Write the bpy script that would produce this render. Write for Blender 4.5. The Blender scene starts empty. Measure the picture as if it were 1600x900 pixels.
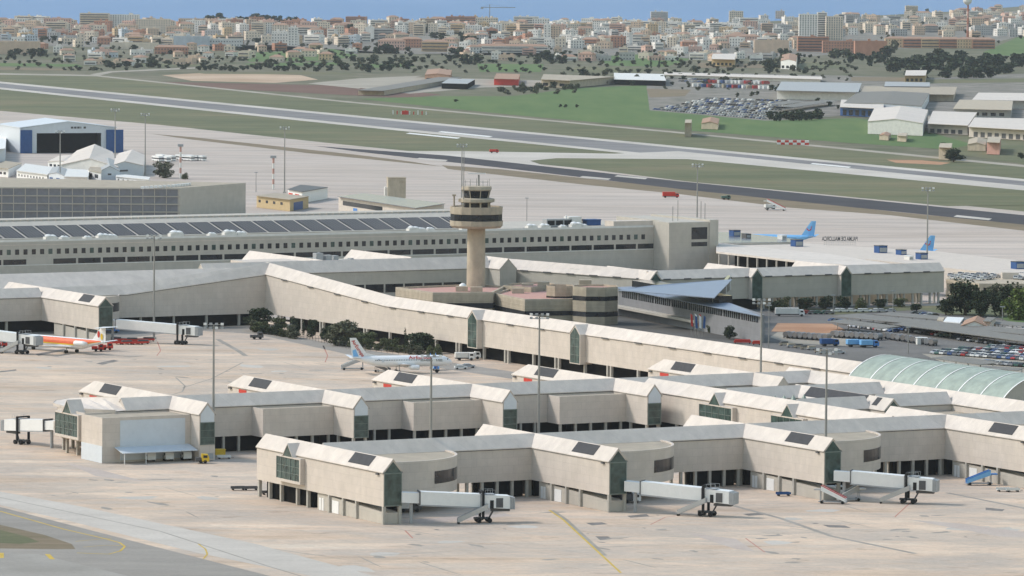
import bpy, bmesh, math, random
from mathutils import Vector, Matrix
random.seed(7)
R = math.radians
sc = bpy.context.scene
col = sc.collection

# ------------------------------------------------------------------ camera, light, exposure
CH, CF, CT, CR = 140.0, 8000.0, 0.06794, 0.0078      # height m, focal px (1600 wide), pitch, roll
cam = bpy.data.objects.new('camera', bpy.data.cameras.new('camera'))
col.objects.link(cam)
cam.data.sensor_width = 36.0
cam.data.lens = CF / 1600 * 36
cam.data.clip_start = 5.0
cam.data.clip_end = 90000.0
cam.matrix_world = (Matrix.Translation((0, 0, CH)) @ Matrix.Rotation(math.pi / 2 - CT, 4, 'X') @ Matrix.Rotation(CR, 4, 'Z'))
sc.camera = cam

SUN_EL, SUN_AZ = R(42), math.atan2(-1.0, 0.20)      # azimuth: towards the sun, from the left
world = bpy.data.worlds.new('World'); sc.world = world
world.use_nodes = True
nt = world.node_tree
sky = nt.nodes.new('ShaderNodeTexSky'); sky.sky_type = 'NISHITA'; sky.sun_disc = False
sky.sun_elevation = SUN_EL; sky.sun_rotation = SUN_AZ
sky.dust_density = 1.3; sky.air_density = 2.0; sky.ozone_density = 1.1
nt.nodes['Background'].inputs['Strength'].default_value = 0.15
nt.links.new(sky.outputs['Color'], nt.nodes['Background'].inputs['Color'])
sl = bpy.data.lights.new('sun', 'SUN'); sun = bpy.data.objects.new('sun', sl); col.objects.link(sun)
sl.energy = 2.0; sl.angle = R(9); sl.color = (1.0, 0.945, 0.89)
sdir = Vector((math.sin(SUN_AZ) * math.cos(SUN_EL), math.cos(SUN_AZ) * math.cos(SUN_EL), math.sin(SUN_EL)))
sun.rotation_euler = sdir.to_track_quat('Z', 'Y').to_euler()
sun.location = (-200, 900, 400)
sc.view_settings.view_transform = 'Standard'; sc.view_settings.look = 'None'
sc.view_settings.exposure = 0.28; sc.view_settings.gamma = 1.0
sc.render.engine = 'CYCLES'
sc.cycles.use_denoising = True
sc.cycles.max_bounces = 6; sc.cycles.diffuse_bounces = 3; sc.cycles.glossy_bounces = 2
sc.cycles.volume_bounces = 1; sc.cycles.transparent_max_bounces = 6
sc.cycles.use_adaptive_sampling = True; sc.cycles.adaptive_threshold = 0.02

# ------------------------------------------------------------------ survey: image point + height -> place on the airfield
_c, _s, _cr, _sr = math.cos(CT), math.sin(CT), math.cos(CR), math.sin(CR)
def P(x, y, z=0.0):
    a = (x - 800) / CF; b = (450 - y) / CF
    a, b = a * _cr - b * _sr, a * _sr + b * _cr
    dy = _c + b * _s; dz = -_s + b * _c
    t = (z - CH) / dz
    return (a * t, dy * t)
def PX(X, Y, z):
    dz = z - CH
    f = Y * _c - dz * _s; u = Y * _s + dz * _c
    a = X / f; b = u / f
    return (800 + CF * (a * _cr + b * _sr), 450 - CF * (-a * _sr + b * _cr))
AN = 0.50475                                           # the terminal's grid is turned 28.9 degrees
OX, OY = -30.35135, 1218.9573
ca, sa = math.cos(AN), math.sin(AN)
def W(u, v): return (OX + u * ca - v * sa, OY + u * sa + v * ca)
def UV(x, y, z=0.0):
    X, Y = P(x, y, z); X -= OX; Y -= OY
    return (X * ca + Y * sa, -X * sa + Y * ca)
def zat(X, Y, ypx):                                    # height at a place that shows at image row ypx
    lo, hi = -5, 130
    for _ in range(40):
        m = (lo + hi) / 2
        if PX(X, Y, m)[1] > ypx: lo = m
        else: hi = m
    return lo

# ------------------------------------------------------------------ materials
def nodes_of(name):
    m = bpy.data.materials.new(name); m.use_nodes = True
    return m, m.node_tree, m.node_tree.nodes['Principled BSDF']
def noise(t, coord, scale, detail=4, rough=.6, mapping=None):
    n = t.nodes.new('ShaderNodeTexNoise'); n.inputs['Scale'].default_value = scale
    n.inputs['Detail'].default_value = detail; n.inputs['Roughness'].default_value = rough
    if mapping:
        mp = t.nodes.new('ShaderNodeMapping')
        mp.inputs['Scale'].default_value = mapping[0]
        mp.inputs['Rotation'].default_value = (0, 0, mapping[1] if len(mapping) > 1 else 0)
        t.links.new(coord, mp.inputs['Vector']); coord = mp.outputs['Vector']
    t.links.new(coord, n.inputs['Vector'])
    return n.outputs['Fac']
def ramp(t, fac, stops):
    r = t.nodes.new('ShaderNodeValToRGB')
    e = r.color_ramp.elements
    while len(e) < len(stops): e.new(.5)
    for k, (p, c) in enumerate(stops):
        e[k].position = p; e[k].color = (*c, 1)
    t.links.new(fac, r.inputs['Fac'])
    return r.outputs['Color']
def mix(t, a, b, fac, mode='MIX'):
    m = t.nodes.new('ShaderNodeMix'); m.data_type = 'RGBA'; m.blend_type = mode
    for sock, v in ((m.inputs[6], a), (m.inputs[7], b)):
        if isinstance(v, tuple): sock.default_value = (*v, 1)
        else: t.links.new(v, sock)
    if isinstance(fac, float): m.inputs[0].default_value = fac
    else: t.links.new(fac, m.inputs[0])
    return m.outputs[2]
def sc3(c, k): return tuple(min(1, max(0, x * k)) for x in c)
def M(name, c, var=.16, scale=.35, rough=.85, spec=.25, metal=0., stain=0., panel=None):
    m, t, b = nodes_of(name)
    co = t.nodes.new('ShaderNodeTexCoord').outputs['Object']
    f = noise(t, co, scale, 5, .65)
    cc = ramp(t, f, [(.28, sc3(c, 1 - var)), (.72, sc3(c, 1 + var * .7))])
    if stain:
        s_ = noise(t, co, 1.0, 3, .6, mapping=((.35, .35, .14),))
        cc = mix(t, cc, ramp(t, s_, [(.42, (1 - stain, 1 - stain, 1 - stain * .92)), (.62, (1, 1, 1))]), 1.0, 'MULTIPLY')
    if panel:                                          # cladding panels: width, height, tone step, joint tone
        sx = t.nodes.new('ShaderNodeSeparateXYZ'); t.links.new(co, sx.inputs[0])
        ad = t.nodes.new('ShaderNodeMath'); ad.operation = 'ADD'; t.links.new(sx.outputs[0], ad.inputs[0]); t.links.new(sx.outputs[1], ad.inputs[1])
        cx = t.nodes.new('ShaderNodeCombineXYZ'); t.links.new(ad.outputs[0], cx.inputs[0]); t.links.new(sx.outputs[2], cx.inputs[1])
        br = t.nodes.new('ShaderNodeTexBrick'); br.offset = .5 if panel[1] < 5 else 0
        for k_, v_ in (('Scale', 1.0), ('Brick Width', panel[0]), ('Row Height', panel[1]), ('Mortar Size', .045), ('Mortar Smooth', .3)): br.inputs[k_].default_value = v_
        q = 1 - panel[2]
        br.inputs['Color1'].default_value = (1, 1, 1, 1); br.inputs['Color2'].default_value = (q, q, q * .99, 1); br.inputs['Mortar'].default_value = (panel[3],) * 3 + (1,)
        t.links.new(cx.outputs[0], br.inputs['Vector'])
        cc = mix(t, cc, br.outputs['Color'], 1.0, 'MULTIPLY')
    t.links.new(cc, b.inputs['Base Color'])
    b.inputs['Roughness'].default_value = rough
    b.inputs['Specular IOR Level'].default_value = spec
    b.inputs['Metallic'].default_value = metal
    return m
def GL(name, c, rough=.12, spec=.5):
    m, t, b = nodes_of(name)
    co = t.nodes.new('ShaderNodeTexCoord').outputs['Object']
    cc = ramp(t, noise(t, co, .45, 3), [(.35, sc3(c, .6)), (.65, sc3(c, 1.5))])
    t.links.new(cc, b.inputs['Base Color'])
    b.inputs['Roughness'].default_value = rough; b.inputs['Specular IOR Level'].default_value = spec
    return m
MT = dict(
    wall=M('cream_render', (.62, .55, .485), .07, .30, stain=.05, panel=(3.0, 2.05, .04, .84)),
    wallg=M('grey_render', (.50, .465, .41), .07, .22, stain=.05, panel=(3.6, 2.4, .04, .85)),
    roof=M('white_roof_panels', (.68, .61, .545), .09, .30, stain=.07, rough=.7, panel=(7.5, 40, .07, .78)),
    tan=M('gravel_roof', (.40, .345, .27), .18, .2),
    col=M('concrete_post', (.42, .40, .36), .15, .8),
    sky=M('solar_glazing', (.042, .042, .047), .25, .8, rough=.6, spec=.2),
    glass=GL('green_glass', (.05, .078, .068)),
    glassd=GL('dark_glass', (.018, .02, .024)),
    frame=M('grey_green_frame', (.17, .20, .18), .1, 1),
    white=M('white_paint', (.78, .78, .77), .05, .6, rough=.45, spec=.4),
    jet=M('glossy_white_livery', (.84, .84, .84), .03, .5, rough=.3, spec=.5),
    offw=M('weathered_white', (.70, .69, .66), .12, .4, rough=.6),
    bluewhite=M('pale_blue_cladding', (.60, .64, .68), .06, .5, rough=.5),
    grey=M('grey_metal', (.36, .37, .38), .12, .6, rough=.5),
    dgrey=M('dark_grey_metal', (.10, .10, .105), .2, .6, rough=.55),
    black=M('black_rubber', (.02, .02, .021), .2, 1),
    dark=M('shade_black', (.014, .013, .012), .35, .3, rough=1, spec=0),  # near black: shade beneath floors and in openings put into the colour
    red=M('red_paint', (.55, .05, .035), .12, 1, rough=.5),
    orange=M('orange_red_stripe', (.75, .13, .04), .1, .5, rough=.45),
    yellow=M('yellow_paint', (.70, .47, .04), .12, 1, rough=.5),
    blue=M('blue_paint', (.07, .22, .55), .14, .8, rough=.45),
    dblue=M('dark_blue_paint', (.03, .09, .25), .16, .6, rough=.5),
    ltblue=M('light_blue_livery', (.19, .44, .74), .06, .5, rough=.4),
    beige=M('beige_concrete', (.50, .43, .33), .10, .5, stain=.15),
    beiged=M('ribbed_tan_concrete', (.46, .39, .295), .12, .6, stain=.15),
    pink=M('pink_roof_tiles', (.52, .30, .25), .16, .5),
    blueroof=M('blue_grey_metal_roof', (.22, .265, .345), .08, .3, rough=.45, spec=.4),
    vault=M('pale_green_glazed_vault', (.34, .40, .345), .20, .3, rough=.5, spec=.25, stain=.15),
    ochre=M('ochre_render', (.52, .40, .23), .10, .5),
    terr=M('terracotta', (.40, .16, .10), .16, .4),
    tile=M('clay_tile_roof', (.38, .24, .17), .2, .6),
    brick=M('red_brick', (.36, .14, .10), .12, .4),
    trunk=M('bark', (.10, .075, .055), .3, 2),
    mast=M('galvanised_steel', (.30, .29, .27), .12, .5, rough=.5),
    steel=M('bare_steel', (.45, .46, .47), .1, .6, rough=.4, metal=.4),
    canopy=M('carport_roofing', (.20, .19, .172), .14, .3, rough=.7),
    glazblue=M('glazed_blue_grey', (.17, .178, .205), .22, .4, rough=.25, spec=.5),
    skin=M('skin_and_cloth', (.25, .18, .14), .2, 2),
)
def leafmat(name, c):
    m, t, b = nodes_of(name)
    co = t.nodes.new('ShaderNodeTexCoord').outputs['Object']
    cc = ramp(t, noise(t, co, .7, 4), [(.32, sc3(c, .5)), (.5, c), (.68, sc3(c, 2.1))])
    t.links.new(cc, b.inputs['Base Color']); b.inputs['Roughness'].default_value = .8
    b.inputs['Specular IOR Level'].default_value = .15
    return m
LEAF = [leafmat('dark_pine_leaves', (.042, .056, .030)), leafmat('olive_leaves', (.085, .098, .045)),
        leafmat('fresh_green_leaves', (.10, .13, .035)), leafmat('grey_green_leaves', (.105, .11, .07))]

def ground_mat(name, stops, sc1, sc2, streak=None, stops2=None, f2=.5, rough=.95, joints=None, mid=None):
    m, t, b = nodes_of(name)
    co = t.nodes.new('ShaderNodeNewGeometry').outputs['Position']
    a = ramp(t, noise(t, co, sc1, 6, .6), stops)
    if stops2:
        fb = noise(t, co, sc2, 5, .65, mapping=streak)
        a = mix(t, a, ramp(t, fb, stops2), f2)
    if joints:
        fm = noise(t, co, .13, 6, .7, mapping=((.6, 1.1, 1), .25))
        a = mix(t, a, ramp(t, fm, [(.28, (.60, .57, .53)), (.44, (1.0, .98, .96)), (.54, (.90, .905, .90)), (.74, (1.20, 1.18, 1.15))]), .9, 'MULTIPLY')
        fd = noise(t, co, .035, 4, .6, mapping=((1, 1, 1), .9))
        a = mix(t, a, ramp(t, fd, [(.38, (.90, .905, .91)), (.60, (1.06, 1.03, .99))]), 1.0, 'MULTIPLY')
    if mid:                                            # patches of another tone: scale, stretch, turn, low, high
        f5 = noise(t, co, mid[0], 6, .68, mapping=((mid[1], 1, 1), mid[2]))
        a = mix(t, a, ramp(t, f5, [(.30, mid[3]), (.48, (1, 1, 1)), (.56, sc3(mid[3], 1.12)), (.72, mid[4])]), 1.0, 'MULTIPLY')
    fn = noise(t, co, .9, 3, .7)
    a = mix(t, a, ramp(t, fn, [(.25, (.80, .80, .80)), (.75, (1.12, 1.12, 1.12))]), .6, 'MULTIPLY')
    if joints:
        br = t.nodes.new('ShaderNodeTexBrick'); br.offset = 0
        br.inputs['Scale'].default_value = 1.0; br.inputs['Brick Width'].default_value = joints; br.inputs['Row Height'].default_value = joints
        br.inputs['Mortar Size'].default_value = .12; br.inputs['Mortar Smooth'].default_value = .5
        br.inputs['Color1'].default_value = (1, 1, 1, 1); br.inputs['Color2'].default_value = (.95, .945, .94, 1); br.inputs['Mortar'].default_value = (.80, .79, .78, 1)
        mp = t.nodes.new('ShaderNodeMapping'); mp.inputs['Rotation'].default_value = (0, 0, -AN)
        t.links.new(co, mp.inputs['Vector']); t.links.new(mp.outputs['Vector'], br.inputs['Vector'])
        a = mix(t, a, br.outputs['Color'], .8, 'MULTIPLY')
    t.links.new(a, b.inputs['Base Color'])
    b.inputs['Roughness'].default_value = rough; b.inputs['Specular IOR Level'].default_value = .15
    return m
GM = dict(
    land=ground_mat('dry_scrub_land', [(.3, (.085, .095, .055)), (.5, (.15, .145, .09)), (.7, (.22, .19, .14))], .006, .03, None, [(.35, (.07, .09, .045)), (.65, (.22, .19, .15))], .5),
    town=ground_mat('town_streets', [(.3, (.16, .15, .13)), (.7, (.30, .27, .24))], .02, .05, None, [(.35, (.06, .075, .05)), (.6, (.30, .27, .24))], .5),
    grass=ground_mat('airfield_grass', [(.3, (0.101, 0.125, 0.069)), (.5, (0.157, 0.172, 0.094)), (.62, (0.213, 0.192, 0.112)), (.75, (0.280, 0.218, 0.163))], .008, .02, ((.15, 1.6, 1), -R(68)), [(.3, (0.095, 0.114, 0.062)), (.7, (0.213, 0.177, 0.112))], .5, mid=(.022, .3, -R(12), (.70, .74, .72), (1.28, 1.2, 1.1))),
    green=ground_mat('young_crop_field', [(.3, (.08, .14, .05)), (.7, (.125, .18, .07))], .006, .03, ((1.5, .2, 1), .3), [(.3, (.08, .145, .05)), (.7, (.15, .20, .075))], .5),
    maroon=ground_mat('red_brown_soil', [(.3, (.13, .075, .06)), (.7, (.19, .115, .09))], .01, .05),
    straw=ground_mat('pale_dry_field', [(.3, (.40, .28, .19)), (.7, (.55, .42, .31))], .01, .05),
    soil=ground_mat('bare_orange_soil', [(.3, (.36, .19, .11)), (.7, (.50, .30, .19))], .05, .2),
    dirt=ground_mat('brown_verge', [(.3, (.17, .14, .09)), (.7, (.27, .20, .14))], .03, .1, ((.2, 1.5, 1), -R(60)), [(.3, (.10, .10, .05)), (.7, (.30, .23, .17))], .5),
    apron=ground_mat('worn_apron_concrete', [(.30, (0.446, 0.370, 0.307)), (.45, (0.557, 0.455, 0.367)), (.55, (0.631, 0.521, 0.422)), (.70, (0.719, 0.600, 0.495))], .014, .045,
                     ((.22, 1.0, 1), .10), [(.30, (0.446, 0.349, 0.270)), (.42, (0.620, 0.489, 0.384)), (.50, (0.545, 0.472, 0.409)), (.58, (0.695, 0.553, 0.439)), (.70, (0.760, 0.664, 0.554))], .8, joints=7.5),
    apronf=ground_mat('far_apron_concrete', [(.3, (0.447, 0.380, 0.329)), (.5, (0.531, 0.457, 0.401)), (.7, (0.616, 0.538, 0.479))], .005, .010,
                      ((.16, 2.4, 1), -R(62)), [(.28, (0.362, 0.319, 0.294)), (.42, (0.553, 0.472, 0.412)), (.52, (0.457, 0.406, 0.366)), (.60, (0.585, 0.502, 0.438)), (.74, (0.638, 0.558, 0.494))], .75, mid=(.025, .14, -R(8), (.74, .73, .72), (1.1, 1.09, 1.06))),
    asphalt=ground_mat('grey_asphalt', [(.3, (.25, .23, .205)), (.7, (.35, .32, .285))], .03, .1, ((.3, 1.2, 1), .1), [(.3, (.25, .23, .205)), (.7, (.37, .34, .30))], .5),
    lot=ground_mat('car_park_asphalt', [(.3, (.12, .115, .11)), (.7, (.20, .19, .178))], .03, .1),
    lotd=ground_mat('dark_road_asphalt', [(.3, (.08, .078, .075)), (.7, (.14, .135, .125))], .03, .1),
    asph2=ground_mat('older_grey_asphalt', [(.3, (.28, .26, .23)), (.7, (.37, .345, .31))], .05, .2),
    lane=ground_mat('pale_worn_lane', [(.3, (.43, .39, .345)), (.7, (.58, .53, .47))], .03, .1, ((.3, 1.2, 1), .1), [(.3, (.46, .42, .37)), (.7, (.62, .57, .51))], .5),
    newasp=ground_mat('fresh_dark_asphalt', [(.3, (.048, .047, .055)), (.7, (.075, .072, .08))], .02, .05),
    rwy=ground_mat('runway_asphalt', [(.3, (.13, .127, .133)), (.7, (.27, .26, .255))], .004, .02, ((.1, 2, 1), -R(68)), [(.3, (.13, .128, .135)), (.7, (.30, .29, .285))], .5),
    conc=ground_mat('pale_concrete_strip', [(.3, (.44, .405, .36)), (.7, (.60, .555, .50))], .01, .05),
    sea=None, track=ground_mat('pale_track', [(.3, (.30, .27, .22)), (.7, (.42, .38, .32))], .02, .1),
    paint_r=ground_mat('faded_red_paint', [(.3, (.42, .17, .13)), (.7, (.50, .27, .22))], .2, .5),
    paint_p=ground_mat('worn_pink_paint', [(.3, (.46, .38, .33)), (.7, (.52, .45, .40))], .1, .5),
    paint_y=ground_mat('yellow_line_paint', [(.3, (.50, .34, .06)), (.7, (.62, .45, .12))], .2, .5),
    paint_w=ground_mat('white_line_paint', [(.3, (.66, .65, .62)), (.7, (.80, .79, .76))], .2, .5),
    rubber=ground_mat('dark_oil_stain', [(.3, (.15, .14, .13)), (.7, (.27, .25, .23))], .3, .6),
    rut=ground_mat('worn_tyre_track', [(.3, (.27, .245, .21)), (.7, (.37, .34, .30))], .1, .4),
)
m, t, b = nodes_of('sea_water')
co = t.nodes.new('ShaderNodeNewGeometry').outputs['Position']
t.links.new(ramp(t, noise(t, co, .0012, 4, .5, mapping=((1, .25, 1),)), [(.3, (.115, .225, .395)), (.7, (.145, .26, .44))]), b.inputs['Base Color'])
b.inputs['Roughness'].default_value = .6; b.inputs['Specular IOR Level'].default_value = .2
GM['sea'] = m

# ------------------------------------------------------------------ builders
ORG = {}                                               # origin (in the frame the mesh is written in) of each thing
def tag(o, label=None, cat=None, group=None, kind=None):
    if label: o['label'] = label
    if cat: o['category'] = cat
    if group: o['group'] = group
    if kind: o['kind'] = kind
    return o
def thing(name, label, cat, org=(0, 0, 0), group=None, grid=True, rz=None):
    """Empty at the thing's base; grid: written in terminal-grid metres (u, v, z)"""
    o = bpy.data.objects.new(name, None); col.objects.link(o); o.empty_display_size = 2
    if grid:
        o.location = (*W(org[0], org[1]), org[2]); o.rotation_euler.z = AN if rz is None else rz
    else:
        o.location = org; o.rotation_euler.z = rz or 0
    ORG[o.name] = Vector(org) if grid else Vector((0, 0, 0))
    return tag(o, label, cat, group)
class B:
    def __init__(s): s.v = []; s.f = []; s.mi = []; s.cur = 0
    def poly(s, pts):
        n = len(s.v); s.v += [tuple(p) for p in pts]; s.f.append(tuple(range(n, n + len(pts)))); s.mi.append(s.cur); return s
    def hexa(s, a, b):                                 # a: 4 bottom points, b: 4 top points
        n = len(s.v); s.v += [tuple(p) for p in a] + [tuple(p) for p in b]
        for f in ((0, 3, 2, 1), (4, 5, 6, 7), (0, 1, 5, 4), (1, 2, 6, 5), (2, 3, 7, 6), (3, 0, 4, 7)):
            s.f.append(tuple(n + i for i in f)); s.mi.append(s.cur)
        return s
    def box(s, x0, x1, y0, y1, z0, z1):
        return s.hexa([(x0, y0, z0), (x1, y0, z0), (x1, y1, z0), (x0, y1, z0)], [(x0, y0, z1), (x1, y0, z1), (x1, y1, z1), (x0, y1, z1)])
    def cbox(s, c, d, ang=0, tilt=0):                  # centre, size, turned about z
        q = Matrix.Rotation(ang, 3, 'Z') @ Matrix.Rotation(tilt, 3, 'Y'); c = Vector(c); x, y, z = d[0] / 2, d[1] / 2, d[2] / 2
        k = lambda a, b_, e: c + q @ Vector((a * x, b_ * y, e * z))
        return s.hexa([k(-1, -1, -1), k(1, -1, -1), k(1, 1, -1), k(-1, 1, -1)], [k(-1, -1, 1), k(1, -1, 1), k(1, 1, 1), k(-1, 1, 1)])
    def prism(s, pts, z0, z1):
        n = len(s.v); k = len(pts)
        z0 = z0 if isinstance(z0, (list, tuple)) else [z0] * k; z1 = z1 if isinstance(z1, (list, tuple)) else [z1] * k
        s.v += [(p[0], p[1], z0[i]) for i, p in enumerate(pts)] + [(p[0], p[1], z1[i]) for i, p in enumerate(pts)]
        s.f.append(tuple(range(n + k - 1, n - 1, -1))); s.f.append(tuple(range(n + k, n + 2 * k)))
        for i in range(k):
            j = (i + 1) % k; s.f.append((n + i, n + j, n + k + j, n + k + i))
        s.mi += [s.cur] * (k + 2); return s
    def tube(s, a, b, r, n=8, r2=None):
        a, b = Vector(a), Vector(b); d = (b - a).normalized()
        x = d.orthogonal().normalized(); y = d.cross(x); r2 = r if r2 is None else r2
        k = len(s.v)
        for q, rr in ((a, r), (b, r2)):
            for i in range(n):
                t_ = 2 * math.pi * i / n; s.v.append(tuple(q + (x * math.cos(t_) + y * math.sin(t_)) * rr))
        for i in range(n):
            j = (i + 1) % n; s.f.append((k + i, k + j, k + n + j, k + n + i))
        s.f.append(tuple(range(k + n - 1, k - 1, -1))); s.f.append(tuple(range(k + n, k + 2 * n)))
        s.mi += [s.cur] * (n + 2); return s
    def lathe(s, prof, n=24, c=(0, 0), rot=0):         # prof: (radius, z)
        k = len(s.v); m_ = len(prof)
        for r, z in prof:
            for i in range(n):
                t_ = rot + 2 * math.pi * i / n; s.v.append((c[0] + r * math.cos(t_), c[1] + r * math.sin(t_), z))
        for j in range(m_ - 1):
            for i in range(n):
                i2 = (i + 1) % n; s.f.append((k + j * n + i, k + j * n + i2, k + (j + 1) * n + i2, k + (j + 1) * n + i)); s.mi.append(s.cur)
        s.f.append(tuple(range(k + n - 1, k - 1, -1))); s.f.append(tuple(range(k + (m_ - 1) * n, k + m_ * n))); s.mi += [s.cur] * 2
        return s
    def rings(s, rs):                                  # list of equal-length point rings
        k = len(s.v); n = len(rs[0])
        for r in rs: s.v += [tuple(p) for p in r]
        for j in range(len(rs) - 1):
            for i in range(n):
                i2 = (i + 1) % n; s.f.append((k + j * n + i, k + j * n + i2, k + (j + 1) * n + i2, k + (j + 1) * n + i)); s.mi.append(s.cur)
        s.f.append(tuple(range(k + n - 1, k - 1, -1))); s.f.append(tuple(range(k + (len(rs) - 1) * n, k + len(rs) * n))); s.mi += [s.cur] * 2
        return s
    def mesh(s, name, mats, org=(0, 0, 0), smooth=False):
        me = bpy.data.meshes.new(name)
        me.from_pydata([(p[0] - org[0], p[1] - org[1], p[2] - org[2]) for p in s.v], [], s.f)
        for mm in (mats if isinstance(mats, (list, tuple)) else [mats]): me.materials.append(mm)
        if any(s.mi): me.polygons.foreach_set('material_index', s.mi)
        if smooth: me.polygons.foreach_set('use_smooth', [True] * len(me.polygons))
        me.update(); return me
    def build(s, name, mats, parent=None, label=None, smooth=False):
        root = parent
        while root is not None and root.name not in ORG: root = root.parent
        o = bpy.data.objects.new(name, s.mesh(name, mats, ORG[root.name] if root else (0, 0, 0), smooth))
        col.objects.link(o)
        if parent: o.parent = parent
        if label: o['label'] = label
        return o
def solo(name, b, mats, label, cat, base, group=None, smooth=False):      # a thing that is one mesh, written in world metres
    o = bpy.data.objects.new(name, b.mesh(name, mats, base, smooth)); o.location = base; col.objects.link(o)
    return tag(o, label, cat, group)
def copy_tree(o, parent=None):
    c_ = o.copy(); col.objects.link(c_); c_.parent = parent
    for ch in list(o.children): copy_tree(ch, c_)
    return c_
def sheet(name, pts, m, z, label=None, kind='structure'):   # flat ground piece from image points
    w = [P(x, y, 0) for x, y in pts]
    me = bpy.data.meshes.new(name); bm = bmesh.new()
    f = bm.faces.new([bm.verts.new((a, b_, 0)) for a, b_ in w]); bmesh.ops.triangulate(bm, faces=[f])
    bm.to_mesh(me); bm.free()
    for p in me.polygons:
        if p.normal.z < 0: p.flip()
    me.materials.append(m); o = bpy.data.objects.new(name, me); o.location.z = z; col.objects.link(o)
    return tag(o, kind=kind)
def strip(name, pts, width, m, z, closed=False):             # a band of constant width (metres) along image points
    w = [Vector(P(x, y, 0)) for x, y in pts]; b_ = B(); n = len(w); L = []; Rr = []
    for i, p in enumerate(w):
        d = (w[min(i + 1, n - 1)] - w[max(i - 1, 0)]).normalized(); q = Vector((-d.y, d.x)) * width / 2
        L.append(p + q); Rr.append(p - q)
    for i in range(n - 1):
        b_.poly([(*L[i], 0), (*Rr[i], 0), (*Rr[i + 1], 0), (*L[i + 1], 0)])
    o = b_.build(name, m); o.location.z = z
    return tag(o, kind='structure')
def corridor(par, p0, p1, hw, zb, ze, zr, name='corridor', mw=None, mr=None, over=.3, slant=0):
    """gabled hall from p0 to p1 (grid metres); zb, ze, zr may be (start, end)"""
    two = lambda q: q if isinstance(q, (tuple, list)) else (q, q)
    zb, ze, zr = two(zb), two(ze), two(zr)
    a, b_ = Vector(p0), Vector(p1); d = (b_ - a).normalized(); n = Vector((-d.y, d.x))
    ring = lambda p, i, w: [(*(p + n * w), zb[i]), (*(p + n * w), ze[i]), (*p, zr[i]), (*(p - n * w), ze[i]), (*(p - n * w), zb[i])]
    rb = ring(b_, 1, hw)
    if slant: rb = [q if k_ == 2 else (q[0] + d.x * slant, q[1] + d.y * slant, q[2]) for k_, q in enumerate(rb)]
    w = B().rings([ring(a, 0, hw), rb]).build(name, mw or MT['wall'], par)
    r = B(); sl_ = (zr[0] - ze[0]) / hw; e0 = hw + over; th = .22
    aa, bb = a - d * .12, b_ + d * .12
    for s_ in (1, -1):
        lo = lambda p, i, t_: (*(p + n * s_ * e0), ze[i] - sl_ * over + .05 + t_)
        hi = lambda p, i, t_: (*p, zr[i] + .05 + t_)
        be = bb + d * slant
        r.hexa([lo(aa, 0, 0), lo(be, 1, 0), hi(bb, 1, 0), hi(aa, 0, 0)], [lo(aa, 0, th), lo(be, 1, th), hi(bb, 1, th), hi(aa, 0, th)])
    ro = r.build('roof', mr or MT['roof'], w)
    gt = B()
    for s_ in (1, -1):
        pt = lambda p, i, o_, k: (*(p + n * s_ * (hw + o_)), ze[i] - .42 + k)
        gt.hexa([pt(a, 0, .01, 0), pt(b_, 1, .01, 0), pt(b_, 1, .16, 0), pt(a, 0, .16, 0)], [pt(a, 0, .01, .2), pt(b_, 1, .01, .2), pt(b_, 1, .16, .2), pt(a, 0, .16, .2)])
    gt.build('gutter', MT['dgrey'], w)
    return w, ro
def skylight(par, p0, p1, hw, ze, zr, side, s0, s1, lo=.12, hi=.92, m=None):
    a, b_ = Vector(p0), Vector(p1); d = (b_ - a).normalized(); n = Vector((-d.y, d.x)) * side
    pt = lambda s_, f, k: (*(a + d * s_ + n * hw * (1 - f)), ze + (zr - ze) * f + .30 + k)
    b = B().hexa([pt(s0, lo, 0), pt(s1, lo, 0), pt(s1, hi, 0), pt(s0, hi, 0)], [pt(s0, lo, .08), pt(s1, lo, .08), pt(s1, hi, .08), pt(s0, hi, .08)])
    return b.build('skylight', m or MT['sky'], par)
def post(par, u, v, z0, z1, r=.32, name='column', m=None):
    return B().box(u - r, u + r, v - r, v + r, z0, z1).build(name, m or MT['col'], par)
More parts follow.
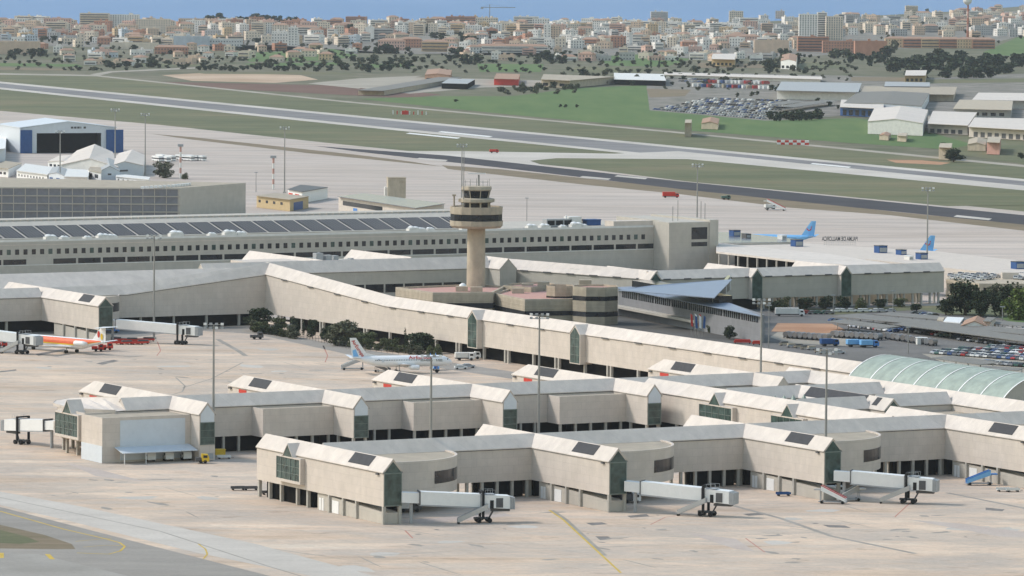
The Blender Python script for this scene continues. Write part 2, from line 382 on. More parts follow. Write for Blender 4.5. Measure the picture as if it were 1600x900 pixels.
def gable_window(par, u0, u1, v, z0, ze, zr, transom=None, panel=None):
    """glazed gable facing -v between u0 and u1"""
    i = .32; uc = (u0 + u1) / 2; sl_ = (zr - ze) / ((u1 - u0) / 2)
    top = panel if panel else None
    out = [(u0 + i, z0 + i), (u1 - i, z0 + i)]
    if panel:
        out += [(u1 - i, panel), (u0 + i, panel)]
        q = [(u0 + i, panel + .25), (u1 - i, panel + .25), (u1 - i, ze), (uc, zr - i * 1.3), (u0 + i, ze)]
        b = B(); b.hexa([(q[0][0], v - .06, q[0][1]), (q[1][0], v - .06, q[1][1]), (q[2][0], v - .06, q[2][1]), (q[4][0], v - .06, q[4][1])],
                        [(q[0][0], v - .12, q[0][1]), (q[1][0], v - .12, q[1][1]), (q[2][0], v - .12, q[2][1]), (q[4][0], v - .12, q[4][1])])
        b.poly([(q[4][0], v - .12, q[4][1]), (q[2][0], v - .12, q[2][1]), (q[3][0], v - .12, q[3][1])])
        b.build('gable_panel', MT['bluewhite'], par)
    else:
        out += [(u1 - i, ze - .1), (uc, zr - i * 1.4), (u0 + i, ze - .1)]
    B().poly([(x, v - .07, z) for x, z in out]).build('gable_glass', MT['glass'], par)
    f = B()
    top_z = panel or ze
    for x in (u0 + i - .1, u1 - i + .1): f.box(x - .09, x + .09, v - .16, v - .075, z0 + i, top_z)
    f.box(u0 + .1, u1 - .1, v - .18, v - .08, z0 + .05, z0 + i)
    if transom: f.box(u0 + i, u1 - i, v - .2, v - .08, transom, transom + .3)
    if panel: f.box(u0 + .1, u1 - .1, v - .2, v - .08, panel, panel + .25)
    for k in ((.33, .66) if panel else ()): f.box(u0 + i, u1 - i, v - .14, v - .08, z0 + (top_z - z0) * k, z0 + (top_z - z0) * k + .1)
    f.build('window_frame', MT['frame'], par)
def bay_window(par, u, v0, v1, z0, z1, vp0=None, vp1=None, zap=None, uridge=None, dep=1.3):
    """glazed box bay standing out of a wall that faces -u, with a gabled glass pediment above"""
    B().box(u - dep, u + .3, v0, v1, z0 - .7, z0).box(u - dep, u + .3, v0, v0 + .6, z0, z1).box(u - dep, u + .3, v0, v1, z1, z1 + .35).build('bay_surround', MT['wall'], par)
    B().box(u - dep + .12, u + .1, v0 + .6, v1 - .05, z0, z1).build('bay_glass', MT['glass'], par)
    f = B()
    for k in range(6): y = v0 + .7 + (v1 - v0 - .9) * k / 5; f.box(u - dep, u - dep + .1, y - .08, y + .08, z0, z1)
    for k in (.3, .62): f.box(u - dep, u - dep + .1, v0 + .6, v1, z0 + (z1 - z0) * k, z0 + (z1 - z0) * k + .14)
    f.build('bay_mullions', MT['frame'], par)
    if zap:
        vc = (vp0 + vp1) / 2
        B().poly([(u - dep - .02, vp0, z1 + .36), (u - dep - .02, vp1, z1 + .36), (u - dep - .02, vc, zap)]).build('pediment_glass', MT['glass'], par)
        r = B()
        for y in (vp0 - .2, vp1 + .2):
            r.hexa([(u - dep - .15, y, z1 + .2), (uridge, y, z1 + .2), (uridge, vc, zap), (u - dep - .15, vc, zap)],
                   [(u - dep - .15, y, z1 + .4), (uridge, y, z1 + .4), (uridge, vc, zap + .25), (u - dep - .15, vc, zap + .25)])
        r.build('pediment_roof', MT['roof'], par)

# ------------------------------------------------------------------ the setting: land, sea, runway, apron
def worldsheet(name, pts, m, z):
    me = bpy.data.meshes.new(name); bm = bmesh.new()
    f = bm.faces.new([bm.verts.new((a, b_, 0)) for a, b_ in pts]); bmesh.ops.triangulate(bm, faces=[f])
    bm.to_mesh(me); bm.free(); me.materials.append(m)
    for p in me.polygons:
        if p.normal.z < 0: p.flip()
    o = bpy.data.objects.new(name, me); o.location.z = z; col.objects.link(o); return tag(o, kind='structure')
coast = [P(x, y) for x, y in ((-500, 40), (0, 38), (400, 37), (800, 39), (1050, 40), (1200, 33), (1350, 25), (1500, 17), (1620, 8), (2300, -6))]
worldsheet('land', [(-7000, 250), (7000, 250), (7000, 9000)] + coast[::-1] + [(-7000, 7000)], GM['land'], -.30)
worldsheet('sea', [(-21000, 4500), (21000, 4500), (21000, 42000), (-21000, 42000)], GM['sea'], -.60)
hz, ht, hb = nodes_of('pale_air'); ht.nodes.remove(hb)
pv = ht.nodes.new('ShaderNodeVolumePrincipled'); pv.inputs['Color'].default_value = (.80, .88, 1.0, 1)
pv.inputs['Density'].default_value = 1.7e-5; pv.inputs['Anisotropy'].default_value = .25
ht.links.new(pv.outputs['Volume'], ht.nodes['Material Output'].inputs['Volume'])
ho = B().box(-21500, 21500, -300, 42500, -1.6, 142).build('haze', hz); tag(ho, kind='stuff')

sheet('town_ground', [(-60, 70), (200, 74), (420, 70), (640, 84), (820, 82), (1050, 90), (1240, 90), (1400, 76), (1530, 72), (1700, 30), (1700, 12), (1500, 21), (1350, 29), (1200, 37), (1050, 44), (800, 43), (400, 41), (-60, 42)], GM['town'], -.26)
sheet('far_field', [(1535, 82), (1590, 58), (1700, 52), (1700, 95), (1600, 90)], GM['green'], -.24)
sheet('far_meadow', [(930, 88), (1010, 84), (1080, 92), (1040, 104), (950, 102)], GM['green'], -.24)
sheet('vegetable_field', [(360, 84), (520, 76), (560, 86), (520, 94), (390, 96)], GM['green'], -.24)
sheet('meadow_strip', [(745, 99), (850, 100), (845, 112), (750, 112)], GM['green'], -.24)
sheet('industrial_ground', [(1010, 132), (1060, 112), (1330, 118), (1440, 122), (1700, 110), (1700, 205), (1440, 196), (1340, 178), (1200, 190), (1015, 172)], GM['town'], -.24)
sheet('yard_ground', [(1330, 178), (1700, 190), (1700, 214), (1460, 202)], GM['track'], -.22)
sheet('dry_field', [(253, 117), (330, 113), (470, 117), (497, 124), (430, 129), (300, 126)], GM['straw'], -.24)
sheet('ploughed_field', [(235, 127), (330, 129), (520, 133), (690, 147), (640, 153), (500, 146), (250, 133)], GM['maroon'], -.22)
sheet('crop_field', [(560, 154), (690, 150), (800, 150), (905, 137), (1010, 133), (1015, 172), (1195, 188), (1340, 184), (1450, 205), (1480, 214), (1520, 225), (1480, 233), (1330, 223), (1070, 203), (800, 179)], GM['green'], -.20)
sheet('scrub_field', [(1480, 214), (1640, 208), (1640, 262), (1480, 238)], GM['grass'], -.21)
sheet('pale_yard', [(520, 132), (640, 120), (880, 126), (880, 134), (760, 136), (640, 146)], GM['track'], -.21)
sheet('pale_yard', [(480, 130), (560, 122), (660, 118), (560, 138)], GM['track'], -.215)
sheet('runway_grass', [(-500, 74), (-80, 108), (150, 119), (540, 157), (1070, 206), (1700, 267), (1700, 320), (-80, 150), (-500, 100)], GM['grass'], -.20)
sheet('orange_soil_patch', [(1385, 249), (1440, 250), (1485, 254), (1470, 257), (1400, 254)], GM['soil'], -.17)
sheet('perimeter_track', [(-500, 76), (-80, 112), (150, 117), (540, 157.5), (1070, 206.5), (1700, 267), (1700, 270.5), (1070, 208.8), (540, 159.6), (150, 119), (-80, 115), (-500, 78)], GM['track'], -.16)
for k_, (pts, g_) in enumerate((([(0, 98), (120, 100), (130, 104), (0, 103)], 'green'), ([(60, 88), (160, 90), (170, 94), (70, 93)], 'grass'), ([(180, 90), (300, 92), (310, 96), (190, 95)], 'dirt'), ([(170, 99), (300, 99), (330, 103), (180, 104)], 'grass'),
    ([(0, 105), (100, 107), (110, 110), (0, 109)], 'dirt'), ([(560, 100), (640, 99), (650, 104), (560, 106)], 'green'), ([(300, 113), (520, 112), (560, 116), (480, 116), (320, 115)], 'grass'), ([(380, 99), (520, 97), (540, 101), (400, 103)], 'green'),
    ([(900, 104), (1010, 106), (1000, 114), (890, 112)], 'grass'), ([(1090, 98), (1200, 100), (1200, 106), (1090, 106)], 'dirt'), ([(1180, 96), (1300, 97), (1330, 106), (1200, 107)], 'grass'), ([(1440, 124), (1600, 122), (1620, 128), (1450, 130)], 'grass'), ([(1010, 138), (1080, 140), (1070, 150), (1015, 152)], 'dirt'), ([(1330, 120), (1440, 121), (1440, 127), (1330, 126)], 'dirt'))):
    sheet('field_strip', pts, GM[g_], -.19 + .002 * k_)
sheet('country_road', [(140, 116), (170, 111), (305, 105), (305, 107), (175, 113), (155, 118)], GM['track'], -.15)
sheet('inner_grass', [(-500, 81), (1700, 282), (1700, 345), (1060, 300), (480, 232), (-80, 172), (-500, 127)], GM['grass'], -.18)
sheet('runway', [(-500, 79.6), (1700, 289), (1700, 307.5), (1060, 247.5), (530, 194.5), (-80, 130.8), (-500, 86.9)], GM['conc'], -.12)
sheet('runway_centre', [(-500, 82.2), (1700, 292.5), (1700, 303), (1060, 244.3), (530, 191.0), (-80, 128), (-500, 84.6)], GM['rwy'], -.08)
for pts in ([(640, 207.2), (720, 215), (714, 216.6), (634, 208.6)], [(690, 204.8), (770, 212.8), (764, 214.2), (684, 206.2)], [(1210, 255), (1270, 261), (1266, 263), (1206, 257)], [(1270, 254.5), (1330, 260.4), (1326, 262), (1266, 256)]):
    sheet('runway_marking', pts, GM['paint_w'], -.05)
sheet('far_apron', [(-500, 123), (-80, 166), (250, 195), (520, 224), (640, 236), (860, 258), (1700, 340), (1700, 700), (-80, 620), (-500, 640)], GM['apronf'], -.06)
sheet('taxiway_exit', [(600, 236), (720, 236), (960, 240), (1060, 236), (1700, 300), (1700, 309), (1070, 248.5), (870, 247), (828, 251), (860, 262), (800, 262), (620, 240)], GM['conc'], -.045)
sheet('grass_island', [(828, 251), (870, 247), (1075, 248.5), (1640, 301), (1640, 320), (1480, 322), (1070, 283), (900, 262), (850, 257)], GM['grass'], -.03)
sheet('grass_island', [(236, 209), (300, 214), (560, 242), (640, 252), (690, 260), (480, 239), (300, 218)], GM['dirt'], -.03)
sheet('dirt_verge', [(690, 258), (780, 264), (1060, 294), (1400, 331), (1700, 360), (1700, 372), (1390, 336), (1230, 324), (1060, 303), (900, 287), (700, 264)], GM['dirt'], -.035)
sheet('taxiway', [(492, 228), (700, 243), (1060, 283), (1700, 346), (1700, 361), (1330, 323.5), (1060, 295), (800, 264), (560, 237)], GM['newasp'], -.015)
for pts in ([(655, 246.5), (700, 250), (696, 252), (650, 248.2)], [(910, 275), (955, 279), (950, 281), (905, 277)], [(965, 273.5), (1012, 278), (1008, 280), (960, 275.5)], [(1495, 336), (1550, 341.5), (1545, 344), (1490, 338.5)]):
    sheet('taxiway_patch', pts, GM['conc'], -.005)
# near apron: one sheet from under the terminal to behind the camera's feet
worldsheet('apron', [P(-500, 1300), P(2100, 1300), P(1760, 560), P(1300, 600), P(820, 560), P(420, 498), P(-120, 530), P(-500, 560)], GM['apron'], 0)
sheet('service_road', [(-60, 560), (-60, 515), (200, 505), (390, 512), (560, 545), (830, 585), (1000, 608), (980, 612), (800, 592), (540, 553), (400, 522), (300, 516)], GM['asphalt'], .012)
sheet('pale_lane', [(-60, 757), (120, 790), (400, 850), (640, 915), (560, 915), (300, 862), (100, 812), (-60, 775)], GM['lane'], .010)
sheet('taxiway_asphalt', [(-60, 786), (0, 792), (190, 841), (480, 915), (-60, 915)], GM['asphalt'], .014)
sheet('taxiway_asphalt', [(-60, 862), (60, 866), (200, 900), (240, 915), (-60, 915)], GM['asph2'], .018)
sheet('grass_verge', [(-60, 818), (0, 820), (70, 836), (112, 850), (118, 858), (60, 858), (-60, 856)], GM['dirt'], .022)
sheet('grass_verge', [(-60, 826), (0, 828), (40, 838), (62, 847), (30, 850), (-60, 846)], GM['grass'], .026)
strip('taxi_line', [(-10, 796), (100, 827), (165, 842), (187, 848), (195, 854), (188, 861), (170, 866), (120, 864)], .55, GM['paint_y'], .032)
strip('taxi_line', [(118, 846), (150, 843), (175, 841)], .3, GM['paint_y'], .03)
strip('taxi_line', [(130, 855), (165, 852), (190, 853)], .3, GM['paint_y'], .03)
strip('taxi_line', [(310, 850), (321, 858), (324, 866), (318, 873)], .4, GM['paint_y'], .03)
sheet('yellow_block', [(70, 866), (78, 866), (86, 874), (78, 874)], GM['paint_y'], .032)
sheet('yellow_block', [(-4, 864), (6, 864), (6, 872), (-4, 872)], GM['paint_y'], .032)
strip('stand_line', [(858, 797), (880, 812), (970, 895)], .55, GM['paint_y'], .012)
strip('stand_line', [(862, 797), (884, 812), (945, 868)], 1.2, GM['rut'], .008)
strip('stand_line', [(1145, 790), (1220, 810), (1300, 838), (1430, 865)], 1.5, GM['rut'], .008)
strip('stand_line', [(1480, 770), (1560, 786), (1640, 802)], 1.5, GM['rut'], .008)
strip('stand_line', [(340, 530), (372, 548), (384, 556)], 1.8, GM['rut'], .008)
strip('joint_line', [(-20, 773), (250, 830), (420, 885), (520, 915)], .5, GM['rut'], .016)
strip('red_line', [(1425, 783), (1398, 808)], .35, GM['paint_r'], .012)
strip('red_line', [(1165, 841), (1195, 863)], .35, GM['paint_r'], .012)
strip('red_line', [(633, 829), (645, 841)], .4, GM['paint_r'], .012)
strip('red_line', [(1016, 820), (1040, 808), (1080, 803)], .3, GM['paint_r'], .012)
strip('red_line', [(505, 540), (512, 556), (508, 566)], .35, GM['paint_r'], .012)
strip('red_line', [(246, 534), (251, 548), (245, 556)], .35, GM['paint_r'], .012)
strip('stand_arc', [(275, 590), (289, 603), (285, 612), (268, 617)], .5, GM['rut'], .012)
strip('stand_arc', [(285, 606), (330, 592), (380, 566)], .5, GM['rut'], .012)
sheet('pink_hatching', [(1070, 832), (1150, 842), (1180, 862), (1150, 858)], GM['paint_p'], .010)
sheet('pink_hatching', [(1420, 812), (1560, 838), (1640, 842), (1640, 836), (1500, 818)], GM['paint_p'], .010)
sheet('pink_hatching', [(640, 812), (790, 802), (800, 806), (660, 820)], GM['paint_p'], .010)
sheet('pink_hatching', [(100, 722), (160, 735), (225, 752), (150, 744)], GM['paint_p'], .010)
for pts in ([(227, 832), (240, 831), (257, 835), (243, 836)], [(286, 846), (300, 845), (314, 849), (302, 850)], [(915, 817), (940, 816), (950, 819), (925, 821)], [(930, 838), (950, 838), (956, 842), (938, 844)], [(1160, 803), (1190, 801), (1200, 804), (1170, 806)],
            [(1285, 820), (1320, 821), (1330, 825), (1295, 824)], [(150, 568), (178, 562), (186, 564), (160, 570)], [(55, 553), (100, 545), (104, 547), (60, 556)], [(0, 580), (25, 577), (26, 579), (0, 582)], [(980, 806), (1010, 803), (1015, 807), (985, 809)], [(1540, 793), (1570, 796), (1566, 799), (1540, 797)]):
    sheet('oil_stain', pts, GM['rubber'], .006)
def smudges(name, n, boxes, m, z, size, asp, seed):
    q = random.Random(seed); b_ = B()
    for _ in range(n):
        x0, x1, y0, y1 = q.choice(boxes); X, Y = P(q.uniform(x0, x1), q.uniform(y0, y1)); k = 9; a0 = AN + q.choice((0, math.pi / 2)) + q.uniform(-.25, .25); s_ = q.uniform(*size); ra = q.uniform(*asp)
        pts = []
        for i in range(k):
            a = 2 * math.pi * i / k; r_ = s_ * q.uniform(.6, 1.2); x, y = math.cos(a) * r_ * ra, math.sin(a) * r_
            pts.append((X + x * math.cos(a0) - y * math.sin(a0), Y + x * math.sin(a0) + y * math.cos(a0), 0))
        b_.poly(pts)
        z += .0004
    o = b_.build(name, m); o.location.z = z - n * .0004; tag(o, kind='structure')
ST_ = [(640, 1560, 790, 850), (60, 520, 545, 600), (350, 800, 535, 585), (380, 1100, 830, 890), (60, 380, 740, 820), (1180, 1600, 790, 880)]
smudges('oil_stains', 70, ST_, GM['rut'], .0075, (.5, 1.4), (1, 4), 3)
smudges('dark_oil_stains', 26, ST_[:3], GM['rubber'], .0076, (.3, .8), (1, 3), 4)
smudges('tyre_marks', 34, ST_, GM['rut'], .0077, (.18, .3), (25, 70), 5)
smudges('patched_slabs', 16, ST_, GM['conc'], .0074, (2.5, 4), (1, 2.2), 6)
smudges('far_tyre_marks', 60, [(500, 1500, 250, 345), (60, 700, 205, 300)], GM['rut'], -.05, (.25, .5), (40, 130), 8)
# landside: car parks and green
sheet('landside_road', [(600, 455), (760, 440), (960, 470), (1000, 480), (1200, 478), (1200, 575), (1000, 560), (800, 512), (700, 490)], GM['lotd'], .02)
sheet('car_park', [(1130, 500), (1180, 478), (1700, 478), (1700, 640), (1300, 590), (1180, 560)], GM['lot'], .03)
sheet('lawn', [(1170, 478), (1330, 484), (1400, 478), (1700, 476), (1700, 500), (1480, 492), (1440, 484), (1300, 492)], GM['grass'], .05)
sheet('lawn', [(1560, 496), (1700, 490), (1700, 520), (1600, 512)], GM['green'], .06)
sheet('soil_plot', [(1205, 518), (1215, 505), (1300, 506), (1322, 516), (1290, 521)], GM['soil'], .05)
sheet('pale_yard', [(1203, 527), (1215, 519), (1300, 521), (1360, 530), (1330, 541), (1230, 536)], GM['track'], .045)
sheet('pale_yard', [(1440, 553), (1700, 560), (1700, 592), (1560, 585), (1470, 565)], GM['track'], .045)

# ------------------------------------------------------------------ terminal piers
ZB, ZE, ZR = 4.3, 12.65, 15.5
def under(par, pts, z1, z0=0.03): return B().prism(pts, z0, z1).build('undercroft_shade', MT['dark'], par)  # added dark block; its colour stands in for the shade among the posts
def drum(par, cu, cv, rad, a0, a1, z0, z1, win=None, n=28):
    """round flat-roofed lounge, a sector of a circle from angle a0 to a1 (grid)"""
    pts = [(cu + rad * math.cos(a0 + (a1 - a0) * i / n), cv + rad * math.sin(a0 + (a1 - a0) * i / n)) for i in range(n + 1)] + [(cu, cv)]
    w = B().prism(pts, z0, z1).build('lounge', MT['wall'], par)
    pi_ = [(cu + (p[0] - cu) * .975, cv + (p[1] - cv) * .975) for p in pts]
    B().prism(pi_, z1 + .003, z1 + .03).build('flat_roof', MT['tan'], w)
    b = B()
    for i in range(n):
        p, q = pts[i], pts[i + 1]; p2, q2 = pi_[i], pi_[i + 1]
        b.prism([p, q, q2, p2], z1, z1 + .42)
    b.build('parapet', MT['wall'], w)
    if win:
        b = B(); k = 8; rr = rad + .05
        for i in range(k):
            t0, t1 = win[0] + (win[1] - win[0]) * i / k, win[0] + (win[1] - win[0]) * (i + 1) / k
            f = lambda t_, z: (cu + rr * math.cos(t_), cv + rr * math.sin(t_), z)
            b.poly([f(t0, win[2]), f(t1, win[2]), f(t1, win[3]), f(t0, win[3])])
        b.build('curved_window', MT['glassd'], w)
    return w
p1 = thing('airport_pier', 'nearest cream pier on posts with gabled wings ending in tall green glass', 'terminal pier', (0, 0, 0))
LW = 5.0
for k in range(4):
    u = 62.3 * k; uc = u + LW / 2
    w, r = corridor(p1, (uc, 0), (uc, 69), LW / 2, ZB, ZE, ZR, 'wing')
    skylight(w, (uc, 0), (uc, 69), LW / 2, ZE, ZR, 1, 8.4, 19.4)
    gable_window(w, u, u + LW, 0, ZB, ZE, ZR, transom=12.1)
    if k == 0:
        bay_window(w, u, 42, 55.5, 6.2, 11.6, 46.3, 51.6, 15.0, uc)
    # ground floor under the wing: low rooms with a sloping top, doors, posts
    B().hexa([(u + .5, .5, .03), (u + LW - .5, .5, .03), (u + LW - .5, 36, .03), (u + .5, 36, .03)],
             [(u + .5, .5, 2.7), (u + LW - .5, .5, 2.7), (u + LW - .5, 36, 4.28), (u + .5, 36, 4.28)]).build('ground_floor', MT['wallg'], p1)
    for v0, v1 in ((32.6, 33.6), (34.0, 35.0), (24.5, 28.0)):
        B().box(u + .40, u + .53, v0, v1, .05, 3.1).build('door', MT['white'], p1)
    for v in (.4, 14.5, 21.5, 29): post(p1, u + .3, v, 0, ZB, .36)
    post(p1, u + LW - .4, .4, 0, ZB, .36)
    for v in (41.2, 47, 56, 62.5, 68.4):
        post(p1, u + .6, v, 0, ZB, .4); post(p1, u + LW - .6, v, 0, ZB, .4)
    B().box(u + LW + .002, u + LW + .35, .6, 1.6, 11.2, 11.6).build('camera_bracket', MT['dgrey'], w) if False else None
    B().box(u - .5, u, 2.2, 3.4, 11.8, 12.15).build('lamp_bracket', MT['dgrey'], w)
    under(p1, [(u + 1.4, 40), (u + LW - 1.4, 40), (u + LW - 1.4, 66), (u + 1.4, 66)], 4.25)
w, r = corridor(p1, (LW, 42), (246, 42), 3, ZB + .02, ZE - .02, ZR - .02, 'corridor')
for k in range(4):
    u = 62.3 * k
    drum(p1, u + 16, 39, 22, -2.25, .02, ZB + .1, ZE - .15, (-.50 - .72, -.50, 7.0, 10.1))
    for s_ in range(3):
        post(p1, u + 26 + s_ * 4.6, 38.4, 0, ZB, .35)
    for s_ in range(5):
        post(p1, u + 44 + s_ * 4.3, 39.5, 0, ZB, .35); post(p1, u + 44 + s_ * 4.3, 44.4, 0, ZB, .35)
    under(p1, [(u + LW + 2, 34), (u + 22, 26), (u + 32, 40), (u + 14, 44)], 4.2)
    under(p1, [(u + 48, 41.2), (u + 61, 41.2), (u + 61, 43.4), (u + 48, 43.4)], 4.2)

p2 = thing('airport_pier', 'second cream pier, with rounded left end and a big glass bay', 'terminal pier', (24, 153, 0))
W2 = 4.6
for k in range(5):
    u = 24 + 46.3 * k; uc = u + W2 / 2
    front = 153 if k < 4 else 159
    w, r = corridor(p2, (uc, front), (uc, 226), W2 / 2, ZB if k else .1, ZE, ZR, 'wing', slant=5.5)
    skylight(w, (uc, front), (uc, 224), W2 / 2, ZE, ZR, 1, 207.5 - front, 219 - front)
    B().box(u - .06, u, 219.5, 224.5, 11.0, 12.0).build('red_panel', MT['red'], w)
    B().box(u - .55, u, 229, 230.4, 11.7, 12.1).build('lamp_bracket', MT['dgrey'], w)
    if k < 4:
        gable_window(w, u, u + W2, front, ZB, ZE, ZR, panel=10.2)
    if k == 0:
        for x in (u + .7, u + 2.6): B().box(x, x + 1.5, front - .1, front, .6, 2.0).build('vent_grille', MT['grey'], w)
    for v in (154, 163, 181, 190, 200, 210, 222.5):
        if k or v > 175: post(p2, u + .5, v, 0, ZB, .34); post(p2, u + W2 - .5, v, 0, ZB, .34)
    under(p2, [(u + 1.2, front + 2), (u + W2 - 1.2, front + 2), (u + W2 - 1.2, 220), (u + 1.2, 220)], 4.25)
w, r = corridor(p2, (11, 175), (231, 175), 3, ZB + .02, ZE - .02, ZR - .02, 'corridor')
def flatbox(par, u0, u1, v0, v1, z0, z1, name='waiting_lounge', m=None, roof=None):
    w = B().box(u0, u1, v0, v1, z0, z1).build(name, m or MT['wall'], par)
    B().box(u0 + .3, u1 - .3, v0 + .3, v1 - .3, z1 + .003, z1 + .03).build('flat_roof', roof or MT['tan'], w)
    b = B()
    for x0, x1, y0, y1 in ((u0, u1, v0, v0 + .3), (u0, u1, v1 - .3, v1), (u0, u0 + .3, v0 + .3, v1 - .3), (u1 - .3, u1, v0 + .3, v1 - .3)):
        b.box(x0, x1, y0, y1, z1, z1 + .35)
    b.build('parapet', m or MT['wall'], w)
    return w
bx = flatbox(p2, -2, 23.97, 158.5, 171.97, .05, 11.8)
B().box(3.2, 22.3, 158.38, 158.49, .6, 11.3).build('cladding_panel', MT['bluewhite'], bx)
B().box(2.5, 23.2, 158.30, 158.37, 4.1, 4.35).build('ledge', MT['offw'], bx)
B().box(-2.08, -2.0, 158.5, 171.9, .05, 4.6).build('lower_facing', MT['bluewhite'], bx)
cn = B().hexa([(1.5, 153.0, 2.9), (23.5, 153.0, 2.9), (23.5, 158.3, 4.0), (1.5, 158.3, 4.0)], [(1.5, 153.0, 3.1), (23.5, 153.0, 3.1), (23.5, 158.3, 4.25), (1.5, 158.3, 4.25)]).build('canopy', MT['bluewhite'], p2)
for x in (2.2, 8.5): B().tube((x, 153.4, .02), (x, 153.4, 3.0), .12, 6).build('canopy_post', MT['white'], cn)
for k in range(1, 5):
    u = 24 + 46.3 * k
    flatbox(p2, u - 21.5, u - .03, 165 if k < 4 else 160, 171.97, ZB, 11.75)
    for s_ in range(5): post(p2, u - 20.8 + s_ * 4.9, 165.8, 0, ZB, .33)
    for s_ in range(4): post(p2, u - 39 + s_ * 4.6, 172.6, 0, ZB, .33)
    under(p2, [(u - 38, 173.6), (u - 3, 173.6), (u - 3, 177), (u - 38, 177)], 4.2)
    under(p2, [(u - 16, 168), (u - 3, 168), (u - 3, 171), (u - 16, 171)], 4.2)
drum(p2, 20, 187, 20.5, R(75), R(232), ZB, 12.5)
rimp = [(-.4, 189.5, 12.7), (.3, 196, 12.95), (2.6, 199.5, 13.3), (5.6, 197.5, 13.9), (7.6, 191, 14.6), (9.2, 184, 15.2), (11.2, 177.5, 15.62)]
innp = [(.4, 186, 12.25), (1.2, 181, 12.25), (2.8, 177, 12.25), (4.6, 174.6, 12.27), (6.4, 173, 12.3), (8.2, 172, 12.4), (11.2, 171.7, 12.6)]
bw_, rw_ = B(), B()
for k in range(6):
    bw_.poly([rimp[k], rimp[k + 1], innp[k + 1], innp[k]])
    (xa, ya, za), (xb_, yb_, zb_) = rimp[k], rimp[k + 1]
    rw_.hexa([(xa, ya, 12.2), (xb_, yb_, 12.2), (xb_ + .1, yb_ + .35, 12.2), (xa + .1, ya + .35, 12.2)], [(xa, ya, za + .12), (xb_, yb_, zb_ + .12), (xb_ + .1, yb_ + .35, zb_ + .12), (xa + .1, ya + .35, za + .12)])
bw_.build('curved_roof', MT['roof'], p2); rw_.build('curved_parapet', MT['wall'], p2)
eb = flatbox(p2, -1, 21.2, 171.98, 189, ZB + .05, 11.9, 'end_block')
bay_window(eb, -1, 173.0, 188.5, 5.6, 11.3, 177.5, 183.2, 15.0, 1.6, dep=1.5)
for uu, vv in ((1, 174), (1, 181), (1, 188), (3.5, 196), (6, 176), (7, 190), (8, 200), (12, 204)): post(p2, uu, vv, 0, ZB, .36)
under(p2, [(6, 180), (20, 176), (22, 200), (12, 198)], 4.2)

# cross halls joining the two piers
x1 = thing('connecting_hall', 'long cream gabled hall with two green bay windows joining the two front piers', 'terminal hall', (174.5, 110, 0))
w, r = corridor(x1, (174.5, 45.2), (174.5, 171.8), 3, ZB + .01, ZE, ZR + .02, 'hall')
bay_window(w, 171.5, 119, 137, 6.0, 11.4, 125.5, 131.5, 14.9, 174.5, dep=1.4)
bay_window(w, 171.5, 82.5, 99, 6.0, 11.4, 87.5, 93.5, 14.9, 174.5, dep=1.4)
for v in range(52, 172, 10): post(x1, 172, v, 0, ZB, .35); post(x1, 177, v, 0, ZB, .35)
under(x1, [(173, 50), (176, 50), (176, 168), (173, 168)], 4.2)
x2 = thing('terminal_block', 'low tan-roofed block with small white gabled halls and cyan skylight pyramids in the pier hub', 'terminal block', (205, 110, 0))
bb = flatbox(x2, 178, 229, 50, 171.9, .05, 10.6, 'block')
w, r = corridor(x2, (202, 87), (202, 137), 2.8, 8, ZE, ZR, 'wing')
skylight(w, (202, 87), (202, 137), 2.8, ZE, ZR, 1, 12, 42, lo=.08, hi=.95)
gable_window(w, 199.2, 204.8, 87, 8.2, ZE, ZR, transom=12.2)
skylight(w, (202, 87), (202, 137), 2.8, ZE, ZR, 1, 5, 7.5, lo=.2, hi=.9)
corridor(x2, (177.6, 134.2), (228, 134.2), 2.8, 8.1, ZE - .02, ZR - .03, 'hall')
corridor(x2, (177.6, 97.5), (199.4, 97.5), 2.8, 8.1, ZE - .02, ZR - .03, 'hall')
corridor(x2, (204.7, 100), (228, 100), 2.8, 8.1, ZE - .02, ZR - .03, 'hall')
corridor(x2, (231, 30), (231, 187), 3, ZB, ZE, ZR + .03, 'hall')
for uu, vv in ((187, 124), (190, 124), (193, 124), (196.5, 124), (208, 108), (211, 107), (214, 106), (217, 105)):
    pts = [(uu - 1.3, vv - 1.6), (uu + 1.3, vv - 1.6), (uu + 1.3, vv + 1.6), (uu - 1.3, vv + 1.6)]; b = B()
    for i in range(4): b.poly([(*pts[i], 11), (*pts[(i + 1) % 4], 11), (uu, vv, 14.2)])
    b.prism(pts, 10.63, 11).build('skylight_pyramid', MT['vault'], bb)
v1 = thing('vaulted_hall', 'hall with a large pale green glazed barrel vault crossed by white ribs', 'vaulted hall', (249, 135, 0))
def arch(v, hw, rise, zs, n=20, c=249):
    rr = (hw * hw + rise * rise) / (2 * rise); a = math.asin(hw / rr)
    return [(c + rr * math.sin(-a + 2 * a * i / n), v, zs + rr * math.cos(-a + 2 * a * i / n) - rr * math.cos(a)) for i in range(n + 1)]
wl = B().box(235.2, 263, 84, 163, .05, 13).build('hall_wall', MT['wallg'], v1)
b = B()
A0, A1 = arch(84.2, 14, 7.6, 13), arch(163, 14, 7.6, 13)
for i in range(20): b.poly([A0[i], A0[i + 1], A1[i + 1], A1[i]])
b.build('vault', MT['vault'], v1, smooth=True)
B().poly(arch(84.25, 13.9, 7.5, 13)).build('gable_end', MT['wallg'], v1)
B().poly(arch(162.9, 13.9, 7.5, 13)).build('gable_end', MT['bluewhite'], v1)
for v in [84.2 + i * 11.25 for i in range(8)]:
    q = B(); a, a2 = arch(v - .28, 14.1, 7.72, 13), arch(v + .28, 14.1, 7.72, 13)
    for i in range(20): q.poly([a[i], a[i + 1], a2[i + 1], a2[i]])
    q.build('rib', MT['white'], v1)

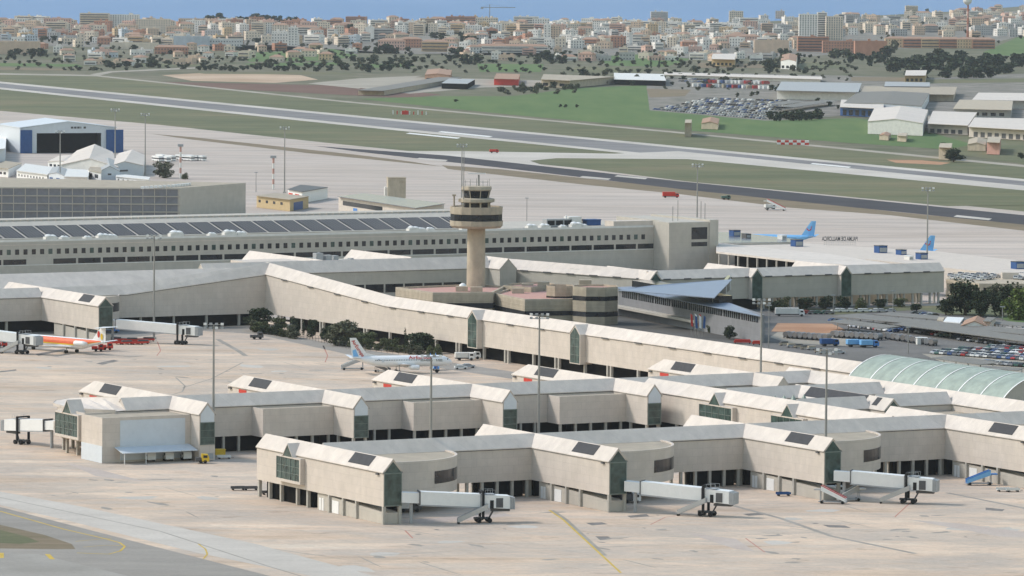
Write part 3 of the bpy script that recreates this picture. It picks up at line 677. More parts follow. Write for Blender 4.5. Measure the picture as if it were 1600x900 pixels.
# the long connector from the hub back to the main terminal
s1 = thing('connector_hall', 'long white gabled connector on posts running back behind the white jet with red lettering', 'terminal hall', (256, 300, 0))
w1_, r1_ = corridor(s1, (256.2, 160), (256.2, 486), 3, ZB, 13.3, 16.2, 'hall')
w2_, r2_ = corridor(s1, (256.2, 486), (256.2, 585), 3, (ZB, ZB - .02), (13.3, 18.9), (16.2, 22.25), 'rising_hall')
for v in range(205, 575, 21):
    z_ = 13.3 if v < 486 else 13.3 + (v - 486) / 94 * 5.4
    B().box(252.75, 253.0, v, v + 4.5, z_ - .55, z_ - .12).build('eave_vent', MT['dgrey'], w1_ if v < 486 else w2_)
for v in list(range(262, 580, 17)):
    for dv in ((0, 2.2) if (v // 17) % 2 else (0,)):
        post(s1, 253.6, v + dv, 0, ZB, .42); post(s1, 258.8, v + dv, 0, ZB, .42)
B().box(255.6, 257.2, 255, 560, .03, 4.2).build('undercroft_shade', MT['dark'], s1)  # added dark block painting the shade below the connector
def spine_bay(par, v, hw=3.4, u=253, dep=1.9):
    """full-height cross gable on the -u side"""
    w = B()
    w.rings([[(u - dep, v - hw, 3.6), (u - dep, v - hw, 13.2), (u - dep, v, 16.0), (u - dep, v + hw, 13.2), (u - dep, v + hw, 3.6)],
             [(u + 3, v - hw, 3.6), (u + 3, v - hw, 13.2), (u + 3, v, 16.0), (u + 3, v + hw, 13.2), (u + 3, v + hw, 3.6)]])
    o = w.build('glazed_bay', MT['wall'], par)
    B().poly([(u - dep - .05, v - hw + .35, 3.9), (u - dep - .05, v - hw + .35, 13.0), (u - dep - .05, v, 15.5), (u - dep - .05, v + hw - .35, 13.0), (u - dep - .05, v + hw - .35, 3.9)]).build('bay_glass', MT['glass'], o)
    f = B()
    for z in (6.5, 9.2, 11.8): f.box(u - dep - .13, u - dep - .06, v - hw + .3, v + hw - .3, z, z + .12)
    f.box(u - dep - .13, u - dep - .06, v - .07, v + .07, 3.9, 15).build('bay_mullions', MT['frame'], o)
    r_ = B()
    for s_ in (1, -1):
        e = hw + .2
        r_.hexa([(u - dep - .15, v + s_ * e, 13.1), (u + 3.1, v + s_ * e, 13.1), (u + 3.1, v, 16.1), (u - dep - .15, v, 16.1)],
                [(u - dep - .15, v + s_ * e, 13.3), (u + 3.1, v + s_ * e, 13.3), (u + 3.1, v, 16.35), (u - dep - .15, v, 16.35)])
    r_.build('bay_roof', MT['roof'], o)
spine_bay(s1, 419); spine_bay(s1, 349.5)

# left rear pier with its ramp up to the corner
p3 = thing('airport_pier', 'rear left cream pier with one gabled wing behind the red and white striped jet', 'terminal pier', (167.5, 535, 0))
w, r = corridor(p3, (167.7, 531), (167.7, 615), 2.7, ZB, ZE, ZR, 'wing')
skylight(w, (167.7, 531), (167.7, 615), 2.7, ZE, ZR, 1, 8.5, 18)
gable_window(w, 165, 170.4, 531, ZB, ZE, ZR, transom=12.1)
B().hexa([(165.5, 531.5, .03), (169.9, 531.5, .03), (169.9, 570, .03), (165.5, 570, .03)], [(165.5, 531.5, 2.6), (169.9, 531.5, 2.6), (169.9, 570, 4.2), (165.5, 570, 4.2)]).build('ground_floor', MT['wallg'], p3)
for v in (531.4, 541, 551, 561): post(p3, 165.3, v, 0, ZB, .4)
corridor(p3, (90, 583), (165.2, 583), 3, ZB + .02, ZE - .02, ZR - .02, 'corridor')
corridor(p3, (170.2, 583), (198, 583), 3, ZB + .02, ZE - .02, ZR - .02, 'corridor')
corridor(p3, (198, 583), (256.2, 583), 3, ZB + .02, (ZE - .02, 18.75), (ZR - .02, 22.2), 'rising_corridor')
drum(p3, 180, 584, 15.5, -2.5, .05, ZB + .1, 12.3, (-.5 - .8, -.5, 7.2, 10.3))
for u in list(range(100, 253, 13)):
    if not 160 < u < 172: post(p3, u, 581, 0, ZB, .4); post(p3, u, 585.4, 0, ZB, .4)
under(p3, [(95, 582.4), (252, 582.4), (252, 585), (95, 585)], 4.2)

h1 = thing('link_hall', 'broad grey-roofed hall crossing in front of the main terminal at far left', 'terminal hall', (180, 645, 0))
corridor(h1, (80, 648), (272, 648), 9, .1, 10.0, 16.0, 'hall', mw=MT['wallg'])
h2 = thing('link_hall', 'short white pitched hall behind the top corner of the ramp', 'terminal hall', (313, 690, 0))
corridor(h2, (313, 653), (313, 716), 4, .1, 13.5, 17.7, 'hall')
h3 = thing('link_hall', 'grey concourse with a long strip of dark windows left of the control tower', 'terminal hall', (320, 652, 0))
w, r = corridor(h3, (262, 653), (384, 653), 4, .1, 13.6, 17.6, 'concourse', mw=MT['wallg'])
B().box(286, 309, 656.9, 677, .1, 17.2).build('flat_block', MT['wall'], h3)
for k in range(9):
    B().box(296 + k * 8.4, 296 + k * 8.4 + 7.6, 648.9, 649.0, 5.2, 8.4).build('window', MT['glassd'], w)
corridor(h3, (353, 656.5), (353, 707), 4, .1, 13.6, 17.75, 'rear_wing')
corridor(h3, (386.5, 640), (386.5, 662), 3.6, .1, 13.6, 17.3, 'end_gable', mw=MT['wallg'])
for u, v, s_ in ((322, 676, 1), (326, 675, .8), (330, 677, .7), (338, 678, .4)):
    B().box(u, u + 3 * s_, v, v + 3, 15.02, 15.02 + 4 * s_).build('roof_plant', MT['grey'], h3)
B().box(317.2, 349, 656.9, 700, .1, 15.0).build('flat_block', MT['wallg'], h3)
h4 = thing('concourse', 'grey concourse right of the control tower running towards glazed gables', 'terminal concourse', (400, 620, 0))
w, r = corridor(h4, (390, 657), (417.5, 580), 3.6, .1, (13.2, 12.65), (16.6, 15.5), 'hall', mw=MT['wallg'])
for k in range(7):
    f = (k + .6) / 7; x, y = 390 + 27.5 * f - 3.45, 657 - 77 * f - 1.1
    B().cbox((x - .25, y - .1, 12.9 - .3 * f), (.3, 4, .5), math.atan2(27.5, 77)).build('eave_vent', MT['dgrey'], w)
h5 = thing('concourse', 'long cream concourse with two dark glazed gables above the landside car park', 'terminal concourse', (480, 580, 0))
w, r = corridor(h5, (414, 581), (546, 581), 3.2, ZB, ZE, ZR, 'hall', mw=MT['wallg'])
for k, u in enumerate((414.5, 459.3, 499.5)):
    ww, rr = corridor(h5, (u, 575.6), (u, 612), 2.4, ZB - .3, ZE + .03, ZR + .03, 'cross_wing')
    gable_window(ww, u - 2.4, u + 2.4, 575.6, ZB - .3, ZE + .03, ZR + .03)
for u in range(419, 545, 9):
    if all(abs(u - q) > 3 for q in (414.5, 459.3, 499.5)): B().box(u, u + 3, 577.2, 577.48, 12.3, 12.8).build('eave_vent', MT['dgrey'], w)
for u in range(464, 546, 4):
    post(h5, u, 578.6, 0, ZB, .35)
    if u % 8 == 0: post(h5, u + 1.2, 583.4, 0, ZB, .35)
B().box(464, 544, 590, 597, .03, 6).build('rear_rooms', MT['beige'], h5)
B().box(416, 462, 580, 583.5, .03, 4.25).build('undercroft_shade', MT['dark'], h5)  # added dark block painting the shade below the concourse

# ------------------------------------------------------------------ main terminal
mt_ = thing('main_terminal', 'long grey main terminal with small square windows and sloping solar glazing on its roof', 'terminal', (390, 800, 0))
V0 = 800
body = B().box(190, 549.9, V0, V0 + 60, .05, 18).build('main_wall', MT['wallg'], mt_)
B().box(190.3, 549.6, V0 + .3, V0 + 14, 18.003, 18.05).build('flat_roof', MT['tan'], body)
pr = B()
for x in (190,): pr.box(x, 549.9, V0, V0 + .5, 18, 18.8)
pr.build('parapet', MT['offw'], body)
i = 0
u = 192.0
while u < 541 :
    B().box(u, u + 1.75, V0 - .04, V0 + .02, 12.9, 15.0).build('window', MT['glassd'] if i % 5 else MT['glass'], body)
    u += 3.62; i += 1
for k in range(33):
    u = 190.6 + k * 10.85
    if 253 < u < 262 or u > 548: continue
    B().box(u, min(u + 9.9, 548.8), V0 - .05, V0 + .02, 8.9, 11.0).build('strip_window', MT['glassd'], body)
B().box(190, 548, V0 - .16, V0 - .02, 8.5, 8.8).build('ledge', MT['offw'], body)
B().box(190, 470, V0 - .1, V0 + .0, 16.6, 16.9).build('ledge', MT['wall'], body)
sl_ = B().hexa([(190, V0 + 14, 18), (470, V0 + 14, 18), (470, V0 + 38, 18), (190, V0 + 38, 18)], [(190, V0 + 14, 18.4), (470, V0 + 14, 18.4), (470, V0 + 38, 24), (190, V0 + 38, 24)]).build('sloping_roof', MT['wallg'], mt_)
for k in range(28):
    u = 193 + k * 9.85
    if u + 9.2 > 470: break
    z = lambda v: 18.4 + (v - V0 - 14) / 24 * 5.6 + .12
    B().hexa([(u, V0 + 15, z(V0 + 15) - .1), (u + 8.75, V0 + 15, z(V0 + 15) - .1), (u + 8.75, V0 + 31, z(V0 + 31) - .1), (u, V0 + 31, z(V0 + 31) - .1)],
             [(u, V0 + 15, z(V0 + 15)), (u + 8.75, V0 + 15, z(V0 + 15)), (u + 8.75, V0 + 31, z(V0 + 31)), (u, V0 + 31, z(V0 + 31))]).build('solar_panel', MT['sky'], sl_)
    f = B()
    for q in range(1, 6):
        f.hexa([(u + q * 1.46 - .05, V0 + 15, z(V0 + 15)), (u + q * 1.46 + .05, V0 + 15, z(V0 + 15)), (u + q * 1.46 + .05, V0 + 31, z(V0 + 31)), (u + q * 1.46 - .05, V0 + 31, z(V0 + 31))],
               [(u + q * 1.46 - .05, V0 + 15, z(V0 + 15) + .1), (u + q * 1.46 + .05, V0 + 15, z(V0 + 15) + .1), (u + q * 1.46 + .05, V0 + 31, z(V0 + 31) + .1), (u + q * 1.46 - .05, V0 + 31, z(V0 + 31) + .1)])
    f.build('glazing_bar', MT['grey'], sl_)
B().box(190, 470, V0 + 38, V0 + 50, 18, 24.6).build('ridge_block', MT['wallg'], mt_)
rr = B()
for k in range(90): rr.box(191 + k * 3.1, 191 + k * 3.1 + .3, V0 + 37.4, V0 + 37.97, 23.9, 24.7)
rr.build('ridge_rib', MT['wall'], mt_)
B().prism([(545.5, V0 - 13), (565.3, V0 - 13), (565.3, V0 + 40), (550.2, V0 + 40), (550.2, V0 - .02), (545.5, V0 - .02)], .05, 20.6).build('end_block', MT['wallg'], mt_)
for z0, z1 in ((13.2, 18.3), (10.2, 12.0)): B().box(556.6, 564.4, V0 - 13.06, V0 - 12.98, z0, z1).build('window', MT['glassd'], mt_)
B().box(565.31, 569.6, V0 - 13.6, V0 + 36, .05, 21.4).build('pier', MT['wallg'], mt_)
B().box(526, 545.4, V0 + .4, V0 + 8, 18.05, 20.8).build('plant_room', MT['wall'], mt_)
for u in (552, 554.5, 566, 568):
    B().tube((u, V0 - 5, 20.8), (u, V0 - 5, 27 + (u % 3)), .16, 5).build('aerial', MT['mast'], mt_)
# roof plant standing on the terminal roof
lab = ['white air handling unit on the main terminal roof below the sloping solar glazing', ]
def ac_unit(u, v, z, s_, label):
    t_ = thing('roof_unit', label, 'roof unit', (u, v, z), 'air units on the main terminal roof')
    B().box(u, u + 5 * s_, v, v + 3, z + .02, z + 1.2 * s_).build('casing', MT['offw'], t_)
    B().lathe([(1.3 * s_, z + 1.2 * s_), (1.5 * s_, z + 1.7 * s_), (.5 * s_, z + 2.3 * s_)], 10, (u + 1.6 * s_, v + 1.5)).lathe([(1.3 * s_, z + 1.2 * s_), (1.5 * s_, z + 1.6 * s_), (.4 * s_, z + 2.1 * s_)], 10, (u + 3.6 * s_, v + 1.5)).build('cowl', MT['white'], t_)
for px, wid in ((38, 1.0), (62, .7), (98, .6), (118, 1.0), (134, .8), (228, 1.2), (287, .7), (310, 1.1), (330, .8), (590, 1.0), (605, .7), (618, .7), (670, 1.0), (680, .9), (770, .9), (790, .9), (820, .6), (836, 1.1), (850, .7)):
    u, v = UV(px, 371 - px * .026, 18.2)
    ac_unit(u, V0 + 7, 18.05, wid, 'white cowled air unit on the main terminal roof strip in front of the sloping glazing')
for px in (868, 884, 900):
    u, v = UV(px, 350, 20); t_ = thing('roof_unit', 'grey boxy cooling unit with dark grilles on the right part of the main terminal roof', 'roof unit', (u, V0 + 12, 18.05), 'cooling units on the main terminal roof')
    B().box(u, u + 4.2, V0 + 12, V0 + 16, 18.4, 21.6).build('casing', MT['grey'], t_)
    B().box(u + .4, u + 3.8, V0 + 11.95, V0 + 12, 19.0, 21.0).build('grille', MT['black'], t_)
    B().box(u, u + 4.2, V0 + 12, V0 + 16, 18.06, 18.38).build('plinth', MT['dgrey'], t_)
u, v = UV(930, 352, 20)
t_ = thing('roof_unit', 'pale plant housing on the main terminal roof right of the cooling units', 'roof unit', (u, V0 + 12, 18.05))
B().box(u, u + 6, V0 + 12, V0 + 17, 18.06, 22.4).build('casing', MT['offw'], t_); B().tube((u - 1, V0 + 13, 18.1), (u - 1, V0 + 13, 23), .4, 8).build('flue', MT['white'], t_)
for px, c_, l_ in ((958, 'tile', 'small terracotta roofed housing on the main terminal roof near its right end'), (985, 'dblue', 'low dark blue container on the main terminal roof near its right end')):
    u, v = UV(px, 352, 20); t_ = thing('roof_unit', l_, 'roof unit', (u, V0 + 20, 18.05))
    B().box(u - 3, u + 6, V0 + 20, V0 + 25, 18.06, 20.2).build('casing', MT['wall' if c_ == 'tile' else c_], t_)
    B().box(u - 3.2, u + 6.2, V0 + 19.8, V0 + 25.2, 20.2, 20.6).build('lid', MT[c_], t_)

# ------------------------------------------------------------------ control tower and its base building
TX, TY = P(743.5, 457, 7.0)
T = lambda y: zat(TX, TY, y)
ct = thing('control_tower', 'tall beige airport control tower with a wide banded drum and dark glazed cab', 'control tower', (TX, TY, 0), grid=False)
pm = CF / (TY * _c)                                     # px per metre there
r_ = lambda w_: w_ / pm / 2
B().lathe([(r_(30), .05), (r_(28), T(356))], 28).build('shaft', MT['beige'], ct, smooth=False)
dr = B().lathe([(r_(30), T(357)), (r_(76), T(355.6)), (r_(84), T(352)), (r_(85), T(344.5)), (r_(80), T(344)), (r_(80), T(334)), (r_(83), T(333.6)), (r_(84), T(322.5)), (r_(80), T(322.5)), (r_(80), T(324.5))], 16, rot=.2).build('drum', MT['beige'], ct)
B().lathe([(r_(82.5), T(344)), (r_(82.5), T(334.2))], 16, rot=.2).build('window_band', MT['glassd'], dr)
nk = B().lathe([(r_(40), T(324.6)), (r_(40), T(315.4))], 12).build('neck', MT['glassd'], ct)
for k in range(8):
    a = k * math.pi / 4 + .3
    B().box(math.cos(a) * r_(43) - .3, math.cos(a) * r_(43) + .3, math.sin(a) * r_(43) - .3, math.sin(a) * r_(43) + .3, T(324.5), T(315.6)).build('neck_post', MT['beige'], ct)
B().lathe([(r_(46), T(316.5)), (r_(58), T(315)), (r_(58), T(310.5)), (r_(44), T(309))], 12, rot=.2).build('platform', MT['beige'], ct)
B().lathe([(r_(39), T(309)), (r_(45), T(297.2))], 8, rot=.3).build('cab_glass', MT['glassd'], ct)
f = B()
for k in range(8):
    a = .3 + k * math.pi / 4
    f.tube((math.cos(a) * r_(39.5), math.sin(a) * r_(39.5), T(309)), (math.cos(a) * r_(45.6), math.sin(a) * r_(45.6), T(297.2)), .16, 5)
f.build('cab_mullion', MT['beige'], ct)
B().lathe([(r_(46), T(297.6)), (r_(50), T(296)), (r_(48), T(291)), (r_(30), T(290.4))], 8, rot=.3).build('cab_roof', MT['beige'], ct)
f = B()
for k in range(12):
    a = k * math.pi / 6; x, y = math.cos(a) * r_(40), math.sin(a) * r_(40)
    f.tube((x, y, T(290.6)), (x, y, T(279 + (k % 3) * 2)), .09, 4)
    a2 = a + math.pi / 6; f.tube((x, y, T(284)), (math.cos(a2) * r_(40), math.sin(a2) * r_(40), T(284)), .06, 4)
f.build('railing', MT['mast'], ct)
B().tube((.8, 0, T(290.6)), (.8, 0, T(273)), .35, 8).build('radar_post', MT['mast'], ct)
B().box(-3.2, 3.4, -.3, .3, T(271.5), T(270.2)).build('radar_bar', MT['white'], ct)
B().tube((r_(-70), -2, T(323)), (r_(-70), -2, T(305)), .35, 6).box(r_(-76), r_(-64), -2.6, -1.4, T(306), T(303.6)).build('lamp_post', MT['beiged'], ct)
B().tube((r_(-40), -4.6, T(322)), (r_(-40), -4.6, T(225)), .22, 6, .12).build('aerial_mast', MT['mast'], ct)

tb = thing('tower_building', 'low banded beige building with pink tiled roofs around the foot of the control tower', 'building', (*P(800, 470, 0), 0), grid=False)
def tpoly(z, pts, dx=0, dy=0):
    return [(P(x, y, z)[0] - TBO[0], P(x, y, z)[1] - TBO[1]) for x, y in pts]
TBO = P(800, 470, 0)
def banded(pts, z0, z1, roof, wins=()):
    w = B().prism(pts, z0, z1).build('wall', MT['beiged'], tb)
    cx = sum(p[0] for p in pts) / len(pts); cy = sum(p[1] for p in pts) / len(pts)
    ins = [(cx + (p[0] - cx) * .95, cy + (p[1] - cy) * .95) for p in pts]
    B().prism(ins, z1 + .003, z1 + .12).build('roof', MT[roof], w)
    g = B()
    for i in range(len(pts)):
        j = (i + 1) % len(pts); g.prism([pts[i], pts[j], ins[j], ins[i]], z1, z1 + .8)
    g.build('parapet', MT['beige'], w)
    g = B(); outs = [(cx + (p[0] - cx) * 1.006, cy + (p[1] - cy) * 1.006) for p in pts]
    for k in range(int((z1 - z0) / 1.3)): g.prism(outs, z0 + k * 1.3 + .1, z0 + k * 1.3 + .32)
    g.build('ribbing', MT['beige'], w)
    for a, b_ in wins:
        o2 = [(cx + (p[0] - cx) * 1.009, cy + (p[1] - cy) * 1.009) for p in pts]
        B().prism(o2, a, b_).build('window_band', MT['glassd'], w)
    return w
banded(tpoly(9, [(618, 452), (676, 460.5), (770, 460), (790, 450), (742, 447), (690, 449)]), .05, 9, 'pink', ((3.8, 5.8),))
banded(tpoly(8.2, [(770, 461), (820, 471), (908, 470), (912, 462), (860, 455), (800, 453)]), .05, 8.2, 'pink', ((2.9, 4.6),))
banded(tpoly(9.5, [(786, 449), (830, 452), (870, 447), (850, 443), (800, 446)]), .05, 9.5, 'pink')
def octo(x, y, z, rp):
    c_ = P(x, y, z); k = rp / (CF / c_[1]); return [(c_[0] - TBO[0] + k * math.cos(math.pi / 8 + i * math.pi / 4), c_[1] - TBO[1] + k * math.sin(math.pi / 8 + i * math.pi / 4)) for i in range(8)]
banded(octo(930, 450, 13, 38), .05, 13, 'pink', ((3.0, 4.8), (8.8, 10.4)))
banded(octo(876, 449, 12, 24), .05, 12, 'pink', ((7.6, 9.0),))
for x, y, z in ((712, 456, 9), (735, 457, 9), (800, 459, 8.2), (815, 452, 8.2), (840, 449, 9.5), (868, 458, 8.2), (884, 458, 8.2), (905, 446, 13)):
    X, Y = P(x, y, z); X -= TBO[0]; Y -= TBO[1]
    B().box(X, X + 4.5, Y, Y + 3, z + .12, z + 2.0).build('roof_hood', MT['beige'], tb)
X, Y = P(723, 455, 9); bd = B().lathe([(1.0, 9.1), (1.5, 10.2), (1.3, 11.4), (.4, 12)], 12, (X - TBO[0], Y - TBO[1])).build('radome', MT['white'], tb, smooth=True)

# ------------------------------------------------------------------ blue-roofed building
MT['slate'] = M('slate_grey_render', (.25, .25, .26), .08, .3, stain=.05, panel=(3, 2.4, .05, .85))
bl = thing('office_building', 'grey building with two pale blue metal roofs and a strip of dark windows', 'building', (398, 530, 0))
A_, B_ = UV(966, 492), UV(1190, 536)
dv = Vector((B_[0] - A_[0], B_[1] - A_[1])).normalized(); nn = Vector((-dv.y, dv.x))
if nn.x < 0: nn = -nn
q = lambda s_, t_: (A_[0] + dv.x * s_ + nn.x * t_, A_[1] + dv.y * s_ + nn.y * t_)
LB = math.hypot(B_[0] - A_[0], B_[1] - A_[1])
w = B().prism([q(0, 0), q(LB, 0), q(LB - .5, 1.2), q(LB * .45, 15), q(0, 30)], .05, 9.9).build('wall', MT['slate'], bl)
for k in range(8):
    s0 = 4 + k * (LB - 6) / 8; s1 = s0 + (LB - 6) / 8 - 1.2
    B().prism([q(s0, -.06), q(s1, -.06), q(s1, .04), q(s0, .04)], 6.9, 9.5).build('window', MT['glassd'], w)
    g = B()
    for j in range(1, 8): ss = s0 + (s1 - s0) * j / 8; g.prism([q(ss - .12, -.12), q(ss + .12, -.12), q(ss + .12, -.05), q(ss - .12, -.05)], 6.9, 9.5)
    g.build('mullion', MT['grey'], w)
B().prism([q(-1, -1.5), q(LB + 3, -1.5), q(LB * .66, 8), q(-1, 14)], [10, 9.4, 10.2, 10.6], [10.3, 9.7, 10.5, 10.9]).build('lower_roof', MT['blueroof'], w)
B().prism([q(-1, -3.2), q(LB * .6, -3.2), q(LB * .6, -.05), q(-1, -.05)], 3.0, 3.9).build('ledge', MT['wallg'], w)
B().prism([q(1, 5), q(LB * .63, 5), q(LB * .63, 10), q(1, 14)], 10.4, 12.95).build('upper_glazing', MT['glassd'], bl)
up = [UV(966, 453.5, 13.2), UV(1116, 465.5, 13.2), UV(1144, 437.5, 15.5), UV(1020, 446, 14.4)]
B().prism(up, [13, 13, 15.5, 14.2], [13.3, 13.3, 15.8, 14.5]).build('upper_roof', MT['blueroof'], bl)
B().prism([UV(1114, 468, 11), UV(1120, 466, 11), UV(1142, 447, 11), UV(1136, 447, 11)], 9.8, [13, 13, 15, 15]).build('end_glazing', MT['glassd'], bl)
fr = B()
c0, c1 = Vector(UV(1114, 469, 11)), Vector(UV(1141, 448, 11))
for j in range(5): c_ = c0.lerp(c1, j / 4); fr.tube((c_.x, c_.y, 9.8), (c_.x, c_.y, 13 + j * .55), .2, 5)
fr.build('mullion', MT['white'], bl)

# ------------------------------------------------------------------ long hall, beige block on the right
hs = thing('service_hall', 'long flat cream-roofed hall open on its dark front, right of the main terminal', 'hall', (552, 720, 0))
f0, f1 = UV(1119, 393.5, 10), UV(1270, 411, 10)
b0, b1 = UV(1119, 380, 10), UV(1480, 427, 10)
B().prism([f0, f1, b1, UV(1300, 398, 10), b0], 9.4, 10.2).build('roof', MT['roof'], hs)
g = B(); fv = Vector(f0).lerp(Vector(f1), .5)
d_ = (Vector(f1) - Vector(f0)); L_ = d_.length; d_.normalize()
for j in range(10): c_ = Vector(f0) + d_ * (L_ * (j + .3) / 10) + Vector((.6, .6)); g = B().box(c_.x - .3, c_.x + .3, c_.y - .3, c_.y + .3, .03, 9.4); g.build('column', MT['col'], hs)
nb = Vector((d_.y, -d_.x)); nb = nb if nb.x > 0 else -nb
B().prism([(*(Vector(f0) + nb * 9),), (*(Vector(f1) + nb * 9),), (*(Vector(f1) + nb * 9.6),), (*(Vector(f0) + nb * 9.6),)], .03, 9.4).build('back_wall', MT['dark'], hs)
hs2 = thing('service_hall', 'low pale strip-roofed pier with blue roof plant in front of the far blue tails', 'hall', (600, 760, 0))
B().prism([UV(1150, 384, 8), UV(1600, 433, 8), UV(1680, 441, 8), UV(1680, 417, 8), UV(1600, 408, 8), UV(1460, 392.5, 8), UV(1240, 379.5, 8), UV(1180, 376, 8)], .05, 8).build('wall', MT['wall'], hs2)
B().prism([UV(1152, 383.6, 8.1), UV(1600, 432.5, 8.1), UV(1678, 440.5, 8.1), UV(1678, 417.5, 8.1), UV(1600, 408.5, 8.1), UV(1460, 393, 8.1), UV(1240, 380, 8.1), UV(1182, 376.5, 8.1)], 8.01, 8.3).build('roof', MT['wall'], hs2)
hs3 = thing('service_hall', 'low flat grey-roofed building right beside the main terminal end block', 'hall', (640, 850, 0))
B().prism([UV(1119, 362, 9), UV(1152, 363, 9), UV(1246, 374, 9), UV(1240, 379, 9), UV(1119, 381, 9)], .05, 9).build('wall', MT['wallg'], hs3)
B().prism([UV(1120, 362.4, 9.1), UV(1152, 363.4, 9.1), UV(1245, 374.3, 9.1), UV(1239, 378.5, 9.1), UV(1120, 380, 9.1)], 9.01, 9.2).build('roof', MT['glazblue'], hs3)
for px, py, z, s_, mm, l_ in ((1148, 369, 9.2, 4.5, 'dblue', 'dark blue plant box on the grey roof by the main terminal end block'), (1166, 372, 9.2, 3.2, 'dgrey', 'dark grey plant box beside the blue one on the grey roof'),
        (1222, 374, 9.2, 3, 'offw', 'pale tank on the roof beside the far blue fuselage'), (1245, 385, 8.3, 5, 'dblue', 'low blue plant box on the strip roof right of the grey roof'),
        (1376, 395, 8.3, 5.2, 'dblue', 'tall blue plant box on the strip roof, largest of the blue boxes'), (1408, 398, 8.3, 3.6, 'blue', 'blue plant frame just right of the tallest blue box'),
        (1440, 405, 8.3, 4.4, 'dblue', 'dark blue plant box on the strip roof beneath the right blue tail'), (1590, 420, 8.3, 5, 'dblue', 'blue plant box at the right edge of the photo on the strip roof'),
        (1420, 406, 8.3, 2.6, 'offw', 'low pale housing between the blue boxes on the strip roof')):
    X, Y = P(px, py, z); t_ = thing('plant_box', l_, 'roof unit', (X, Y, z), grid=False, rz=AN)
    s_ *= .8; mm = 'dblue' if mm == 'blue' else mm
    B().box(-s_ / 2, s_ / 2, -2, 2, .02, s_ * .72).build('casing', MT[mm], t_)
    B().box(-s_ / 2 - .15, s_ / 2 + .15, -2.15, 2.15, s_ * .72, s_ * .72 + .2).build('lid', MT['dgrey' if mm != 'offw' else 'white'], t_)
    B().box(-s_ / 2 + .3, s_ / 2 - .3, -2.05, -2, .4, s_ * .55).build('grille', MT['grey'], t_)
# mirrored name sign seen from behind
X, Y = P(1312, 385, 8)
sg = thing('roof_sign', 'row of dark capital letters on a roof frame, seen mirrored from behind', 'sign', (X, Y, 8.3), grid=False, rz=AN * .2)
def text(par, name, body, size, mat_, loc, rot, sx=1.0, ext=.06, bold=.0):
    cu = bpy.data.curves.new(name, 'FONT'); cu.body = body; cu.size = size; cu.extrude = ext; cu.align_x = 'CENTER'; cu.offset = bold
    o = bpy.data.objects.new(name, cu); col.objects.link(o); o.parent = par; o.location = loc; o.rotation_euler = rot; o.scale = (sx, 1, 1)
    cu.materials.append(mat_)
    me = bpy.data.meshes.new_from_object(o); col.objects.unlink(o); bpy.data.objects.remove(o)
    o = bpy.data.objects.new(name, me); col.objects.link(o); o.parent = par; o.location = loc; o.rotation_euler = rot; o.scale = (sx, 1, 1)
    return o
text(sg, 'lettering', 'PALMA DE MALLORCA', 2.5, MT['dgrey'], (0, 0, 2.2), (math.pi / 2, 0, math.pi), .62, .05, .05)
g = B()
for k in range(14): g.tube((-6.8 + k * 1.05, .2, 0), (-6.8 + k * 1.05, .2, 4), .05, 4)
for z in (.6, 1.4, 2.1, 4): g.box(-7, 7, .15, .25, z, z + .07)
g.build('sign_frame', MT['grey'], sg)

be = thing('car_park_building', 'low beige parking building on the right with cars on its roof deck', 'car park', (*P(1540, 465, 0), 0), grid=False)
BEO = P(1540, 465, 0)
def rel(x, y, z, o): p = P(x, y, z); return (p[0] - o[0], p[1] - o[1])
pts = [rel(1478, 436, 7, BEO), rel(1530, 443, 7, BEO), rel(1680, 444, 7, BEO), rel(1700, 421, 7, BEO), rel(1490, 425, 7, BEO)]
w = B().prism(pts, 5.4, 7).build('deck', MT['beige'], be)
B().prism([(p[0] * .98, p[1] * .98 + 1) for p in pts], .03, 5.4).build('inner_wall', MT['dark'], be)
for x in range(1482, 1680, 13):
    p = rel(x, 436 + min(7, (x - 1478) * .13), 7, BEO); B().box(p[0] - .7, p[0] + .7, p[1] - .1, p[1] + .9, .03, 5.4).build('column', MT['beige'], be)
B().prism([rel(1478, 436, 7, BEO), rel(1530, 443, 7, BEO), rel(1680, 444, 7, BEO), rel(1680, 443.6, 7, BEO), rel(1530, 442.6, 7, BEO), rel(1478, 435.6, 7, BEO)], .03, 2.4).build('spandrel', MT['beige'], be)
p = rel(1566, 436, 7, BEO); B().box(p[0], p[0] + 6.5, p[1], p[1] + 5, 7, 9.6).build('stair_head', MT['wall'], be)

# ------------------------------------------------------------------ glazed parking building, hangar, sheds beyond the terminal
pk = thing('parking_building', 'four-storey parking block with blue-grey glazing and a plain grey end wall', 'car park', (515, 1215, 0))
c0, c1 = UV(281, 294, 16), UV(384, 286, 16)
d1 = (Vector(c1) - Vector(c0)).normalized(); fl = Vector((-.60, .80))
L0 = [Vector(c0) + Vector((0, 0)), Vector(c1), Vector(c1) + Vector((-.72, .70)) * 170, Vector(UV(-60, 286, 16)) + Vector((20, 90)), Vector(UV(-60, 292, 16))]
w = B().prism([(p.x, p.y) for p in L0], .05, 16).build('end_wall', MT['wallg'], pk)
B().prism([(p.x + (.5 if i else .3), p.y + .5) for i, p in enumerate(L0)], 16.003, 16.05).build('roof', MT['tan'], w)
g0, g1 = Vector(UV(-60, 292, 16)), Vector(c0); gd = (g1 - g0); GLn = gd.length; gd.normalize(); gn = Vector((gd.y, -gd.x)); gn = gn if gn.y < 0 else -gn
gq = lambda s_, t_: tuple(g0 + gd * s_ + gn * t_)
for fl_ in range(4):
    z0 = .6 + fl_ * 3.85
    B().prism([gq(0, .06), gq(GLn - .6, .06), gq(GLn - .6, .02), gq(0, .02)], z0, z0 + 3.3).build('glazing', MT['glazblue'], pk)
    B().prism([gq(0, .7), gq(GLn + .6, .7), gq(GLn + .6, .02), gq(0, .02)], z0 + 3.3, z0 + 3.62).build('floor_edge', MT['wallg'], pk)
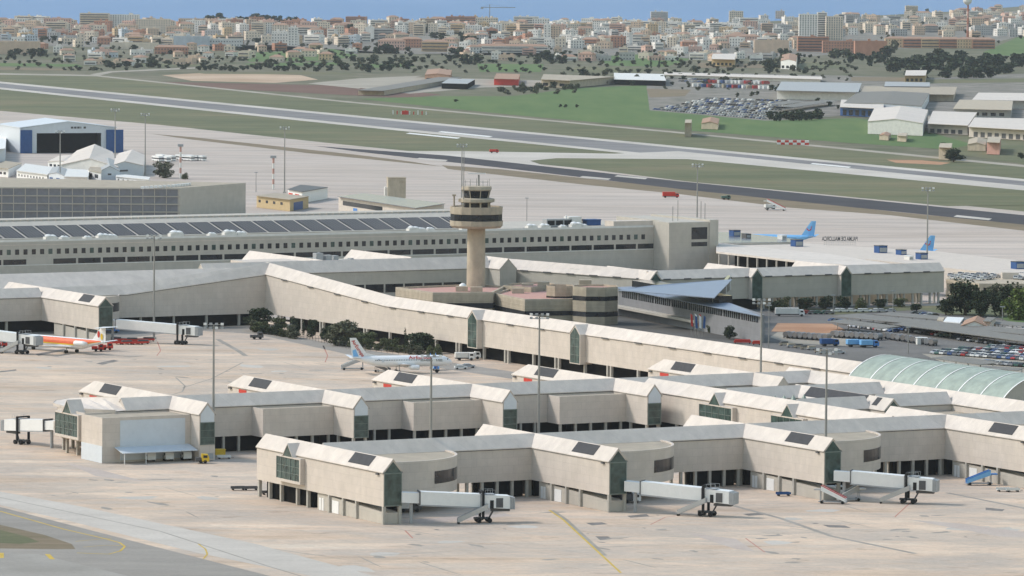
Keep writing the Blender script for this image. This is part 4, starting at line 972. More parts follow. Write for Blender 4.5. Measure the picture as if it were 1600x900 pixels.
nm_ = int(GLn / 5.8)
for k in range(nm_):
    s0 = GLn - 1 - k * 5.8
    B().prism([gq(s0, .3), gq(s0 + .35, .3), gq(s0 + .35, .06), gq(s0, .06)], .6, 15.9).build('mullion', MT['wallg'], pk)
g = B()
for k in range(14):
    p = Vector(c0).lerp(Vector(c1), .1) + Vector((-.72, .70)) * 8 + d1 * (k * 3.4 - 22) + Vector((-.3, .3)) * abs(k - 7)
    g.cbox((p.x, p.y, 16.7), (2.4, 1.6, 1.2), AN + .5)
g.build('roof_light', MT['white'], pk)

hg = thing('hangar', 'white aircraft hangar with blue sliding doors standing open', 'hangar', (*P(105, 240, 0), 0), grid=False)
HGO = P(105, 240, 0)
gw = Vector(rel(178, 238.6, 0, HGO)) - Vector(rel(34, 239.5, 0, HGO)); gl = gw.length; gx = gw.normalized(); gy = Vector((-gx.y, gx.x))
h0 = Vector(rel(34, 239.5, 0, HGO))
hq = lambda s_, t_: (h0.x + gx.x * s_ + gy.x * t_, h0.y + gx.y * s_ + gy.y * t_)
HZ = zat(HGO[0], HGO[1], 201); HA = zat(HGO[0], HGO[1], 191.5)
dep = 62.0
w = B(); f_ = lambda t_: [(*hq(0, t_), .05), (*hq(0, t_), HZ), (*hq(gl * .5, t_), HA), (*hq(gl, t_), HZ), (*hq(gl, t_), .05)]
a, b_ = f_(0), f_(dep)
w.hexa([(*hq(-1.2, 0), .05), (*hq(0, 0), .05), (*hq(0, dep), .05), (*hq(-1.2, dep), .05)], [(*hq(-1.2, 0), HZ), (*hq(0, 0), HZ), (*hq(0, dep), HZ), (*hq(-1.2, dep), HZ)])
w.hexa([(*hq(gl, 0), .05), (*hq(gl + 1.2, 0), .05), (*hq(gl + 1.2, dep), .05), (*hq(gl, dep), .05)], [(*hq(gl, 0), HZ), (*hq(gl + 1.2, 0), HZ), (*hq(gl + 1.2, dep), HZ), (*hq(gl, dep), HZ)])
w.poly(b_); w.build('wall', MT['bluewhite'], hg)
g = B()
for s0, s1, z0, z1 in ((0, gl * .5, HZ, HA), (gl * .5, gl, HA, HZ)):
    g.hexa([(*hq(s0 - (1.6 if s0 == 0 else 0), -.6), z0), (*hq(s1 + (1.6 if s1 == gl else 0), -.6), z1), (*hq(s1 + (1.6 if s1 == gl else 0), dep), z1), (*hq(s0 - (1.6 if s0 == 0 else 0), dep), z0)],
           [(*hq(s0 - (1.6 if s0 == 0 else 0), -.6), z0 + .6), (*hq(s1 + (1.6 if s1 == gl else 0), -.6), z1 + .6), (*hq(s1 + (1.6 if s1 == gl else 0), dep), z1 + .6), (*hq(s0 - (1.6 if s0 == 0 else 0), dep), z0 + .6)])
g.build('roof', MT['bluewhite'], hg)
g = B(); OP = (gl * .16, gl * .86, HZ * .80)
g.poly([(*hq(0, -.3), OP[2]), (*hq(gl, -.3), OP[2]), (*hq(gl, -.3), HZ), (*hq(gl * .5, -.3), HA), (*hq(0, -.3), HZ)])
g.prism([hq(OP[0] - 3.2, -.35), hq(OP[0], -.35), hq(OP[0], .5), hq(OP[0] - 3.2, .5)], .05, OP[2]).prism([hq(OP[1], -.35), hq(OP[1] + 3.2, -.35), hq(OP[1] + 3.2, .5), hq(OP[1], .5)], .05, OP[2])
g.build('front_frame', MT['bluewhite'], hg)
for s0, s1 in ((-1, OP[0] - 3.2), (OP[1] + 3.2, gl + 6)):
    B().prism([hq(s0, -1.2), hq(s1, -1.2), hq(s1, -.5), hq(s0, -.5)], .05, HZ * .93).build('sliding_door', MT['dblue'], hg)
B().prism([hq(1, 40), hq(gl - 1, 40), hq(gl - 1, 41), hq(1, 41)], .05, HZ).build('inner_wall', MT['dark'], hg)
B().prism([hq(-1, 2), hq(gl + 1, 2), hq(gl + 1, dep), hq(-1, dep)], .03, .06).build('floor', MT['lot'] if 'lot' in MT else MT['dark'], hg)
text(hg, 'lettering', 'AVIACO', 2.2, MT['dgrey'], (*hq(gl * .52, -.45), HZ * 1.0), (math.pi / 2, 0, math.atan2(gx.y, gx.x)), 1.1, .03) if False else None
g = B()
for k in range(5): g.prism([hq(gl * .53 + k * 2.1, -.42), hq(gl * .53 + k * 2.1 + (1.6 if k != 3 else .6), -.42), hq(gl * .53 + k * 2.1 + (1.6 if k != 3 else .6), -.31), hq(gl * .53 + k * 2.1, -.31)], HZ * .98, HZ * 1.06)
g.build('lettering', MT['dgrey'], hg)

def shed(name, label, pts, z, rise, wall, roof, cat='shed', extras=None):
    """gabled or flat shed on a traced ground plan (4 image points, eave level z): front-left, front-right, back-right, back-left"""
    o_ = P(sum(p[0] for p in pts) / 4, sum(p[1] for p in pts) / 4, 0)
    t_ = thing(name, label, cat, (*o_, 0), grid=False)
    w4 = [Vector(rel(x, y, z, o_)) for x, y in pts]
    w = B().prism([tuple(p) for p in w4], .03, z).build('wall', MT[wall], t_)
    if rise:
        m0, m1 = (w4[0] + w4[1]) / 2, (w4[2] + w4[3]) / 2; c_ = (m0 + m1) / 2
        e = lambda p: p + (p - c_).normalized() * .6
        g = B()
        g.hexa([(*e(w4[0]), z), (*e(m0), z + rise), (*e(m1), z + rise), (*e(w4[3]), z)], [(*e(w4[0]), z + .3), (*e(m0), z + rise + .3), (*e(m1), z + rise + .3), (*e(w4[3]), z + .3)])
        g.hexa([(*e(m0), z + rise), (*e(w4[1]), z), (*e(w4[2]), z), (*e(m1), z + rise)], [(*e(m0), z + rise + .3), (*e(w4[1]), z + .3), (*e(w4[2]), z + .3), (*e(m1), z + rise + .3)])
        g.build('roof', MT[roof], t_)
        B().poly([(*w4[0], z), (*w4[1], z), (*m0, z + rise)]).build('gable', MT[wall], t_)
    else:
        B().prism([tuple(p * 1.02) for p in w4], z + .003, z + .3).build('roof', MT[roof], t_)
    if extras: extras(t_, w4, z)
    return t_
def wins(n, z0, z1, mat_='glassd', name='window', side=0, a0=.06, a1=.94, fill=.6):
    def f(t_, w4, z):
        p, q_ = w4[side], w4[(side + 1) % 4]; d = q_ - p; L_ = d.length; d.normalize(); o = Vector((d.y, -d.x)) * .06
        for k in range(n):
            s0 = L_ * (a0 + (a1 - a0) * k / n); s1 = s0 + L_ * (a1 - a0) / n * fill
            B().prism([tuple(p + d * s0 + o), tuple(p + d * s1 + o), tuple(p + d * s1 - o * .3), tuple(p + d * s0 - o * .3)], z0, z1).build(name, MT[mat_], t_)
    return f
shed('hangar', 'pale cream-roofed low hangar in front of the open blue-doored hangar', [(95, 258), (185, 262), (176, 238), (120, 236)], 6.5, 4.5, 'offw', 'roof', 'hangar')
shed('shed', 'white shed with broad pitched roof left of the bus row', [(165, 262), (224, 259), (228, 244), (186, 240)], 6, 3, 'bluewhite', 'roof', extras=wins(1, 3.2, 4.2, 'dgrey'))
shed('shed', 'white shed with a ribbon of windows below the cream-roofed hangar', [(75, 253), (118, 257), (128, 248), (92, 244)], 6, 1.2, 'white', 'roof', extras=wins(6, 3.6, 5.0))
shed('shed', 'pale grey gabled shed with one small dark window', [(156, 268), (187, 268), (187, 255), (150, 254)], 5.5, 3, 'bluewhite', 'grey', extras=wins(1, 3.4, 4.4, a0=.4, a1=.7))
shed('shed', 'white shed with two pairs of dark windows beside the grey gabled one', [(138, 266), (158, 270), (160, 262), (142, 259)], 6, 0, 'white', 'tan', extras=wins(2, 2.5, 4.6))
shed('office', 'long low white office with small windows in front of the sheds', [(26, 267), (74, 273), (84, 262), (40, 256)], 4.5, 0, 'white', 'offw', 'office', wins(9, 1.6, 2.8, fill=.35))
shed('office', 'white office with two dark blue doors', [(76, 272), (100, 275), (104, 265), (82, 262)], 5.2, 1.2, 'bluewhite', 'grey', 'office', wins(2, .2, 3.6, 'dblue', 'door', fill=.5))
shed('office', 'white flat building with two dark arched openings', [(100, 276), (137, 277), (140, 266), (104, 264)], 5, 0, 'white', 'offw', 'office', wins(2, .1, 2.8, 'dark', 'archway', fill=.55))
shed('office', 'small white building at the left edge below the hangar', [(-8, 262), (13, 264), (34, 255), (8, 252)], 5, 0, 'white', 'tan', 'office', wins(3, 1.6, 3.0))
shed('shed', 'low white annexe with round windows right of the sheds', [(181, 276), (232, 281), (234, 277), (184, 272)], 3.4, 0, 'white', 'offw', extras=wins(6, 1.2, 2.2, fill=.3))
shed('shed', 'white lean-to with a dark opening at the left side of the blue-doored hangar', [(-14, 234), (8, 232), (10, 214), (-10, 214)], 8, 0, 'bluewhite', 'white', extras=wins(1, .2, 3))
shed('fire_station', 'ochre rendered building with four small windows and a dark vehicle door', [(401, 306), (453, 312), (482, 307), (430, 302)], 6, 0, 'ochre', 'tan', 'fire station', lambda t_, w4, z: (wins(4, 2.8, 4.2, fill=.3)(t_, w4, z), wins(1, .1, 4.2, 'dblue', 'vehicle_door', 1, .2, .75, .9)(t_, w4, z)))
shed('shed', 'white shed with two red roller doors beside the ochre building', [(450, 296), (472, 300), (512, 293), (470, 289)], 6, 0, 'white', 'dgrey', extras=wins(2, .3, 4.4, 'red', 'roller_door', 0, .05, .98, .62))
shed('cargo_building', 'long cream building with dull blue-grey roof, dark window strip and blue doors', [(529, 307), (648, 325), (694, 318), (570, 302)], 11, 0, 'wall', 'glazblue', 'building', lambda t_, w4, z: (wins(1, 7.0, 9.2, 'glassd', 'window_strip')(t_, w4, z), wins(3, 2.2, 6.4, 'blue', 'loading_door', 0, .2, .95, .22)(t_, w4, z)))
X, Y = P(619, 311, 6)
t_ = thing('lift_tower', 'plain beige square tower standing behind the blue-grey roof', 'tower', (X, Y, 0), grid=False, rz=.12)
zt = zat(X, Y, 278)
B().box(-4.6, 4.6, -4, 4, .03, zt).build('shaft', MT['beige'], t_); B().box(-4.8, 4.8, -4.2, 4.2, zt, zt + .4).build('cap', MT['beiged'], t_)
B().box(-6.0, -4.6, -1, 3, zt * .35, zt * .72).build('stair_landing', MT['offw'], t_); B().box(1, 4, -4.06, -4, zt - 2.6, zt - 1.4).build('sign_panel', MT['beiged'], t_)

# ------------------------------------------------------------------ jet bridges
def jet_bridge(label, root, tip, wheels_px, stairs=True, zr0=4.9, zt0=3.4):
    """root, tip: image points on the tunnel's underside; local x runs from the rotunda to the cab"""
    a, b_ = Vector(P(*root, zr0)), Vector(P(*tip, zt0)); d = b_ - a; L = d.length
    t_ = thing('jet_bridge', label, 'jet bridge', (a.x, a.y, 0), 'jet bridges at the piers', grid=False, rz=math.atan2(d.y, d.x))
    zz = lambda s_: zr0 + (zt0 - zr0) * s_ / L
    def tun(s0, s1, w, z0, z1, up=0):
        return B().hexa([(s0, -w, zz(s0) + z0), (s1, -w, zz(s1) + z0), (s1, w, zz(s1) + z0), (s0, w, zz(s0) + z0)], [(s0, -w, zz(s0) + z1), (s1, -w, zz(s1) + z1), (s1, w, zz(s1) + z1), (s0, w, zz(s0) + z1)])
    cab = L - 5.2
    tun(-1, 4.2, 1.25, .25, 2.75).build('inner_tunnel', MT['white'], t_)
    o = tun(3.2, cab - 3, 1.6, 0, 3.1).build('outer_tunnel', MT['white'], t_)
    g = tun(3.2, cab - 3, 1.68, -.32, -.02); g.build('beam', MT['grey'], o)
    g = B()
    for s_ in (3.2, cab - 3.2): g.box(s_, s_ + .25, -1.7, 1.7, zz(s_) - .1, zz(s_) + 3.25)
    g.build('rib', MT['dgrey'], o)
    B().tube((1.5, 0, .02), (1.5, 0, zr0 - .1), .45, 10).build('support_post', MT['grey'], t_)
    c_ = tun(cab - 3, L - 1.2, 1.75, -.1, 3.0); c_ = c_.build('cab', MT['white'], t_)
    B().box(L - 4.6, L - 2.9, -1.83, -1.76, zz(L) + .3, zz(L) + 2.6).build('side_grille', MT['dgrey'], c_)
    B().box(L - 6.1, L - 5.2, -1.82, -1.76, zz(L) + .1, zz(L) + 2.1).build('side_door', MT['black'], c_)
    g = B()
    for k in range(3): g.box(L - 1.2 + k * .42, L - 1.2 + k * .42 + .36, -1.9 - .05 * k, 1.9 + .05 * k, zz(L) - .15, zz(L) + 2.9 - .1 * k)
    g.build('bellows', MT['grey'], c_)
    B().box(L - 5.5, L - 1.0, -.8, .8, zz(L) - .7, zz(L) - .12).build('cab_underframe', MT['dgrey'], c_)
    s0 = cab - 2.6
    g = B()
    for y in (-1.95, 1.95): g.box(s0 - .28, s0 + .28, y - .25, y + .25, 1.0, zz(s0) + 3.9)
    g.box(s0 - .3, s0 + .3, -1.95, 1.95, zz(s0) + 3.5, zz(s0) + 3.9)
    g.build('lift_column', MT['black'], t_)
    bo = B().box(s0 - 1.9, s0 + 2.1, -.5, .5, .8, 1.3).tube((s0 + 1.9, 0, 1.2), (s0 + 3.2, 0, zz(s0) - .3), .22, 6).tube((s0 - .2, -2, 1.0), (s0 - .2, 2, 1.0), .3, 8).build('bogie', MT['dgrey'], t_)
    for x in (s0 - .9, s0 + 1.7):
        for y in (-1.3, 1.3): B().tube((x, y - .35, .62), (x, y + .35, .62), .6, 14).build('wheel', MT['black'], bo)
    g = B().box(s0 + .6, s0 + 3.0, -1.5, 1.5, zz(s0) + 3.0, zz(s0) + 3.1)
    for x in (s0 + .6, s0 + 1.8, s0 + 3.0):
        for y in (-1.5, 1.5): g.tube((x, y, zz(s0) + 3.1), (x, y, zz(s0) + 4.1), .05, 4)
    for y in (-1.5, 1.5): g.tube((s0 + .6, y, zz(s0) + 4.1), (s0 + 3, y, zz(s0) + 4.1), .05, 4)
    g.build('roof_railing', MT['grey'], t_)
    if stairs:
        x1, x0 = s0 + 1.0, s0 - 6.4; zt = zz(s0) - .3
        g = B().hexa([(x0, -3.0, .25), (x1, -3.0, zt), (x1, -2.0, zt), (x0, -2.0, .25)], [(x0, -3.0, .5), (x1, -3.0, zt + .25), (x1, -2.0, zt + .25), (x0, -2.0, .5)])
        for y in (-3.0, -2.0):
            g.hexa([(x0, y - .04, .45), (x1, y - .04, zt + .2), (x1, y + .04, zt + .2), (x0, y + .04, .45)], [(x0, y - .04, 1.5), (x1, y - .04, zt + 1.3), (x1, y + .04, zt + 1.3), (x0, y + .04, 1.5)])
        st = g.build('stairs', MT['steel'], t_)
        B().tube((x0 + .2, -3.05, .28), (x0 + .2, -1.95, .28), .27, 10).build('wheel', MT['black'], st)
    return t_
jet_bridge('white jet bridge with stairs, reaching right from the first front gable, nearest of the three', (633, 786.5), (802, 793.5), None)
jet_bridge('white jet bridge reaching right from the second front gable, middle one of the three', (984, 769), (1150, 787), None)
jet_bridge('white jet bridge reaching right from the third front gable beside the red-edged boarding stairs', (1310, 752.5), (1466, 767), None)
jet_bridge('short white jet bridge reaching left from the rounded end of the second pier', (86, 673), (10, 671.5), None, stairs=False)
jet_bridge('white jet bridge reaching right from the rear left pier above the red baggage dollies', (170, 511.5), (313, 524), None, stairs=False)
jet_bridge('white jet bridge at the left edge docked to the red and white striped jet', (-40, 526), (62, 539), None)

# ------------------------------------------------------------------ floodlight masts
def mast(x, y, label, h=36.4, n=8, r=.42, kind='tall'):
    X, Y = P(x, y, h)
    t_ = thing('floodlight_mast', label, 'lamp mast', (X, Y, 0), 'floodlight masts round the aprons', grid=False)
    B().tube((0, 0, .02), (0, 0, h - .6), r, 10, r * .55).build('pole', MT['mast'], t_)
    B().box(-.8, .8, -.8, .8, .02, .7).build('base', MT['col'], t_)
    f = B().box(-2.6, 2.6, -.12, .12, h - 1.5, h - 1.3).box(-2.6, 2.6, -.12, .12, h - .5, h - .3).box(-.12, .12, -1.8, 1.8, h - 1.5, h - 1.3).build('head_frame', MT['mast'], t_)
    for k in range(n):
        x_ = -2.3 + (k % 4) * 1.53; z_ = h - (.2 if k < 4 else 1.2)
        B().cbox((x_, -.45, z_), (.8, .55, .62), 0).build('floodlight', MT['grey' if k % 3 else 'white'], f)
    return t_
for x, y, l_ in ((334, 505, 'tall floodlight mast standing at the left end of the second pier'), (674, 555, 'tall floodlight mast rising in front of the white jet with red lettering'),
                 (843, 490, 'tall floodlight mast rising in front of the second pier, right of the white jet'), (1190, 467, 'tall floodlight mast rising behind the second pier near the blue-roofed office'),
                 (1292, 545, 'floodlight mast rising from the pier hub left of the green vault'), (241, 367, 'tall floodlight mast in front of the rear left pier and its ramp'),
                 (445, 198, 'tall floodlight mast behind the terminal above the ochre building'), (227, 177, 'tall floodlight mast beside the white sheds'),
                 (180, 170, 'tall floodlight mast at the right side of the blue-doored hangar'), (1450, 293, 'tall floodlight mast between the two far blue tails'),
                 (1090, 256, 'floodlight mast behind the end block of the main terminal'), (722, 225, 'slim floodlight mast just left of the control tower cab'), (94, 204, 'floodlight mast standing in front of the open hangar mouth')):
    mast(x, y, l_, h=30 if x == 94 else 36.4)
def banded_mast(x, yt, yb, label):
    X, Y = P(x, yb); h = zat(X, Y, yt)
    t_ = thing('obstacle_mast', label, 'mast', (X, Y, 0), grid=False)
    for k in range(6):
        B().tube((0, 0, h * k / 6 + .02), (0, 0, h * (k + 1) / 6), .6, 8).build('band', MT['pink' if k % 2 else 'offw'], t_)
    B().box(-1.6, 1.6, -1, 1, h, h + 1.4).build('head', MT['grey'], t_)
banded_mast(427, 247, 296, 'short mast banded in faded red and white above the ochre building')
banded_mast(282, 229, 279, 'short banded mast beside the parked row of white buses')
for x, yt, yb, l_ in ((400, 270, 300, 'thin lamp post left of the ochre building'), (823, 310, 358, 'thin aerial pole on the terminal roof right of the control tower'), (192, 217, 237, 'bent lamp post right of the hangar doors'),
                      (1413, 480, 575, 'thin pale pole beside the right end of the blue-roofed office') if False else (1201, 478, 545, 'thin pale lamp post at the right end of the blue-roofed office'), (1302, 462, 490, 'lamp post by the landside car park under the glazed concourse'),
                      (1395, 455, 500, 'lamp post beside the parked white cars by the concourse'), (1566, 480, 512, 'lamp post on the lawn right of the tiled cabin'), (1419, 512, 552, 'lamp post among the grey tank trailers')):
    X, Y = P(x, yb); h = zat(X, Y, yt)
    t_ = thing('lamp_post', l_, 'lamp post', (X, Y, 0), grid=False)
    B().tube((0, 0, .02), (0, 0, h), .22, 6, .14).build('pole', MT['mast'], t_); B().box(-.9, .9, -.25, .25, h, h + .35).build('lamp_head', MT['grey'], t_)

# ------------------------------------------------------------------ airliners
def airliner(label, nose, tail, zn, ztl, kind, name='airliner'):
    a, b_ = Vector(P(*nose, zn)), Vector(P(*tail, ztl)); d = a - b_; L = d.length
    mid = (a + b_) / 2
    t_ = thing(name, label, 'airliner', (mid.x, mid.y, 0), grid=False, rz=math.atan2(d.y, d.x))
    h = L / 2; r = L * ({'ae': .054, 'tui': .0475, 'md': .048}[kind]); zc = L * .085 + r * .55 if kind != 'md' else L * .032 + r
    prof = [(-h, .04, .75), (-h * .93, .16, .66), (-h * .82, .36, .52), (-h * .66, .68, .28), (-h * .48, .93, .06), (-h * .35, 1, 0), (h * .60, 1, 0), (h * .74, .98, 0), (h * .84, .86, -.06), (h * .92, .63, -.18), (h * .97, .38, -.27), (h, .06, -.32)]
    if kind == 'md': prof[0] = (-h, .10, .55)
    n = 20; rs = [[(x, math.cos(2 * math.pi * i / n) * r * k, zc + r * dz + math.sin(2 * math.pi * i / n) * r * k) for i in range(n)] for x, k, dz in prof]
    body_m = {'ae': 'jet', 'md': 'jet', 'tui': 'ltblue'}[kind]
    fu = B().rings(rs).build('fuselage', MT[body_m], t_, smooth=True)
    g = B()
    for x0, x1, z0, z1 in ((h * .885, h * .93, .14, .42),):
        for s_ in (1, -1): g.hexa([(x0, s_ * r * .70, zc + r * z0), (x1, s_ * r * .40, zc + r * z0), (x1, s_ * r * .36, zc + r * (z0 + .02)), (x0, s_ * r * .6, zc + r * (z0 + .02))],
                                  [(x0, s_ * r * .62, zc + r * z1), (x1, s_ * r * .30, zc + r * z1 * .8), (x1, s_ * r * .2, zc + r * z1 * .8), (x0, s_ * r * .5, zc + r * z1)])
    g.build('cockpit_window', MT['glassd'], fu)
    g = B()
    for s_ in (1, -1):
        x = -h * .52
        while x < h * .72:
            y = r * 1.004
            g.hexa([(x, s_ * y * .985, zc + r * .17), (x + .28, s_ * y * .985, zc + r * .17), (x + .28, s_ * y * .97, zc + r * .17), (x, s_ * y * .97, zc + r * .17)],
                   [(x, s_ * y * .965, zc + r * .34), (x + .28, s_ * y * .965, zc + r * .34), (x + .28, s_ * y * .93, zc + r * .34), (x, s_ * y * .93, zc + r * .34)]); x += .56
    g.build('cabin_windows', MT['dgrey'], fu)
    if kind == 'md':                                    # cheat line: red, orange, yellow bands hugging the hull
        for nm, m_, z0, z1 in (('red_stripe', 'orange', -.04, .86), ('yellow_stripe', 'yellow', -.24, -.04)):
            for s_ in (1, -1):
                rr = []
                for x, k, dz in prof[1:-2]:
                    q0, q1 = math.asin(z0), math.asin(min(.95, z1)); rk = r * k * 1.025
                    rr.append([(x, s_ * math.cos(q0 + (q1 - q0) * j / 5) * rk, zc + r * dz + math.sin(q0 + (q1 - q0) * j / 5) * rk) for j in range(6)])
                g = B()
                for p, q_ in zip(rr, rr[1:]):
                    for j in range(5): g.poly([p[j], q_[j], q_[j + 1], p[j + 1]])
                g.build(nm, MT[m_], fu)
    # wings
    span = L * (.435 if kind != 'md' else .41); xr = h * (.10 if kind != 'md' else -.12)
    for s_ in (1, -1):
        zw = zc - r * .62
        w = B().rings([[(xr + L * .10, s_ * r * .5, zw), (xr - L * .03, s_ * r * .5, zw + .45), (xr - L * .085, s_ * r * .5, zw), (xr - L * .03, s_ * r * .5, zw - .35)],
                       [(xr - L * .02, s_ * span * .36, zw + span * .035), (xr - L * .07, s_ * span * .36, zw + .25 + span * .035), (xr - L * .095, s_ * span * .36, zw + span * .035), (xr - L * .07, s_ * span * .36, zw - .15 + span * .035)],
                       [(xr - L * .135, s_ * span, zw + span * .095), (xr - L * .15, s_ * span, zw + .1 + span * .095), (xr - L * .17, s_ * span, zw + span * .095), (xr - L * .15, s_ * span, zw - .05 + span * .095)]])
        w = w.build('wing', MT['white'], t_)
        if kind != 'md':
            er = L * .0235; xe, ye, ze_ = xr + L * .075, s_ * span * .30, zw - er * .75
            e = B().rings([[(x, ye + math.cos(2 * math.pi * i / 14) * er * k, ze_ + math.sin(2 * math.pi * i / 14) * er * k) for i in range(14)] for x, k in ((xe + L * .02, .86), (xe + L * .012, 1), (xe - L * .05, .95), (xe - L * .085, .55))]).build('engine', MT[body_m], t_, smooth=True)
            B().tube((xe + L * .0205, ye, ze_), (xe + L * .021, ye, ze_), er * .78, 14).build('intake', MT['black'], e)
            B().hexa([(xe + L * .0, ye - .12, ze_ + er * .8), (xe + L * .0, ye + .12, ze_ + er * .8), (xe - L * .09, ye + .12, ze_ + er), (xe - L * .09, ye - .12, ze_ + er)],
                     [(xe - L * .02, ye - .12, zw + .5), (xe - L * .02, ye + .12, zw + .5), (xe - L * .1, ye + .12, zw + .6), (xe - L * .1, ye - .12, zw + .6)]).build('pylon', MT['bluewhite'], e)
        else:
            er = L * .021; xe, ye, ze_ = -h * .58, s_ * (r + er * 1.15), zc + r * .25
            e = B().rings([[(x, ye + math.cos(2 * math.pi * i / 14) * er * k, ze_ + math.sin(2 * math.pi * i / 14) * er * k) for i in range(14)] for x, k in ((xe + L * .065, .84), (xe + L * .055, 1), (xe - L * .03, 1), (xe - L * .075, .66))]).build('engine', MT['white'], t_, smooth=True)
            B().tube((xe + L * .0655, ye, ze_), (xe + L * .066, ye, ze_), er * .76, 14).build('intake', MT['black'], e)
    # fin and tailplane
    fh = L * (.185 if kind != 'md' else .112); zt0 = zc + r * .75; xb = -h * .62 if kind != 'md' else -h * .70
    ct_, cb_ = L * .055, L * .165
    xt = -h * .985 if kind != 'md' else -h * 1.02
    fin = B().rings([[(xb, 0, zt0), (xb - cb_ * .5, .22, zt0), (xb - cb_, 0, zt0 + r * .05), (xb - cb_ * .5, -.22, zt0)], [(xt + ct_, 0, zt0 + fh), (xt + ct_ * .5, .1, zt0 + fh), (xt - .2, 0, zt0 + fh), (xt + ct_ * .5, -.1, zt0 + fh)]])
    fin = fin.build('tail_fin', MT['white' if kind != 'tui' else 'ltblue'], t_)
    if kind == 'ae':
        B().hexa([(xb + L * .09, -.05, zc + r * .97), (xb - L * .02, -.16, zc + r * .9), (xb - L * .02, .16, zc + r * .9), (xb + L * .09, .05, zc + r * .97)],
                 [(xb + L * .088, -.02, zc + r), (xb - L * .045, -.1, zt0 + fh * .22), (xb - L * .045, .1, zt0 + fh * .22), (xb + L * .088, .02, zc + r)]).build('dorsal_fillet', MT['white'], fin)
    for s_ in (1, -1):
        if kind != 'md':
            zs, xs = zc + r * .55, -h * .80; sp = L * .18
            B().rings([[(xs + L * .02, s_ * r * .25, zs), (xs - L * .03, s_ * r * .25, zs + .16), (xs - L * .075, s_ * r * .25, zs), (xs - L * .03, s_ * r * .25, zs - .12)],
                       [(xs - L * .065, s_ * sp, zs + sp * .13), (xs - L * .08, s_ * sp, zs + .05 + sp * .13), (xs - L * .10, s_ * sp, zs + sp * .13), (xs - L * .08, s_ * sp, zs - .05 + sp * .13)]]).build('tailplane', MT['bluewhite' if kind != 'tui' else 'ltblue'], t_)
        else:
            zs, xs = zt0 + fh + .05, xt + ct_; sp = L * .125
            B().rings([[(xs + .4, 0, zs), (xs - L * .03, 0, zs + .3), (xs - L * .075, 0, zs), (xs - L * .03, 0, zs - .12)], [(xs - L * .045, s_ * sp, zs + .1), (xs - L * .06, s_ * sp, zs + .17), (xs - L * .08, s_ * sp, zs + .1), (xs - L * .06, s_ * sp, zs + .05)]]).build('tailplane', MT['white'], t_)
    for x, y in ((h * .70, 0), (-h * .06 if kind != 'md' else -h * .22, r * 1.25), (-h * .06 if kind != 'md' else -h * .22, -r * 1.25)):
        lg = B().tube((x, y, .5), (x, y * .9, zc - r * .6), .14, 6).build('landing_gear', MT['grey'], t_)
        for s_ in (-.32, .32): B().tube((x, y + s_ - .14, .55), (x, y + s_ + .14, .55), .53, 12).build('wheel', MT['black'], lg)
    return t_, L, h, r, zc, fin, (xb, zt0, fh, xt, ct_, cb_), fu
ae, L, h, r, zc, fin, (xb, zt0, fh, xt, ct_, cb_), fu = airliner('white twin-jet airliner with red lettering on its tail, parked nose right on the apron', (706.6, 566.5), (546, 560.6), 3.2, 4.9, 'ae')
sg_ = -1
q_ = .45; mx = (xb - cb_ * .40) * (1 - q_) + (xt + ct_ * .55) * q_
tx = text(fin, 'lettering', 'AirEuropa', 1.55, MT['red'], (mx - .55, -.27, zt0 + fh * q_ - .2), (math.pi / 2, math.atan2(fh, xb - xt - ct_), 0), 1.0, .02, .02)
B().poly([(xb - cb_ * .62, -.24, zt0 + .3), (xb - cb_ * .93, -.2, zt0 + .3), (xb - cb_ * .98, -.2, zt0 + fh * .36), (xb - cb_ * .80, -.22, zt0 + fh * .42)]).build('blue_flash', MT['ltblue'], fin)
text(fu, 'lettering', 'AirEuropa', 1.5, MT['red'], (h * .35, -r * .955, zc + r * .44), (math.pi / 2 - .40, 0, 0), 1.2, .02, .02)
B().box(-h * .47, -h * .44, -r * .99, -r * .96, zc + r * .40, zc + r * .47).build('flag', MT['dblue'], fu)
g = B()
for x in (h * .74, -h * .40): g.box(x, x + .9, -r * 1.01, -r * .985, zc - r * .12, zc + r * .3)
g.build('cabin_door', MT['bluewhite'], fu)
md, L, h, r, zc, fin, (xb, zt0, fh, xt, ct_, cb_), fu = airliner('white rear-engined airliner with red and yellow stripes, docked at the left jet bridge', (33, 528), (163, 540), 3.6, 3.4, 'md')
for m_, x0, z0, s_ in (('red', .40, .50, 1.0), ('yellow', .62, .34, .95)):
    cx, cz = xb - cb_ * x0 - .9, zt0 + fh * z0
    for sd in (1, -1):
        B().poly([(cx + math.cos(a) * .62 * s_ , sd * .26, cz + math.sin(a) * 1.15 * s_) for a in [i * math.pi / 6 for i in range(12)]][:: sd]).build('tail_emblem', MT[m_], fin)
def smile(fin, d_):
    xb, zt0, fh, xt, ct_, cb_ = d_; g = B(); cx, cz, rr = xb - cb_ * .62, zt0 + fh * .52, fh * .17
    for sd in (1, -1):
        y = sd * .27
        for i in range(10):
            a0, a1 = math.pi + i * math.pi / 10, math.pi + (i + 1) * math.pi / 10
            k0, k1 = .62, 1.0
            g.poly([(cx + math.cos(a0) * rr * k0, y, cz + math.sin(a0) * rr * k0), (cx + math.cos(a1) * rr * k0, y, cz + math.sin(a1) * rr * k0), (cx + math.cos(a1) * rr * k1, y, cz + math.sin(a1) * rr * k1), (cx + math.cos(a0) * rr * k1, y, cz + math.sin(a0) * rr * k1)])
        g.poly([(cx - rr * .9 + math.cos(a) * rr * .24, y, cz + rr * .5 + math.sin(a) * rr * .24) for a in [i * math.pi / 5 for i in range(10)]])
    g.build('tail_emblem', MT['red'], fin)
